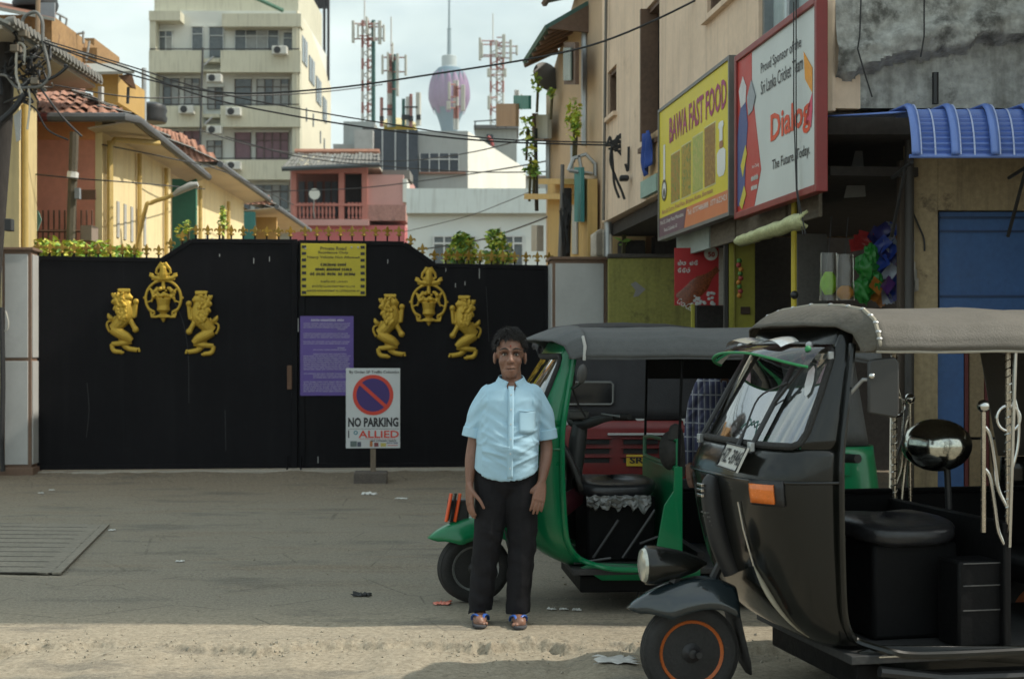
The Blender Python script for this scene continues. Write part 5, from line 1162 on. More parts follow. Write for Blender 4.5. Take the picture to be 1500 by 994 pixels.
for px0, px1, py0, py1, n, c in ((281, 297, 40, 74, 1, 0), (306, 327, 40, 84, 1, 0), (344, 408, 44, 76, 4, 0), (415, 431, 48, 76, 1, 0), (233, 252, 46, 74, 2, 0),
                              (239, 262, 115, 155, 2, 0), (270, 292, 115, 155, 2, 0), (344, 368, 116, 156, 1, 0), (376, 423, 116, 156, 4, 0), (304, 326, 128, 160, 2, 0),
                              (240, 261, 192, 234, 2, 1), (269, 293, 192, 234, 2, 1), (344, 367, 194, 235, 1, 1), (375, 422, 194, 235, 4, 1), (303, 325, 206, 236, 2, 0), (374, 422, 271, 306, 4, 0), (344, 366, 271, 306, 1, 0)):
    w_ = A.f('window', CURT if c else WGL, px0, px1, py0, py1, D-.06, .06)
    for i in range(n+1):
        px = px0+(px1-px0)*i/n; A.f('mullion', WBR if py0 > 100 else WFR, px-.5, px+.5, py0, py1, D-.13, .06, w_)
    for i in range(n):
        if (px0*7+i*13) % 3 < 1.6 and not c and n > 1: A.f('curtain', mat('pale_curtain', (.30, .31, .30), .8, var=.3, vs=4), px0+(px1-px0)*i/n+.6, px0+(px1-px0)*(i+1)/n-.6, py0+1+(i % 2)*6, py1-.5, D-.075, .012, w_)
    A.f('transom', WBR if py0 > 100 else WFR, px0+.6, px1-.6, py0+(py1-py0)*.27, py0+(py1-py0)*.27+1, D-.125, .05, w_); A.f('lintel', WHW, px0-1.5, px1+1.5, py0-2.5, py0-.6, D-.16, .14, w_)
for px, py in ((409, 73), (313, 114), (272, 160), (341, 163), (313, 190), (341, 242)):
    a_ = A.f('air_conditioner', ACW, px-11, px+11, py-6, py+6, D-1.5, .5, bevel=.04)
    b = MB(); b.lathe([(.2, 0), (.19, .02), (.05, .03)], 14, Matrix.Translation(P(px-3, py, D-1.5)-A.base) @ Matrix.Rotation(R(90), 4, 'X')); b.build('fan', BLACK, a_)
xs_ = X(438, D)+.10
for i, (y0, y1, za, zb) in enumerate(((80.5, 82.6, 48, 86), (83.4, 85.6, 62, 100), (86.4, 88.6, 78, 118), (89.4, 91.2, 96, 134))):
    w_ = A.wb('side_window', WGL, xs_-.05, xs_+.02, y0, y1, Z(zb, D), Z(za, D)); A.wb('frame', WFR, xs_+.021, xs_+.05, (y0+y1)/2-.05, (y0+y1)/2+.05, Z(zb, D), Z(za, D), w_)
for y0, zz in ((82.2, 150), (85, 146), (88.2, 160), (90, 165), (83.5, 218), (86.5, 222)): A.wb('vent_slit', WGL, xs_-.05, xs_+.02, y0, y0+.25, Z(zz+18, D), Z(zz-2, D))
RFG = mat('roof_dark_steel', (.03, .03, .035), .6)
for px in (446, 455, 466, 475, 481): A.t('roof_frame', RFG, [P(px, 118 if px > 470 else 40, 92), P(px, -30, 92)], .09)
A.f('roof_sheet', RFG, 437, 482, -30, 12, 92, .2); A.t('green_beam', mat('green_steel', (.08, .18, .12), .6), [P(372, -4, 79), P(415, 16, 79)], .12)
A.t('down_pipe', mat('dark_down_pipe', (.05, .05, .05), .6), [P(297, 70, 78.5), P(294, 180, 78.5), P(293, 260, 78.5)], .06)
for a, b in (((300, 95), (313, 83)), ((300, 182), (311, 172))): A.t('satellite_arm', STEEL, [P(a[0], a[1], 78), P(b[0], b[1], 78)], .05)

# ---- pink house
Bp = Bld('pink_house', 'pink two storey house with balustraded balcony and grey tiled roof', 505, 58); D = 58.0
PINK = mat('pink_wall', (.44, .175, .14), .85, var=.15, vs=.6, spots=((.28, .13, .11), .18, 1)); PINK2 = mat('pale_pink_wall', (.52, .29, .26), .88, var=.12, vs=.8, spots=((.30, .22, .2), .15, 1)); MAHO = mat('brown_doors', (.15, .05, .035), .6)
Bp.f('wall', PINK2, 425, 594, 250, None, D+1.8, 6); Bp.f('lower_wall', mat('deep_pink_wall', (.46, .13, .13), .85, var=.15, vs=.6), 428, 593, 330, None, D, 1.7); Bp.f('balcony_slab', PINK2, 424, 540, 321, 330, D-.25, 2); Bp.f('side_band', mat('stained_band', (.36, .19, .16), .9, var=.35, vs=1.5, spots=((.07, .06, .055), .35, 1.5)), 537, 594, 300, 323, D-.1, 1.9)
Bp.f('side_wall', PINK2, 538, 591, 256, 300, D, 1.75); Bp.f('white_edge', WHW, 590, 596, 262, 296, D-.06, 1.7)
for a, b in ((427, 434), (496, 504), (530, 538)): Bp.f('column', PINK, a, b, 244, 321, D-.15, .35)
Bp.f('beam', PINK, 427, 538, 242, 253, D-.2, .4); Bp.f('door_back', MAHO, 434, 530, 253, 321, D+1.6, .1)
for px in (442, 455, 468, 480, 490): q_ = Bp.f('louvre_door', mat('dark_louvre', (.04, .045, .055), .6), px-4, px+4, 266, 316, D+1.5, .06)
Bp.f('dark_opening', DKW, 506, 529, 256, 320, D+1.45, .1)
bal = MB().lathe([(.05, 0), (.05, .05), (.025, .1), (.06, .25), (.03, .5), (.05, .6), (.05, .65)], 8).mesh('baluster', PINK, 60)
for i in range(18):
    px = 434+i*5.5
    if 493 < px < 506: continue
    o = link('baluster', bal, Bp.r); o.location = P(px, 320, D-.1)-Bp.base
Bp.f('rail', PINK, 431, 533, 298, 301.5, D-.2, .25)
def tiled(bld, c00, c10, c11, c01, nu, nv, m, nm='roof_tile'):
    """roof plane of separate tiles: corners eave-left, eave-right, ridge-right, ridge-left (world)"""
    c = [Vector(p)-bld.base for p in (c00, c10, c11, c01)]
    me = None
    for j in range(nv):
        for i in range(nu):
            f = lambda u, v: (c[0]*(1-u)+c[1]*u)*(1-v)+(c[3]*(1-u)+c[2]*u)*v
            a, b_, d_ = f(i/nu, j/nv), f((i+1)/nu, j/nv), f(i/nu, (j+1)/nv)
            ex, ey = b_-a, d_-a; nn = ex.cross(ey).normalized()
            if nn.z < 0: nn = -nn
            h = ex.length
            if me is None:
                b = MB(); b.grid(lambda u, v: Vector((u, v*1.15, .16*math.sin(u*2*math.pi)*.6+.10*(1-v))), 7, 2); me = b.mesh(nm, m, 60)
            o = link(nm, me, bld.r); M = Matrix.Identity(4)
            for k in range(3): M[k][0] = ex[k]; M[k][1] = ey[k]; M[k][2] = nn[k]*h*(1+rnd.uniform(-.25, .35)); M[k][3] = a[k]
            o.matrix_local = M
ez = Z(246, D-.9); rz = Z(224, D+2.5)
tiled(Bp, (X(413, D-.9), D-.9, ez), (X(557, D-.9), D-.9, Z(244, D-.9)), (X(556, D+2.5), D+2.5, rz), (X(432, D+2.5), D+2.5, rz), 24, 4, GTILE)
Bp.t('gutter', mat('dark_gutter', (.05, .06, .065), .6), [(X(413, D-.95), D-.95, ez-.05), (X(557, D-.95), D-.95, Z(244, D)-.05)], .10)
Bp.t('ridge', RTILE, [(X(432, D+2.5), D+2.5, rz+.05), (X(556, D+2.5), D+2.5, rz+.05)], .13)
Bp.wb('roof_deck', SOFT, X(425, D), X(556, D), D+.0, D+2.4, Z(243, D)-.1, Z(243, D)-.02)
ds = MB(); ds.lathe([(.02, 0), (.14, .02), (.22, .07)], 16, Matrix.Translation(P(461, 284, D-.6)-Bp.base) @ Matrix.Rotation(R(100), 4, 'X')); do = ds.build('satellite_dish', WHW, Bp.r, 60, solid=.01); Bp.t('dish_pole', STEEL, [P(461, 284, D-.5), P(459, 308, D-.4), P(461, 320, D-.3)], .025)
Bp.f('lean_roof', GTILE, 560, 600, 249, 262, D+.4, 2)

# ---- white flat roofed house
Bw = Bld('white_house', 'low white flat roofed house with stained parapet behind the gate', 700, 48); D = 48.0
Bw.f('wall', mat('white_house_wall', (.60, .64, .62), .85, var=.07, vs=.6), 597, 806, 312, None, D, 6); Bw.f('parapet', BLUW, 595, 808, 276, 312, D-.35, .6); Bw.f('drip_edge', mat('drip_grey', (.40, .40, .36), .8), 596, 807, 311.5, 315, D-.2, .3)  # drip edge in a plain greyer tone than the wall
for a, b in ((635, 697), (738, 766)):
    w_ = Bw.f('window', WGL, a, b, 347, 392, D-.06, .1); n = 4 if b-a > 40 else 2
    for i in range(n+1): px = a+(b-a)*i/n; Bw.f('mullion', WFR, px-1.1, px+1.1, 347, 392, D-.13, .08, w_)
    Bw.f('transom', WFR, a+1.3, b-1.3, 355, 357.5, D-.125, .07, w_); Bw.f('head', WFR, a-1, b+1, 344.5, 346.8, D-.13, .1, w_)

# ---- grey office building and its side wall, whitened to carry the sunlight in colour
Bg = Bld('office_building', 'grey concrete office building with dark glazed stair tower behind houses', 640, 75); D = 75.0
GRW = mat('grey_render', (.34, .36, .35), .85, var=.1, vs=.3, streak=((.24, .25, .24), .4)); DGL = mat('dark_glazing', (.035, .042, .055), .12, var=.3, vs=.5)
Bg.f('wall', GRW, 530, 685, 192, None, D, 12); Bg.f('stair_glazing', DGL, 547, 612, 190, 330, D-.5, .5); Bg.f('dark_corner', mat('dark_panel', (.07, .07, .072), .7), 531, 547, 186, 330, D-.45, .45)
for px in (560, 579, 597): Bg.f('glazing_bar', mat('pale_bar', (.42, .45, .46), .6), px-.8, px+.8, 190, 300, D-.6, .1)
w_ = Bg.f('window', DGL, 615, 672, 225, 251, D-.1, .1); 
for px in (615, 629, 643, 658, 672): Bg.f('mullion', WFR, px-.6, px+.6, 224, 252, D-.18, .08, w_)
Bg.f('transom', WFR, 616, 671, 232.5, 234, D-.17, .06, w_); Bg.f('window_sill', mat('brick_sill', (.30, .17, .13), .8), 614, 682, 252, 254, D-.25, .25, w_)
Bg.f('annex_upper', GRW, 503, 548, 178, None, D+2, 6); Bg.f('annex_box', mat('grey_box', (.38, .39, .38), .8), 519, 546, 190, 222, D-1.2, 1); Bg.f('annex_low', GRW, 488, 531, 211, None, D+.5, 3)
hz_ = Z(192, D); p0, p1 = (X(685.3, D), D), (X(770, 90), 90)
sw = MB().slab([(p0[0]-Bg.base.x, p0[1]-Bg.base.y), (p1[0]-Bg.base.x, p1[1]-Bg.base.y), (p1[0]-Bg.base.x-.5, p1[1]-Bg.base.y+1), (p0[0]-Bg.base.x-.5, p0[1]-Bg.base.y+1)], 0, hz_-.01)
sw.build('side_wall', mat('lit_side_white', (.66, .66, .60), .85, var=.12, vs=.3, streak=((.42, .42, .37), .45)), Bg.r, None)
Bg.f('roof_tank', mat('yellow_sheet', (.55, .42, .08), .7), 562, 607, 181, 192, D+3, 2); Bg.poly('tank_roof', mat('pale_yellow', (.6, .52, .28), .7), [P(556, 183, D+2.5), P(612, 184, D+2.5), P(600, 175, D+4), P(570, 173, D+4)], .1)
Bg2 = Bld('roof_shed', 'small grey rooftop shed with rails beside the red lattice mast', 735, 92); Bg2.f('wall', GRW, 696, 757, 187, None, 92, 4); Bg2.f('roof_edge', mat('shed_edge', (.16, .16, .16), .8), 694, 760, 183, 188, 91.6, 4.6); Bg2.f('door', DGL, 713, 722, 197, 215, 91.85, .1)
for px in (712, 745, 757): Bg2.t('rail_post', BLACK, [P(px-16, 178, 91), P(px-16, 188, 91)], .04)
Bg2.t('rail', BLACK, [P(694, 178, 91), P(742, 175, 91)], .04); Bg2.t('pipe_red', mat('red_pipe', (.30, .05, .05), .6), [P(715, 200, 90), P(720, 206, 90), P(722, 214, 90)], .12)

# ---- lattice masts with panel antennas
MRED = mat('mast_red', (.33, .16, .14), .7, var=.25); MWHT = mat('mast_white', (.50, .50, .47), .7, var=.1); MGRN = mat('mast_green', (.03, .10, .09), .6); PANW = mat('antenna_panel', (.45, .45, .40), .6)  # mast red is greyed to put haze into its colour
def mast(px0, px1, ptop, pbot, d, label, heads, green=False, whip=None):
    m_ = Bld('antenna_mast', label, (px0+px1)/2, d, 'antenna mast', 'antenna masts on the far roofs'); lw = (px1-px0)/FPX*d
    legs = [(px0, d), (px1, d), ((px0+px1)/2, d+lw*.8)]; n = int((pbot-ptop)/8)
    for li, (px, dd) in enumerate(legs):
        if green and li == 1: m_.t('leg', MGRN, [P(px, pbot, dd), P(px, ptop, dd)], .11); continue
        for i in range(n):
            a, b = pbot+(ptop-pbot)*i/n, pbot+(ptop-pbot)*(i+1)/n; m_.t('leg_section', MRED if (i//2) % 2 else MWHT, [P(px, a, dd), P(px, b, dd)], .075)
    for i in range(n):
        a, b = pbot+(ptop-pbot)*i/n, pbot+(ptop-pbot)*(i+1)/n; m1 = MRED if (i//2) % 2 else MWHT
        for (pa, da), (pb, db) in ((legs[0], legs[1]), (legs[1], legs[2])):
            m_.t('brace', m1, [P(pa, a, da), P(pb, b, db)] if i % 2 else [P(pb, a, db), P(pa, b, da)], .035, 5)
    for (px, py0, py1, wd) in heads:
        p_ = m_.f('panel_antenna', PANW, px-wd/2, px+wd/2, py0, py1, d-.6, .25, bevel=.03)
        for py in (py0+(py1-py0)*.15, py0+(py1-py0)*.85): m_.t('arm', MRED, [P(px, py, d-.4), P((px0+px1)/2, py, d)], .04, 5, p_)
    if whip: m_.t('whip', MWHT, [P(whip[0], ptop+4, d), P(whip[0], whip[1], d)], .04, 5)
    return m_
mast(531, 547, 30, 182, 78, 'tall slender red and white lattice mast with green leg above the grey roof', [(517, 30, 62, 4), (524, 34, 56, 2.5), (556, 30, 64, 5), (562, 36, 60, 3), (537, 24, 50, 3), (548, 32, 60, 3)], True, (534, -20))
mast(569, 577, 80, 186, 77, 'thin mast with hanging panels and a dark leg beside the tall lattice mast', [(560, 80, 108, 3), (568, 76, 104, 3), (582, 78, 140, 4), (594, 80, 110, 3.5), (575, 62, 90, 2)], True, (573, 25))
mast(719, 737, 60, 186, 93, 'broad red and white lattice mast on the rooftop shed', [(703, 55, 88, 3.5), (706, 62, 84, 3), (738, 50, 84, 5), (748, 58, 90, 4), (757, 66, 80, 3), (727, 60, 84, 3), (716, 100, 112, 5), (740, 100, 112, 4), (716, 140, 160, 4)], False, (722, 20))
mast(666, 670, 118, 190, 76, 'short red pole mast with two white panels in front of the lotus tower', [(658, 120, 146, 4), (678, 124, 162, 6), (657, 148, 160, 6)], False)
mast(755, 759, 132, 186, 94, 'short rusty pole mast at the edge of the rooftop shed', [(764, 138, 160, 3), (757, 160, 174, 4)], False)
for px, py0, py1, m_, w_ in ((559, 143, 186, MRED, .09), (591, 145, 184, MGRN, .09), (597, 142, 184, MWHT, .09), (602, 138, 186, MRED, .09), (613, 136, 184, PANW, .14)):
    b_ = Bld('roof_pole', {559: 'single red pole beside the yellow roof sheet', 591: 'dark green pole standing over the yellow roof sheet', 597: 'white pole between green and red poles on the office roof', 602: 'red pole with crossbar on the office roof', 613: 'thick pale antenna pole at the end of the office roof row'}[px], px, 77, 'pole', 'poles on the office roof')
    b_.t('pole', m_, [P(px, py1, 77), P(px, py0, 77)], w_); b_.f('bracket', BLACK, px-3, px+3, py1-16, py1-9, 76.8, .2)
for px0, px1, py in ((591, 612, 157), (559, 575, 160)): o = MB().tube([P(px0, py, 76.7), P(px1, py, 76.7)], .05, 6).build('crossbar', BLACK, None); tag(o, 'dark crossbar joining the '+('green, white and red poles' if px0 > 580 else 'red pole and thin mast')+' on the office roof', 'crossbar')

# ---- lotus shaped tower far away
LT = Bld('lotus_tower', 'very tall far tower with a lotus bud shaped purple head and spire', 658, 1180, 'tower'); D = 1180
k = D/FPX
def lz(py): return Z(py, D)
TWG = mat('tower_grey', (.20, .27, .30), .8, var=.08, vs=.01); TWB = mat('tower_blue_green', (.09, .17, .23), .7, var=.1, vs=.02); TWP = mat('tower_petal', (.20, .10, .22), .6, var=.25, vs=.03, spots=((.17, .13, .22), .3, .06))
MB().lathe([(12*k, 0), (11*k, lz(250)), (10*k, lz(200))], 24).build('shaft', TWG, LT.r)
MB().lathe([(10*k, lz(200)), (12.5*k, lz(188)), (15*k, lz(178)), (22*k, lz(160)), (27.5*k, lz(146)), (28*k, lz(135)), (26*k, lz(120)), (20*k, lz(104)), (16*k, lz(100))], 32).build('bud', TWB, LT.r)
for i in range(16):
    a0 = 2*math.pi*i/16; low = i % 2
    def pet(u, v):
        py = (160 if low else 168)-(62-8*low)*v; wd = math.sin(math.pi*min(1, .08+.92*v)**.8)**.6*.235*1.0; rad = spl([(0, 12), (96, 18), (104, 21), (120, 27.2), (135, 29.3), (146, 29), (160, 24), (170, 19.5)], py)
        a = a0+(u-.5)*2*wd*1.05; bul = 1+.04*math.cos((u-.5)*math.pi)
        return Vector((rad*k*bul*math.cos(a), rad*k*bul*math.sin(a), lz(py)))
    MB().grid(pet, 9, 14).build('petal', TWP if not low else mat('tower_petal_pale', (.22, .12, .24), .6, var=.2, vs=.03), LT.r, 60)
MB().lathe([(15*k, lz(102)), (11*k, lz(98)), (11*k, lz(83)), (10*k, lz(82))], 24).build('crown_drum', mat('tower_pale', (.42, .47, .47), .8), LT.r); MB().lathe([(3.2*k, lz(84)), (2.6*k, lz(44)), (3.6*k, lz(43)), (3.4*k, lz(42)), (1.7*k, lz(41)), (1.2*k, lz(-60)), (.3*k, lz(-95))], 12).build('spire', TWG, LT.r)
# ---- distant low roofs closing the horizon gaps
for px0, px1, pt, d, c, lb in ((-80, 240, 330, 120, (.36, .34, .30), 'long pale distant house block beyond the left roofs'), (470, 640, 250, 110, (.38, .40, .40), 'plain grey distant block behind the pink house'), (740, 860, 260, 120, (.40, .40, .37), 'plain pale distant block behind the white house')):
    b_ = Bld('distant_block', lb, (px0+px1)/2, d); b_.f('wall', mat('far_%d' % px1, c, .9, var=.15, vs=.2), px0, px1, pt, None, d, 8); b_.f('roof', mat('far_roof', (.22, .17, .14), .9, var=.2), px0-2, px1+2, pt-3, pt-.05, d-.4, 9)
# ================================================================ left row of houses
def slit(bld, xw, y0, y1, z0, z1): return bld.wb('vent', mat('vent_grey', (.42, .42, .40), .7), xw-.02, xw+.015, y0, y1, z0, z1)
# near yellow building with grey eave
N1 = Bld('yellow_building', 'pale yellow building with grey roofed eave behind the cable tangle', 30, 17.4)
N1.wb('wall', mat('pale_yellow_wall', (.62, .50, .26), .85, var=.15, vs=.8, streak=((.38, .30, .18), .6)), -10, -6.03, 17.4, 18.05, 0, 5.2); N1.t('down_pipe', YPIPE, [(-5.99, 17.5, 0), (-5.99, 17.5, 4.5)], .04, 10)
N1.poly('soffit', SOFT, [(-6.4, 15.6, 4.95), (-5.6, 15.6, 5.02), (-5.58, 19.05, 5.02), (-6.4, 19.05, 4.95)], .04); N1.poly('slope', CORR, [(-5.52, 15.6, 5.06), (-5.5, 19.1, 5.06), (-8, 19.1, 6.2), (-8, 15.6, 6.2)], .03)
et = MB().tube([(0, 0, 0), (.03, 0, .02), (.10, 0, .03)], .055, 8).mesh('eave_tile', GTILE, 50)
for i in range(26): o = link('eave_tile', et, N1.r); o.location = Vector((-5.58, 15.7+i*.132, 5.08))-N1.base
N1.t('bargeboard', mat('pale_pipe', (.5, .5, .47), .6), [(-5.52, 19.1, 5.02), (-5.52, 19.1, 4.7)], .04)
N1.poly('torn_sheet', mat('torn_white', (.5, .52, .52), .8), [P(20, 170, 17.3), P(31, 160, 17.3), P(30, 205, 17.3), P(24, 208, 17.3)], .01)
# red end wall house with tiled hip roof, then the yellow street wall
N2 = Bld('tiled_house', 'terracotta and yellow house with red tiled hip roof and wide eaves', 110, 19.0)
wx = -5.47
N2.wb('end_wall', REDW, -8.5, wx-.02, 19.0, 22.8, 0, Z(170, 19)); N2.wb('orange_band', mat('orange_wall', (.74, .32, .13), .85, var=.15), -8.4, wx-.1, 18.985, 19.0, Z(205, 19), Z(172, 19)); N2.wb('street_wall', YELW, wx-.2, wx, 19.02, 22.8, 0, Z(168, 19)); N2.wb('corner_post', YELW, wx-.09, wx+.004, 18.97, 19.3, 0, Z(169, 19))
zE = Z(170, 18.6)
ridge0, ridge1 = Vector((-8.6, 21.2, Z(118, 20.6))), Vector((-7.2, 21.2, Z(118, 20.6)))
tiled(N2, (-8.4, 18.45, zE), (-5.05, 18.45, zE), (-6.55, 20.6, Z(122, 20.6)), (-8.4, 20.6, Z(122, 20.6)), 22, 7, RTILE)
tiled(N2, (-4.95, 18.45, zE), (-5.3, 24.6, zE), (-6.6, 23.2, Z(122, 20.6)), (-6.5, 20.6, Z(122, 20.6)), 36, 5, GTILE)
N2.poly('roof_deck', SOFT, [(-8.4, 18.55, zE-.02), (-5.1, 18.55, zE-.02), (-6.55, 20.6, Z(122, 20.6)-.08), (-8.4, 20.6, Z(122, 20.6)-.08)], .02); N2.poly('roof_deck', SOFT, [(-5.05, 18.5, zE-.02), (-5.35, 24.6, zE-.02), (-6.7, 23.2, Z(122, 20.6)-.08), (-6.55, 20.6, Z(122, 20.6)-.08)], .02)
N2.poly('soffit', mat('soffit_cream', (.56, .47, .35), .8, var=.1), [(-5.55, 18.6, zE-.16), (-4.98, 18.6, zE-.07), (-5.32, 24.6, zE-.07), (-5.55, 24.6, zE-.16)], .02)
N2.t('gutter', mat('dark_red_gutter', (.16, .035, .03), .6), [(-8.4, 18.4, zE-.05), (-6.0, 18.4, zE-.05)], .06, 8); N2.t('gutter', mat('grey_gutter', (.10, .105, .11), .6), [(-6.0, 18.4, zE-.05), (-5.0, 18.4, zE-.05), (-4.9, 18.6, zE-.05), (-5.25, 24.6, zE-.05)], .06, 8)
for i in range(6): slit(N2, wx, 19.3+i*.36, 19.42+i*.36, 3.05, 3.55)
for y, z in ((19.02+.12, 4.3), (20.7, 4.35), (22.3, 4.35)): N2.t('down_pipe', YPIPE, [(wx+.05, y, 0), (wx+.05, y, z)], .034, 8)
N2.t('elbow_pipe', YPIPE, [(wx+.09, 19.05, 1.5), (wx+.09, 19.05, 4.22), (wx+.12, 19.15, 4.32), (wx+.5, 20.0, 4.4)], .04, 8)
# small balcony rail and block on the end wall
for z in (3.05, 2.85, 2.65): N2.t('balcony_rail', RUST, [P(52, HY-(z-CAMH)*FPX/18.7, 18.7), P(140, HY-(z-CAMH)*FPX/18.7, 18.7)], .02)
for i in range(11): px = 55+i*8; N2.t('baluster', RUST, [P(px, 350, 18.7), P(px, 308, 18.7)], .012)
N2.f('rail_panel', RUST, 116, 140, 278, 292, 18.68, .03); N2.f('block', mat('grey_block', (.27, .21, .17), .9), 118, 134, 330, 352, 18.5, .3)
N2.poly('green_sheet', mat('faded_green_sheet', (.22, .40, .33), .8), [P(42, 310, 18.4), P(56, 308, 18.4), P(61, 322, 18.4), P(55, 338, 18.4), P(42, 345, 18.4)], .02)
# concrete post with meter in front of the end wall
pp = Bld('concrete_post', 'short dark concrete service post carrying wires before terracotta wall', 108, 18.2, 'post'); pp.t('post', mat('mossy_post', (.10, .085, .06), .9, var=.4, vs=5), [P(103, 360, 18.2), P(106, 280, 18.2), P(109, 194, 18.2)], .06, 8); pp.f('meter_box', mat('meter_grey', (.22, .24, .26), .5), 109, 116, 275, 291, 18.1, .08); pp.t('white_band', WHITEP, [P(106, 262, 18.15), P(107, 252, 18.15)], .075, 8)
# second and third houses along the lane
def lane_house(label, xw, y0, y1, ez_, m, over, pxl):
    b = Bld('lane_house', label, pxl, y0); b.wb('wall', m, xw-3, xw, y0, y1, 0, ez_)
    b.poly('soffit', MATS['soffit_cream'], [(xw-.1, y0-.3, ez_-.13), (xw+over, y0-.3, ez_-.05), (xw+over-.1, y1+.4, ez_-.05), (xw-.1, y1+.4, ez_-.13)], .02)
    tiled(b, (xw+over+.02, y0-.35, ez_), (xw+over-.1, y1+.4, ez_), (xw-1.2, y1+.4, ez_+.85), (xw-1.2, y0-.35, ez_+.85), int((y1-y0+.8)/.25), 4, GTILE)
    tiled(b, (xw-1.2, y0-.36, ez_+.0), (xw+over, y0-.36, ez_-.0), (xw-.2, y0-.1, ez_+.45), (xw-1.2, y0-.1, ez_+.8), 16, 4, RTILE)
    b.t('gutter', mat('grey_gutter', (.10, .105, .11), .6), [(xw+over+.05, y0-.4, ez_-.04), (xw+over-.05, y1+.45, ez_-.04)], .055, 8); return b
N3 = lane_house('second yellow lane house with grey eave and green climbing plant', -5.58, 24.9, 29.6, Z(243, 25), YELW, .5, 285)
for i in range(5): slit(N3, -5.58, 25.4+i*.5, 25.52+i*.5, 2.8, 3.6)
for y in (25.1, 27.6): N3.t('down_pipe', YPIPE, [(-5.5, y, 0), (-5.5, y, 4.4)], .035, 8)
N3.f('gap_wall', mat('green_gap_wall', (.05, .20, .13), .8, var=.2), 252, 287, 262, None, 24.3, .1)
N4 = lane_house('third lane house with teal and ochre wall at the end of the row', -5.95, 31.5, 36.5, Z(303, 31.5), mat('ochre_wall', (.55, .38, .14), .85, var=.15), .75, 360)
N4.f('teal_front', TEALW, 343, 373, 310, None, 31.2, .15); N4.f('shop_front', mat('orange_front', (.48, .29, .10), .8), 374, 405, 318, None, 32.0, .15)
# brown hut and terrace over the near roofs
N5 = Bld('rooftop_hut', 'rusty roofed brown hut with black water tank and terrace high behind', 60, 28.0); BRW = mat('brown_terrace', (.30, .18, .08), .9, var=.3, vs=1.5, spots=((.15, .09, .05), .3, 2))
N5.f('wall', BRW, -10, 76, 22, 80, 28, 3); N5.poly('tin_roof', mat('rusty_tin', (.20, .09, .055), .85, var=.4, vs=3), [P(-12, 12, 27.2), P(80, 30, 27.2), P(82, 20, 29), P(-12, 2, 29)], .04); N5.poly('tin_ridge', CORR, [P(-12, 8, 27.1), P(80, 27, 27.1), P(80, 31, 27.1), P(-12, 13, 27.1)], .03)
tk = MB(); tk.lathe([(.42, 0), (.45, .1), (.42, .2), (.45, .3), (.42, .4), (.3, .55)], 20, Matrix.Translation(P(52, 14, 28.6)-N5.base)); tk.build('water_tank', BLACK, N5.r)
N5.f('balcony_screen', mat('grey_screen', (.24, .26, .28), .7), 58, 80, 4, 28, 27.6, .05)
N5.f('terrace_wall', BRW, 60, 142, 70, 108, 30, 2); N5.f('terrace_step', BRW, 92, 138, 56, 72, 31, 2); N5.t('tower_pole', mat('rusty_pole', (.25, .17, .1), .7), [P(55, 48, 24), P(56, -10, 24)], .04, 8)
for a, b in (((80, 48), (80, 18)), ((80, 18), (98, 28)), ((98, 28), (95, 46)), ((88, 22), (88, 46)), ((122, 64), (122, 46)), ((126, 90), (131, 60)), ((112, 50), (124, 48)), ((60, 66), (138, 82))): N5.t('terrace_rail', STEEL, [P(*a, 29.6), P(*b, 29.6)], .025)
N6 = Bld('roof_shed', 'small orange rooftop shed with grey corrugated roof', 165, 27.0); N6.f('wall', mat('orange_shed', (.45, .28, .09), .85, var=.2), 136, 173, 105, 150, 27, 2); N6.poly('tin_roof', CORR, [P(112, 108, 26.2), P(197, 106, 26.2), P(180, 95, 28.6), P(118, 95, 28.6)], .05); N6.poly('red_gable', RUST, [P(174, 112, 26.4), P(193, 108, 26.6), P(199, 130, 26.8), P(190, 128, 26.8)], .04); N6.t('gable_post', BLACK, [P(188, 128, 26.8), P(187, 152, 26.8)], .03); N6.t('edge_tiles', RTILE, [P(112, 92, 27), P(128, 100, 27), P(134, 108, 27)], .06)
# water tanks + vent pipe over the tiled house
wt = Bld('water_tank', 'black ribbed plastic water tank behind the grey tile eave', 213, 30, 'tank'); b = MB(); b.lathe([(.3, 0)]+[(.30+.03*(i % 2), .09*i) for i in range(1, 5)]+[(.15, .42)], 20, Matrix.Translation(P(222, 180, 30)-wt.base)); b.build('tank', BLACK, wt.r); b = MB(); b.lathe([(.28, 0)]+[(.28+.03*(i % 2), .09*i) for i in range(1, 8)]+[(.15, .7)], 20, Matrix.Translation(P(205, 178, 30.6)-wt.base)); wt.t('vent_pipe', STEEL, [P(211, 178, 29), P(211, 100, 29)], .05, 8)
# street lamp on its curved arm
sl_ = Bld('street_lamp', 'grey street lamp head on a curved yellow arm at the wall', 215, 20.0, 'street lamp'); A_, B_ = crv([(wx+.05, 20.2, 1.6, .03), (wx+.05, 20.2, 2.4, .03), (*P(212, 310, 19.9), .03), (*P(222, 297, 19.9), .03), (*P(245, 289, 19.9), .03), (*P(256, 284, 19.9), .03)], 5)
MB().tube([p-sl_.base for p in A_], B_, 8).build('arm', YPIPE, sl_.r); MB().tube([P(254, 286, 19.9)-sl_.base, P(262, 280, 19.9)-sl_.base, P(280, 272, 19.9)-sl_.base, P(290, 270, 19.9)-sl_.base], [.035, .06, .07, .045], 12, flat=.8).build('lamp_head', mat('lamp_grey', (.42, .42, .39), .5), sl_.r)

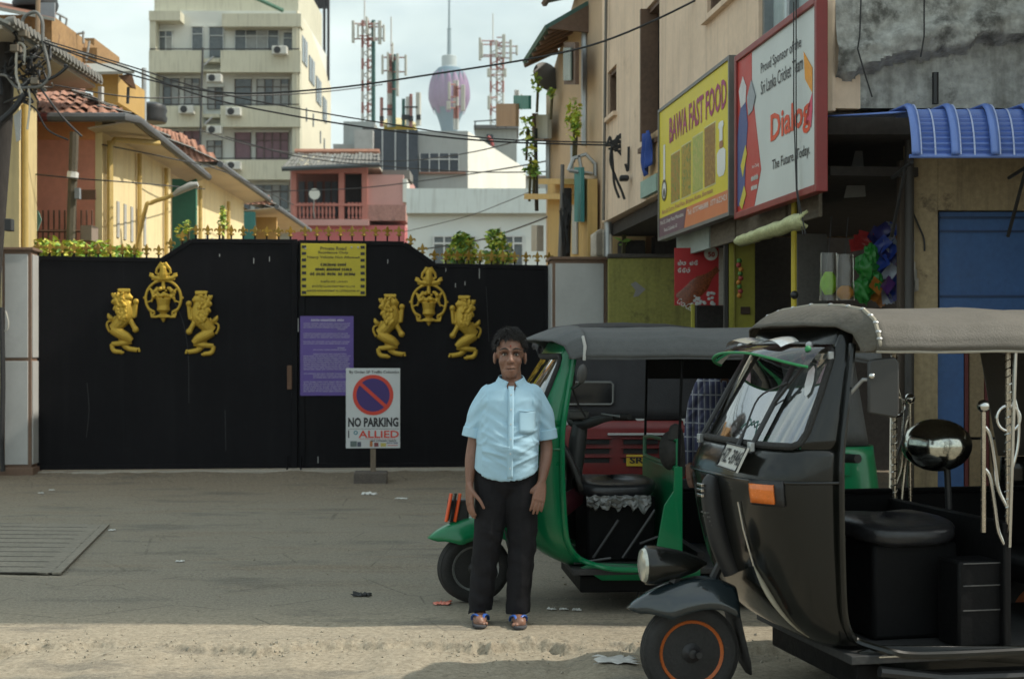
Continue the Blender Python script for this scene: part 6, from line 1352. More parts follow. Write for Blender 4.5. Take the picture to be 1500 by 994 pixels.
# ================================================================ utility pole, cable tangle, overhead cables
up = Bld('utility_pole', 'dark weathered utility pole with a thick tangle of cables at its top', 5, 16.3, 'utility pole'); PD = 16.3
up.t('pole', mat('tarred_wood', (.03, .025, .022), .9, var=.4, vs=3, bump=.6, bs=20, stretch=(1, 1, .2)), [P(-30, 700, PD), P(-18, 400, PD), P(2, 180, PD), P(6, 60, PD)], [.16, .15, .125, .12], 14)
rr = random.Random(17)
hub = [(25, 105), (40, 95), (32, 75), (45, 80), (28, 120), (48, 115), (40, 130), (52, 100)]
for i in range(46):
    a = rr.choice(hub); pts = [(a[0]+rr.gauss(0, 5), a[1]+rr.gauss(0, 6))]
    for k_ in range(rr.randint(2, 4)): pts.append((pts[-1][0]+rr.gauss(0, 13), pts[-1][1]+rr.gauss(0, 14)))
    q_ = [(*P(min(76, max(2, x)), min(150, max(48, y)), PD-.15+rr.uniform(-.2, .25)), rr.choice((.008, .01, .012, .016))) for x, y in pts]
    A_, B_ = crv(q_, 5); MB().tube([p-up.base for p in A_], B_, 6).build('tangled_cable', mat('grey_cable', (.16, .16, .15), .6) if rr.random() < .22 else CABLE, up.r)
for pts, rad, m_ in (([(33, 60), (34, 28), (52, 18), (62, 32), (63, 60), (70, 90), (72, 112), (60, 126), (40, 128)], .020, mat('grey_cable', (.16, .16, .15), .6)), ([(40, 122), (66, 118), (84, 110), (98, 98), (94, 96)], .018, CABLE),
                     ([(35, 95), (36, 70), (26, 66), (24, 110), (32, 135), (30, 140)], .016, mat('pale_cable', (.46, .44, .38), .6)), ([(0, 110), (10, 112), (24, 128), (42, 128)], .016, MATS['grey_cable']), ([(0, 178), (20, 160), (36, 138)], .035, CABLE),
                     ([(42, 130), (44, 150), (40, 190)], .012, MATS['pale_cable']), ([(2, 450), (4, 560), (2, 650), (4, 690)], .03, CABLE), ([(8, 455), (12, 470), (11, 482), (3, 486)], .008, MATS['pale_cable']), ([(30, 148), (52, 160), (70, 190), (100, 205)], .01, CABLE), ([(60, 130), (90, 170), (120, 200)], .012, CABLE)):
    A_, B_ = crv([(*P(x, y, PD-.3), rad) for x, y in pts], 5); MB().tube([p-up.base for p in A_], B_, 7).build('cable_loop', m_, up.r)
for px, py, s in ((32, 48, .1), (50, 118, .14), (20, 70, .12)): up.f('junction_box', mat('old_box', (.20, .17, .13), .8), px-6, px+6, py-5, py+5, PD-.35, .15, bevel=.01)
up.f('bottom_box', BLACK, 6, 16, 320, 338, PD-.2, .12, bevel=.01)
def cable(pts, r, label, n=6):
    A_, B_ = crv([(*P(x, y, d), r) for x, y, d in pts], n); o = MB().tube(A_, B_, 6).build('overhead_cable', CABLE, None); tag(o, label, 'cable', 'overhead cables across the lane')
cable([(60, 60, 16), (200, 112, 15.5), (330, 136, 15), (480, 130, 14.5), (640, 108, 14), (800, 82, 13.4), (900, 55, 13), (1020, 0, 12.5), (1080, -40, 12)], .0095, 'thin black cable sweeping up from the tangle past the lotus tower spire')
cable([(60, 62, 16), (180, 98, 16), (300, 142, 16), (420, 168, 16), (560, 190, 16), (720, 207, 16), (905, 213, 16)], .010, 'thick twin cable from the tangle to the facade junction, upper strand')
cable([(62, 58, 16), (180, 94, 16), (310, 134, 16), (430, 158, 16), (560, 180, 16), (720, 203, 16), (905, 209, 16)], .008, 'thick twin cable from the tangle to the facade junction, lower strand')
cable([(80, 125, 17.5), (200, 143, 18), (320, 141, 19), (430, 138, 20), (500, 132, 22), (560, 124, 24)], .009, 'black cable crossing the upper windows of the cream apartment block')
cable([(150, 212, 18.9), (250, 232, 21), (330, 252, 24), (430, 300, 30)], .010, 'black cable running along the yellow street wall vents')
cable([(290, 190, 30), (400, 220, 32), (560, 236, 34), (680, 225, 30), (800, 195, 26), (880, 172, 22)], .012, 'cable sagging before the apartment block and grey office')
cable([(330, 200, 30), (440, 230, 30), (570, 244, 30), (700, 252, 28), (830, 250, 24), (880, 238, 20)], .012, 'lowest sagging cable crossing pink house roof and white house')
cable([(400, 280, 40), (520, 276, 38), (640, 262, 34), (780, 240, 26), (880, 215, 19)], .014, 'pale thin wire from the pink house to the far tan building')
cable([(600, 368, 30), (700, 352, 28), (770, 330, 24), (830, 306, 20), (884, 288, 17.4)], .014, 'thick cable dipping over the white house windows to the facade')
cable([(590, 340, 34), (680, 318, 30), (740, 296, 28), (790, 275, 26)], .008, 'very thin wire crossing the stained white parapet')
cable([(48, 255, 18), (120, 262, 18), (200, 268, 18.6), (300, 277, 24)], .009, 'thin pale wire strung before the terracotta end wall')
jb = Bld('cable_junction', 'knot of black cables and clamps on the peach facade', 905, 15.95, 'cable junction')
for i in range(16):
    p0 = (905+rr.gauss(0, 5), 212+rr.gauss(0, 5)); pts = [p0]+[(p0[0]+rr.gauss(0, 9), p0[1]+rr.gauss(0, 8)) for _ in range(2)]; A_, B_ = crv([(*P(x, y, 15.85), .013) for x, y in pts], 4); MB().tube([p-jb.base for p in A_], B_, 6).build('cable_loop', CABLE, jb.r)
for pts in ([(898, 213), (894, 235), (902, 260), (910, 278), (915, 292)], [(896, 215), (898, 245), (900, 270), (907, 290)], [(921, 215), (920, 250), (916, 240)]): A_, B_ = crv([(*P(x, y, 15.3), .014) for x, y in pts], 5); MB().tube([p-jb.base for p in A_], B_, 6).build('drop_cable', CABLE, jb.r)
jb.f('lamp', BLACK, 908, 922, 256, 264, 15.2, .15, bevel=.02)

# ================================================================ far tan building beyond the gate on the right
TN = Bld('tan_building', 'tan building with yellow bay, awnings and pipes beyond the tiled pillar', 840, 18.6); TAN = mat('tan_plaster', (.52, .38, .25), .88, var=.15, vs=1, spots=((.36, .27, .19), .2, 1.5)); OCH = mat('ochre_bay', (.60, .40, .15), .85, var=.15, vs=1, streak=((.34, .2, .05), .5))
a0, a1, b0, b1 = (X(882, 17.3), 17.3), (X(800, 22), 22.0), (X(882, 17.3)+4, 17.3), (X(800, 22)+4, 22.0)
def lb(p): return (p[0]-TN.base.x, p[1]-TN.base.y)
MB().add([(*lb(a0), 0), (*lb(b0), 0), (*lb(b1), 0), (*lb(a1), 0), (*lb(a0), 6.9), (*lb(b0), 6.9), (*lb(b1), 5.45), (*lb(a1), 5.45)], [(0, 1, 2, 3), (4, 5, 6, 7), (0, 1, 5, 4), (1, 2, 6, 5), (2, 3, 7, 6), (3, 0, 4, 7)]).build('wall', TAN, TN.r, None); MB().slab([lb((a0[0]+1.2, 17.3)), lb((a0[0]+6, 17.3)), lb((a0[0]+6, 22)), lb((a0[0]+1.2, 22))], 5.5, 7.6).build('hidden_shade_block', TAN, TN.r, None)  # the high block is an added, unseen mass that casts shade
WALLW = lambda px: None
def onwall(px, out=0.0):                     # point on the receding tan wall seen at px
    k_ = (px-CX)/FPX; t = (a0[0]-k_*a0[1])/(k_*(a1[1]-a0[1])-(a1[0]-a0[0])); return a0[0]+(a1[0]-a0[0])*t-out, a0[1]+(a1[1]-a0[1])*t
def wq(nm, m, px0, px1, py0, py1, out, th=.03, parent=None):
    (xa, ya), (xb, yb) = onwall(px0, out), onwall(px1, out); return TN.poly(nm, m, [(xa, ya, Z(py1, ya)), (xb, yb, Z(py1, yb)), (xb, yb, Z(py0, yb)), (xa, ya, Z(py0, ya))], th, parent)
wq('bay', OCH, 818, 880, 262, 400, .10, .12); wq('bay_cornice', OCH, 803, 862, 284, 292, .22, .3); wq('bay_top', OCH, 830, 868, 262, 270, .25, .3)
for a, b in ((846, 852), (859, 866)): wq('patterned_strip', mat('tile_strip', (.45, .45, .42), .7, var=.5, vs=30), a, b, 300, 372, .18, .02)
wq('teal_shutter', TEALW, 869, 880, 245, 325, .22, .04); wq('window_box', mat('grey_window', (.33, .33, .28), .6), 801, 819, 168, 203, .14, .06); wq('brown_frame', FRAME, 799, 821, 203, 207, .2, .08); wq('brown_frame', FRAME, 799, 801, 166, 204, .17, .08)
wq('green_awning', mat('green_awning', (.03, .17, .13), .6), 796, 822, 140, 160, .45, .04); wq('brown_awning', mat('brown_awning', (.33, .2, .11), .8), 772, 806, 152, 185, .5, .05); wq('meter_box', mat('box_grey', (.38, .36, .32), .6), 802, 811, 330, 368, .2, .1)
w_ = wq('open_window', FRAME, 857, 875, 62, 124, .25, .05); wq('pane', mat('green_pane', (.16, .20, .17), .2), 860, 872, 70, 118, .30, .02, w_)
def wp(px, py, out): x_, y_ = onwall(px); return (x_-out, y_, Z(py, y_))
TN.poly('lean_to_roof', mat('teal_eave', (.07, .15, .13), .7), [wp(816, 66, .0), wp(862, 4, .0), wp(862, 40, .55), wp(816, 92, .5)], .05); TN.poly('lean_to_side', FRAME, [wp(862, 8, 0), wp(862, 42, .52), wp(862, 48, 0)], .04)
for t_ in range(7): q0, q1 = Vector(wp(818+t_*7, 66-t_*9.3+8, .0)), Vector(wp(818+t_*7, 92-t_*8.2+5, .5)); TN.t('rafter', mat('slatted_soffit', (.20, .12, .08), .8), [q0, q1], .03, 6)
TN.poly('main_roof', GTILE, [wp(838, 2, .35), wp(882, -60, .35), wp(882, -110, -1.5), wp(838, -40, -1.5)], .06); TN.t('fascia', FRAME, [wp(836, 5, .36), wp(882, -56, .36)], .05, 6)
for p_, m_, rad in (([(804, 208), (804, 280), (808, 286), (836, 285)], STEEL, .05), ([(857, 40), (857, 215)], STEEL, .055), ([(838, 215), (838, 250)], STEEL, .03), ([(784, 190), (786, 310)], mat('dark_down_pipe', (.05, .05, .05), .6), .03)):
    pts = []
    for x, y in p_: xa, ya = onwall(max(x, 802), .25); pts.append((X(x, ya), ya-.1, Z(y, ya)))
    TN.t('pipe', m_, pts, rad, 8)
for p_ in ([(833, 250), (840, 232), (858, 226), (872, 240), (872, 258)], [(833, 250), (868, 255)], [(848, 228), (852, 252)]): pts = [P(x, y, 17.6) for x, y in p_]; TN.t('bracket_frame', STEEL, pts, .025, 6)
q_ = MB(); q_.lathe([(.02, 0), (.14, .02), (.23, .08)], 20, Matrix.Translation(P(797, 116, 21)-TN.base) @ Matrix.Rotation(R(70), 4, 'X') @ Matrix.Rotation(R(30), 4, 'Y')); q_.build('satellite_dish', mat('grey_dish', (.13, .125, .12), .6), TN.r, 60, solid=.01)
p2 = Bld('wooden_pole', 'short dark wooden service pole wrapped in wires before the yellow bay', 830, 17.5, 'utility pole'); p2.t('pole', mat('tarred_wood', (.03, .025, .022)), [P(829, 376, 17.5), P(831, 300, 17.5), P(831, 276, 17.5)], .055, 10); p2.t('pipe', mat('grey_conduit', (.16, .15, .14)), [P(820, 376, 17.4), P(823, 300, 17.4), P(824, 241, 17.4)], .025, 8)
for i in range(10): A_, B_ = crv([(*P(829+rr.gauss(0, 4), 310+rr.uniform(-30, 62), 17.38), .01) for _ in range(3)], 4); MB().tube([p-p2.base for p in A_], B_, 6).build('wrapped_wire', CABLE, p2.r)
# pillar top clutter: pale cloth and boards behind the green wall
cl2 = MB().grid(lambda u, v: Vector((X(866+30*u, 16.9), 16.9-.05*math.sin(u*8), Z(376-42*v*(1-.5*abs(u-.5)), 16.9))), 10, 8).build('folded_sheet', mat('pale_sheet', (.50, .44, .36), .8, var=.3, vs=5), None, 60, solid=.02); tag(cl2, 'pale folded sheet bundled behind the wide tiled pillar', 'sheet')
o = MB().box(X(907, 16.9), X(945, 16.9), 16.85, 17.2, 0, Z(352, 16.9)).build('dark_crate', DARKIN, None, None, bevel=.02); tag(o, 'dark rubber wrapped box standing behind the mossy green wall', 'box')
o = MB().box(X(896, 17.2)+.02, X(947, 17.2), 17.25, 17.4, 0, 3.1).build('ochre_wall', mat('ochre_back', (.52, .37, .18), .85, var=.15), None, None); tag(o, 'ochre wall visible under the overhang behind the mossy wall', 'wall')
o = MB().tube([P(891, 376, 16.9), P(891, 312, 16.9)], .05, 10).build('steel_post', STEEL, None); tag(o, 'grey steel post under the overhang beside the pale sheet', 'post')

# ================================================================ plants
def leafy(name, label, boxes, n, size, cols, seed, stem=True, group=None):
    rr = random.Random(seed); c0 = boxes[0]; b_ = Bld(name, label, (c0[0]+c0[1])/2, c0[4], 'plant', group); ms = cols
    lv = [MB() for _ in ms]
    for (px0, px1, py0, py1, d) in boxes:
        for i in range(n):
            u, v = rr.random(), rr.random()
            if ((u-.5)**2+(v-.5)**2) > .25*(.7+.5*rr.random()): continue
            c = P(px0+(px1-px0)*u, py0+(py1-py0)*v, d+rr.uniform(-.2, .2)*size/.06)-b_.base; s = size*rr.uniform(.6, 1.3)
            M = Matrix.Translation(c) @ Euler((rr.uniform(-1, 1), rr.uniform(-1, 1), rr.uniform(0, 6.28))).to_matrix().to_4x4()
            lv[rr.randrange(len(ms))].add([(0, -s, 0), (s*.45, -s*.2, s*.12), (s*.3, s*.5, 0), (0, s, -s*.15), (-s*.3, s*.5, 0), (-s*.45, -s*.2, s*.12)], [(0, 1, 2, 3, 4, 5)], M)
    for k_, (m_, l_) in enumerate(zip(ms, lv)):
        o = l_.build('foliage', m_, b_.r, None); o['kind'] = 'stuff'
    if stem:
        for (px0, px1, py0, py1, d) in boxes: b_.t('stem', mat('stem_green', (.08, .07, .03), .8), [P((px0+px1)/2, py1+30, d), P((px0+px1)/2+2, (py0+py1)/2, d)], .02)
    return b_
LG = [mat('leaf_bright', (.44, .55, .07), .55, var=.3, vs=8), mat('leaf_mid', (.20, .36, .06), .55, var=.3, vs=8), mat('leaf_yellow', (.60, .58, .08), .55, var=.25, vs=8), mat('leaf_dark', (.09, .19, .04), .6, var=.3, vs=8)]
leafy('shrub', 'yellow green shrub behind the low gate spikes near the utility pole', [(50, 90, 346, 384, 18.0), (80, 130, 350, 384, 18.0), (120, 170, 352, 386, 18.2), (160, 205, 360, 386, 18.3), (55, 200, 362, 390, 18.1)], 200, .055, LG[:3], 1)
leafy('shrub', 'leafy green bush before the white house windows, rounder one', [(655, 700, 345, 388, 20.0), (662, 690, 340, 370, 20.0), (650, 705, 366, 394, 20)], 220, .055, LG, 2)
leafy('shrub', 'leafy green bush before the white house windows, taller pointed one', [(705, 752, 350, 390, 20.4), (712, 740, 335, 365, 20.4), (700, 755, 368, 394, 20.2)], 220, .055, LG, 3)
leafy('potted_plant', 'small yellow green potted plant at the green gap wall', [(256, 275, 330, 348, 20.5), (270, 280, 322, 340, 20.5)], 60, .035, LG[:3], 4)
leafy('climbing_plant', 'green climbing plant on the second lane house wall', [(318, 334, 310, 345, 24.5), (322, 330, 300, 330, 24.5)], 80, .05, LG, 5)
leafy('hanging_plant', 'trailing green plant hanging from the far tan building corner', [(766, 785, 195, 265, 21.5), (772, 790, 235, 262, 21.5), (762, 780, 170, 205, 21.5)], 60, .06, LG, 6)
leafy('hanging_plant', 'yellow green plant growing on the yellow bay wall pipe', [(828, 852, 142, 208, 18.0), (836, 850, 165, 200, 18)], 130, .045, LG[:3], 7)
leafy('hanging_plant', 'bright leaves beside the satellite dish on the roof edge', [(778, 795, 105, 135, 20.5), (802, 812, 128, 145, 20.5)], 40, .05, LG[:2], 8)
leafy('young_plant', 'thin leafy twig growing under the overhang behind the green wall', [(898, 925, 325, 362, 16.8), (905, 922, 325, 345, 16.8)], 16, .05, LG[1:2], 9)
# ================================================================ people
def remesh(b, name, m, parent, vox, smooth=2, warp=None):
    o = b.build(name, m, parent, None); md = o.modifiers.new('r', 'REMESH'); md.mode = 'VOXEL'; md.voxel_size = vox; md.use_smooth_shade = True
    if smooth: s_ = o.modifiers.new('s', 'SMOOTH'); s_.iterations = smooth; s_.factor = .5
    par = o.parent; o.parent = None; bake(o); o.parent = par
    me = o.data
    if warp:
        nr = [v.normal.copy() for v in me.vertices]
        for v, n in zip(me.vertices, nr): v.co = warp(v.co.copy(), n)
    for p in me.polygons: p.use_smooth = True
    me.materials.clear(); me.materials.append(m); return o
def limb(b, pts, n=14, k=5, flat=None):
    A, B = crv(pts, k); b.tube(A, B, n, flat=flat)
    b.ball(A[0], B[0], 12, 8); b.ball(A[-1], B[-1], 12, 8)
def hand(b, wrist, down, fwd, side, curl=.35, sc=1.0):
    """palm and five fingers: down = finger direction, fwd = palm facing, side = direction of the thumb"""
    w = Vector(wrist); D = Vector(down).normalized(); Fw = Vector(fwd).normalized(); S = D.cross(Fw).normalized()
    if S.dot(Vector(side)) < 0: S = -S
    Fw = (Fw-D*Fw.dot(D)).normalized()
    pc = w+D*.05*sc
    for t in (-1.5, -.5, .5, 1.5): limb(b, [(*(w+S*t*.007*sc), .017*sc), (*(w+D*.045*sc+S*t*.015*sc), .0145*sc), (*(w+D*.085*sc+S*t*.018*sc), .0115*sc)], 8, 3)
    for t, ln in ((1.5, .066), (.5, .078), (-.5, .073), (-1.5, .056)):
        p0 = w+D*.082*sc+S*t*.0185*sc; spread = S*t*.03; pts = [(*p0, .0095*sc)]; d_ = (D+spread).normalized(); p = p0.copy()
        for j, f in enumerate((.45, .32, .23)):
            d_ = (d_+Fw*curl*(.5+.4*j)).normalized(); p = p+d_*ln*f*sc; pts.append((*p, (.0088-.0009*j)*sc))
        limb(b, pts, 8, 3)
    t0 = w+D*.022*sc+S*.024*sc; limb(b, [(*t0, .014*sc), (*(t0+(D*.7+S*.6+Fw*.3)*.035*sc), .0115*sc), (*(t0+(D*.95+S*.75+Fw*.5)*.058*sc), .0095*sc), (*(t0+(D*1.25+S*.72+Fw*.62)*.072*sc), .008*sc)], 8, 3)
def person(label, loc, yaw, C):
    sc = C.get('scale', 1); r = thing('person', label, 'person', loc, yaw); r.scale = (sc*.93, sc, sc)
    skin = C['skin']; hx = .024; b = MB()
    # head and neck
    b.ball((hx, .012, 1.495), (.074, .092, .100), 24, 16); b.ball((hx, -.022, 1.43), (.060, .066, .088), 20, 14); b.ball((hx, -.046, 1.375), (.043, .040, .042), 16, 10)
    for s in (-1, 1):
        b.ball((hx+s*.038, -.045, 1.43), (.026, .030, .030), 12, 8); b.ball((hx+s*.033, -.016, 1.395), (.021, .048, .034), 12, 8); b.ball((hx+s*.083, .012, 1.448), (.010, .020, .034), 10, 8)
        limb(b, [(hx+s*.008, -.081, 1.488, .010), (hx+s*.03, -.080, 1.493, .0125), (hx+s*.055, -.060, 1.483, .010)], 8, 3)
        b.ball((hx+s*.013, -.096, 1.428), (.0105, .012, .009), 8, 6)
    limb(b, [(hx, -.076, 1.485, .0095), (hx, -.092, 1.457, .0115), (hx, -.105, 1.433, .0145)], 10, 4); b.ball((hx, -.100, 1.430), (.016, .014, .012), 10, 8)
    limb(b, [(hx-.026, -.072, 1.394, .006), (hx-.01, -.083, 1.397, .0075), (hx+.01, -.083, 1.397, .0075), (hx+.026, -.072, 1.394, .006)], 8, 4); limb(b, [(hx-.022, -.072, 1.384, .006), (hx, -.083, 1.381, .0085), (hx+.022, -.072, 1.384, .006)], 8, 4)
    b.ball((.031, -.012, 1.265), (.060, .052, .075), 16, 12)
    limb(b, [(hx, .012, 1.42, .056), (hx+.01, .012, 1.33, .054), (.03, .015, 1.25, .07)], 16)
    # trunk, arms, legs below the clothes
    limb(b, [(.03, .02, 1.22, .08), (.02, .01, 1.05, .10), (.0, .01, .86, .10)], 16)
    aL, aR = C.get('armL'), C.get('armR')
    limb(b, [(-.10, .01, 1.22, .042), (-.155, .015, 1.11, .04), (-.19, .01, .955, .037), (-.205, -.015, .86, .035), (-.212, -.04, .752, .023)], 14)
    limb(b, [(.16, .01, 1.22, .042), (.212, .02, 1.10, .04), (.236, .02, .945, .038), (.226, -.02, .86, .036), (.205, -.065, .765, .024)], 14)
    hand(b, (-.213, -.043, .742), (.03, -.15, -1), (.75, .3, 0), (0, -1, 0), .22, 1.12); hand(b, (.203, -.07, .752), (-.22, -.25, -1), (-.1, 1, .1), (-1, -.2, 0), .22, 1.05)
    for s, hxx, kx, fx, fy in ((-1, -.085, -.105, -.15, -.02), (1, .085, .095, .068, -.06)):
        limb(b, [(hxx, .01, .86, .075), (kx, .0, .48, .055), (fx, .02+fy, .24, .045), (fx, .03+fy, .075, .034)], 14)
        limb(b, [(fx, .045+fy, .045, .034), (fx, .0+fy, .045, .036), (fx+s*.004, -.07+fy, .030, .040), (fx+s*.006, -.115+fy, .024, .034)], 12, 4, .62)
        for j in range(5): b.ball((fx+s*(-.032+.0165*j), -.150+fy+.008*abs(j-1)+.004*j, .021), (.0095-.0008*j+(.003 if j == 0 else 0), .02, .011), 8, 6)
    def face(p, n):
        for s in (-1, 1):
            d_ = ((p.x-hx-s*.031)/.019)**2+((p.z-1.468)/.0115)**2
            if p.y < -.02: p.y += .013*math.exp(-d_)
        if p.y < -.05 and abs(p.z-1.390) < .004: p.y += .004*math.exp(-((p.x-hx)/.026)**4)
        for s in (-1, 1):
            if p.y < -.04: p.y += .003*math.exp(-((p.x-hx-s*(.030+(1.425-p.z)*.25))/.005)**2)*(1 if 1.385 < p.z < 1.43 else 0)
        wq_ = max(0, min(1, (p.z-1.27)/.08)); wq_ = wq_*wq_*(3-2*wq_); p.z -= .022*wq_; p.x = hx+(p.x-hx)*(1+.07*wq_)
        if p.z > 1.3: p += n*.0016*fbm((p.x*70, p.y*70, p.z*70), 3)
        return p
    body = remesh(b, 'body', skin, r, .0048, 2, face)
    for s in (-1, 1):
        e = MB().ball((hx+s*.031, -.062, 1.467), (.0125, .0105, .0095), 14, 10).build('eye', mat('eye_white', (.36, .32, .28), .3), r); MB().ball((hx+s*.031, -.0705, 1.4665), (.0058, .0035, .0058), 12, 8).build('iris', mat('iris_dark', (.012, .008, .006), .15), e)
        limb2 = MB(); A, B = crv([(hx+s*.012, -.091, 1.493, .0025), (hx+s*.032, -.092, 1.500, .0042), (hx+s*.058, -.068, 1.491, .002)], 4); limb2.tube(A, B, 8); limb2.build('eyebrow', C['hair'], r)
        A, B = crv([(hx+s*.015, -.0715, 1.470, .0022), (hx+s*.031, -.0745, 1.4765, .003), (hx+s*.048, -.064, 1.469, .002)], 4); MB().tube(A, B, 8).build('eyelid', C.get('lid', skin), r)
    if C.get('mark'): MB().ball((hx, -.0905, 1.512), (.004, .0025, .006), 8, 6).build('forehead_mark', mat('red_powder', (.26, .05, .03), .9), r)
    A, B = crv([(hx-.024, -.0795, 1.3895, .0012), (hx, -.0885, 1.3885, .0022), (hx+.024, -.0795, 1.3895, .0012)], 4); MB().tube(A, B, 6).build('lip_line', mat('lip_dark', (.05, .018, .014), .5), r)
    # hair
    rr = random.Random(C['seed']); h = MB()
    def cap(u, v):
        a = u*2*math.pi; lim = 1.75+.25*math.sin(a)*1.0; c = v*lim if math.sin(a) > -.3 else v*(1.02+.10*abs(math.cos(a))+.06*math.sin(a*9))
        if abs(math.cos(a)) > .75: c = v*(1.42+.08*math.sin(a*11))
        return Vector((hx+.077*math.sin(c)*math.cos(a), .018+.094*math.sin(c)*math.sin(a), 1.497+.103*math.cos(c)+.008*fbm((math.cos(a)*4, math.sin(a)*4, v*6), 3)))
    h.grid(cap, 60, 18, wrapu=True)
    ho = h.build('hair', C['hair'], r, 70, solid=.010)
    st_ = MB()
    for i in range(1500):
        u, v = rr.random(), rr.random()**.6; p = cap(u, v); n = (p-Vector((hx, .016, 1.48))).normalized(); t = Vector((rr.gauss(.25, .35)+(p.x-hx)*9, rr.gauss(-.35, .3), rr.gauss(-.45, .3))); t = (t-n*t.dot(n))
        L_ = rr.uniform(.022, .04); q1 = p+n*.007; q2 = q1+(n*rr.choice((0, .05, .1, .15, .2, .6))+t).normalized()*L_*.55; q3 = q2+(n*-.05+t).normalized()*L_*.5; st_.tube([p, q1, q2, q3], [.0016, .0018, .0014, .0004], 4, caps=False)
    so = st_.build('hair_strands', C['hair'], ho, 70); so['kind'] = 'stuff'
    for o_ in r.children:                       # the head sits a little lower and wider on the neck
        if o_.name.split('.')[0] in ('eye', 'eyebrow', 'eyelid', 'forehead_mark', 'lip_line', 'hair'): o_.location = (hx*(1-1.07), 0, -.022); o_.scale = (1.07, 1, 1)
    # shirt
    sh = MB(); tz = [(.79, 0, .190, .128, -.004), (.86, 0, .186, .128, -.008), (.95, .008, .182, .128, -.016), (1.02, .014, .178, .125, -.012), (1.12, .024, .178, .116, -.002), (1.20, .029, .184, .112, .004), (1.255, .031, .168, .098, .012), (1.285, .031, .122, .080, .018), (1.305, .031, .076, .066, .018)]
    def tor(u, v):
        a = u*2*math.pi; z = .79+(1.305-.79)*v
        cx, rx, ry, cy = (itp([(t[0], t[i]) for t in tz], z) for i in (1, 2, 3, 4)); e = .8
        c_, s_ = math.cos(a), math.sin(a); hem = 0
        if v < .12: hem = (.12-v)/.12*(-.022*(1 if s_ < 0 else .6)*(1-abs(c_)**1.5)+.05*abs(c_)**3)
        return Vector((cx+rx*math.copysign(abs(c_)**e, c_), cy+ry*math.copysign(abs(s_)**e, s_), z+hem))
    sh.grid(tor, 56, 40, wrapu=True)
    k0 = len(sh.v); 
    for vv in (0, 1): ring_ = [tor(i/56, vv) for i in range(56)]; kk = len(sh.v); sh.v += [tuple(p) for p in ring_]; sh.f.append(tuple(range(kk, kk+56)))
    if C.get('long'):
        limb(sh, [(-.10, .012, 1.245, .066), (-.16, .016, 1.11, .060), (-.19, .01, .955, .052), (-.205, -.015, .86, .049), (-.212, -.035, .765, .040)], 16); limb(sh, [(.165, .012, 1.245, .066), (.22, .018, 1.10, .060), (.236, .02, .945, .052), (.226, -.02, .86, .05), (.208, -.06, .775, .040)], 16)
    else:
        limb(sh, [(-.090, .012, 1.215, .070), (-.152, .016, 1.13, .062), (-.182, .014, 1.045, .057)], 18); limb(sh, [(.150, .012, 1.215, .070), (.212, .02, 1.12, .063), (.234, .022, 1.035, .057)], 18)
        for p0, p1 in (((-.181, .014, 1.06), (-.193, .013, 1.00)), ((.232, .022, 1.05), (.240, .023, .99))): sh.tube([p0, p1], [.058, .060], 18)
    def ridge(a, c, k): return (1-abs(fbm((a, c, k), 2))*2.6)
    def wr(p, n):
        f = .0022*fbm((p.x*5+C['seed'], p.y*5, p.z*6), 3); x = p.x-.02
        if p.z < 1.26 and abs(x) < .16:                                    # soft folds slanting down to the placket and across the belly
            s1 = p.z*.95-abs(x)*.45; s2 = p.z*.45+abs(x)*.9
            wgt = max(0, min(1, (1.24-p.z)/.2)); f += .0042*wgt*max(-.4, ridge(s1*15, s2*2.2, 3 if x > 0 else 8))
            bel = math.exp(-((p.z-.93)/.08)**2); f += .0045*bel*max(-.3, ridge(p.z*20+x*2.5, x*2.5, 5))
        if abs(x) > .13 and p.z > .96: f += .0045*max(-.4, ridge((p.z*.8+x*(.7 if x > 0 else -.7))*17, p.y*6, 11))
        q = p+n*f*1.25
        if q.y < 0 and q.z > 1.225 and abs(q.x-.031) < (q.z-1.225)*.55: q.y += .06*min(1, (q.z-1.225)/.02)
        return q
    so = remesh(sh, 'shirt', C['shirt'], r, .0065, 2, wr)
    CS = C.get('shirt2', C['shirt'])
    def onb(x, z, off=.006):                     # point on the chest front surface
        cx, rx, ry, cy = (itp([(t[0], t[i]) for t in tz], z) for i in (1, 2, 3, 4)); t = min(.98, abs((x-cx)/rx)); return Vector((x, cy-ry*(1-t**2.5)**.40-off, z))
    MB().grid(lambda u, v: onb(.028+.034*(u-.5)-.02*(1.3-(.79+.49*v)), .785+.49*v, .0065), 4, 30).build('placket', CS, so, 60, solid=.003)
    for i in range(6): q_ = onb(.028-.02*(1.3-(.84+.078*i)), .84+.078*i, .0095); MB().lathe([(.0055, 0), (.005, .002)], 10, Matrix.Translation(q_) @ Matrix.Rotation(R(90), 4, 'X')).build('button', mat('shirt_button', (.62, .68, .70), .4), so)
    if not C.get('long'):
        MB().grid(lambda u, v: onb(.068+.098*u, 1.03+.115*v-(.012*(1-abs(u*2-1)) if v < .05 else 0), .0055), 8, 8).build('pocket', CS, so, 60, solid=.004)
        MB().tube([onb(.072, 1.146, .009), onb(.118, 1.142, .009), onb(.164, 1.148, .009)], .0028, 6).build('pocket_hem', CS, so)
        for p0, p1 in (((-.184, .0145, 1.046), (-.195, .013, .995)), ((.2335, .022, 1.038), (.241, .023, .985))): MB().tube([p0, p1], [.0625, .0645], 24).build('sleeve_cuff', CS, so, 50, bevel=.004)
    for s in (-1, 1):                            # collar leaves and stand
        c0 = Vector((.031, .012, 0)); pts = []
        def col(u, v):
            a = R(90)-s*R(u*165); rx, ry = .071, .074; out = .026*v; pt = .030*max(0, (u-.72)/.28)
            return Vector((c0.x+(rx+out)*math.cos(a)+s*pt*v*1.1, c0.y+(ry+out*.8)*math.sin(a)-.004, 1.338-.042*v-.040*u**2-pt*v*1.15))
        MB().grid(col, 22, 6).build('collar', CS, so, 60, solid=.004)
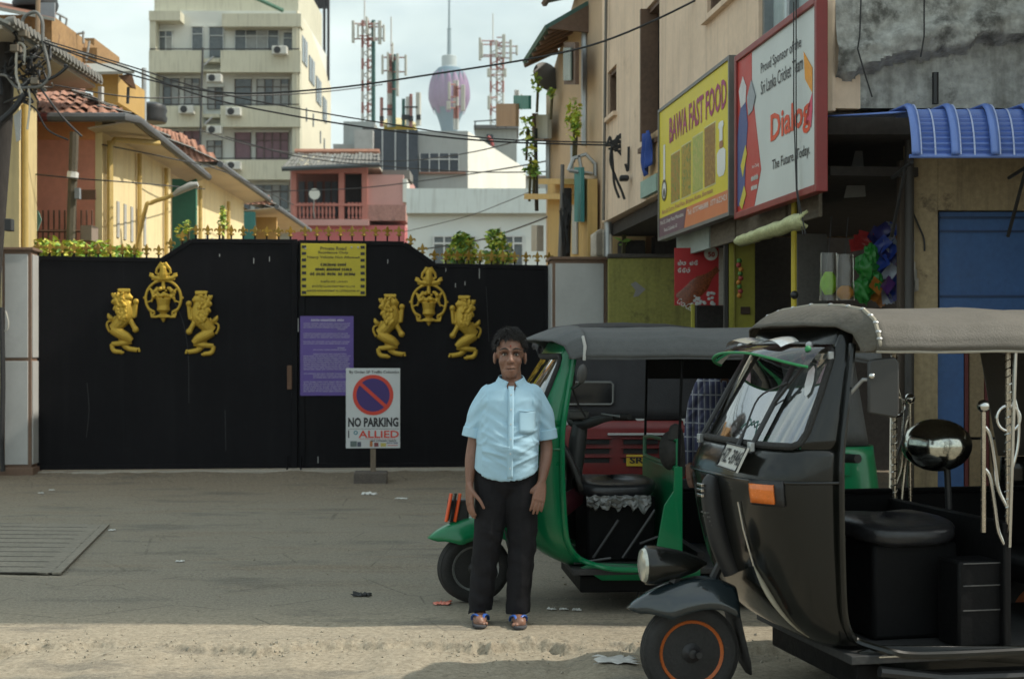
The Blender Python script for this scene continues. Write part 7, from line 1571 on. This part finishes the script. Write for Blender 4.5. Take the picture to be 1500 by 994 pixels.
    # trousers
    tr = MB(); 
    limb(tr, [(0, .008, .87, .125), (0, .008, .78, .13)], 20, 3, .82)
    for s, hxx, kx, fx, fy in ((-1, -.085, -.105, -.15, -.02), (1, .085, .095, .068, -.06)):
        A, B = crv([(hxx, .008, .82, .104), (hxx-.002*s, .004, .66, .102), (kx+.0, -.004, .47, .086), ((kx+fx)/2, .008+fy*.5, .28, .077), (fx, .022+fy, .09, .071), (fx, .02+fy, .055, .072)], 6); tr.tube(A, B, 18)
    def wt(p, n):
        f = .006*fbm((p.x*7, p.y*7, p.z*9+C['seed']), 4)
        if p.z < .5: f += .007*math.sin(p.z*58+p.x*30+5*fbm((p.x*4, p.y*4, p.z*2), 2))*max(0, .35+fbm((p.x*5, p.y*5, p.z*4), 2))*(1.2 if p.z < .2 else .8)
        f += .004*math.exp(-((p.x-(.085 if p.x > 0 else -.09))/.008)**2)*(1 if p.y < 0 and p.z > .15 else 0)
        return p+n*f
    remesh(tr, 'trousers', C['trousers'], r, .0075, 2, wt)
    for s, fx, fy in ((-1, -.15, -.02), (1, .068, -.06)):      # slippers
        sp = []
        for i in range(28):
            a = 2*math.pi*i/28; yy = math.sin(a)*.132; wdt = .044+.010*(-math.sin(a))*.8
            sp.append((fx+s*.003+wdt*math.copysign(abs(math.cos(a))**.8, math.cos(a)), -.055+fy+yy))
        sl = MB().slab(sp, .002, .017).build('slipper', mat('slipper_sole', (.05, .05, .055), .8), r, 50, bevel=.004)
        for e in (-1, 1):
            A, B = crv([(fx+s*-.012, -.125+fy, .030, .0055), (fx+e*.022, -.095+fy, .058, .009), (fx+e*.043, -.045+fy, .045, .010), (fx+e*.047, -.01+fy, .018, .008)], 5); MB().tube(A, B, 8, flat=.6).build('strap', mat('blue_strap', (.03, .10, .38), .45), sl)
    return r
SKIN = mat('brown_skin', (.235, .118, .078), .46, var=.16, vs=9, bump=.15, bs=160, spots=((.17, .08, .052), .2, 14))
HAIR = mat('dark_hair', (.012, .009, .0075), .5, var=.3, vs=30)
SHIRT = mat('light_blue_cotton', (.40, .60, .72), .85, var=.07, vs=4, bump=.2, bs=260)
TROU = mat('black_trouser_cloth', (.013, .0125, .0145), .9, spec=.25, var=.25, vs=5, bump=.2, bs=240)
md_ = 7.52
person('man in light blue shirt and black trousers standing before the green fender', (X(741, md_), md_+.07, .0), R(2), dict(skin=SKIN, hair=HAIR, shirt=SHIRT, trousers=TROU, seed=4, mark=True, scale=.985, lid=mat('eyelid_skin', (.05, .022, .015), .6)))
# wristband on the man's arm
# ---- second person in a checked shirt behind the green three wheeler
def plaid():
    m = bpy.data.materials.new('checked_cloth'); m.use_nodes = True; t = m.node_tree; N = t.nodes; L = t.links; b = N['Principled BSDF']; b.inputs['Roughness'].default_value = .9
    tc = N.new('ShaderNodeTexCoord'); sp = N.new('ShaderNodeSeparateXYZ'); L.new(tc.outputs['Object'], sp.inputs[0])
    def stripe(o, f, w_):
        a = N.new('ShaderNodeMath'); a.operation = 'MULTIPLY'; a.inputs[1].default_value = f; L.new(o, a.inputs[0]); q = N.new('ShaderNodeMath'); q.operation = 'FRACT'; L.new(a.outputs[0], q.inputs[0]); c = N.new('ShaderNodeMath'); c.operation = 'LESS_THAN'; c.inputs[1].default_value = w_; L.new(q.outputs[0], c.inputs[0]); return c.outputs[0]
    col = None
    def mix(f, a, c):
        x = N.new('ShaderNodeMixRGB'); L.new(f, x.inputs[0])
        for i, v in ((1, a), (2, c)):
            if isinstance(v, tuple): x.inputs[i].default_value = v
            else: L.new(v, x.inputs[i])
        return x.outputs[0]
    c1 = mix(stripe(sp.outputs[0], 26, .42), (.05, .055, .12, 1), (.13, .13, .18, 1)); c1 = mix(stripe(sp.outputs[0], 26, .14), c1, (.42, .43, .46, 1)); c1 = mix(stripe(sp.outputs[2], 11, .10), c1, (.35, .36, .40, 1)); c1 = mix(stripe(sp.outputs[2], 11, .45), c1, mix(stripe(sp.outputs[0], 26, .14), (.035, .035, .08, 1), (.3, .3, .34, 1))) if False else c1
    L.new(c1, b.inputs['Base Color']); return m
PL = plaid()
person('person in blue and white checked long sleeved shirt behind the green three wheeler', (X(1006, 9.1)+.21, 9.1, 0), R(-4), dict(skin=SKIN, hair=HAIR, shirt=PL, trousers=mat('blue_jeans', (.05, .08, .16), .9, var=.25, vs=6, bump=.2, bs=200), seed=9, long=True, scale=.985, lid=MATS['eyelid_skin']))
# ================================================================ air between the camera and the far tower
hm = bpy.data.materials.new('haze'); hm.use_nodes = True; t = hm.node_tree
for n in list(t.nodes): t.nodes.remove(n)
ho_ = t.nodes.new('ShaderNodeOutputMaterial'); hv = t.nodes.new('ShaderNodeVolumePrincipled'); hv.inputs['Color'].default_value = (.86, .93, .95, 1); hv.inputs['Density'].default_value = .0002; hv.inputs['Anisotropy'].default_value = .3
t.links.new(hv.outputs[0], ho_.inputs['Volume'])
hz_o = MB().box(-1510, 1510, -210, 1910, -1.2, 400).build('haze', hm, None, None); tag(hz_o, 'thin pale haze in the air over the street and far tower', None, None, 'stuff')
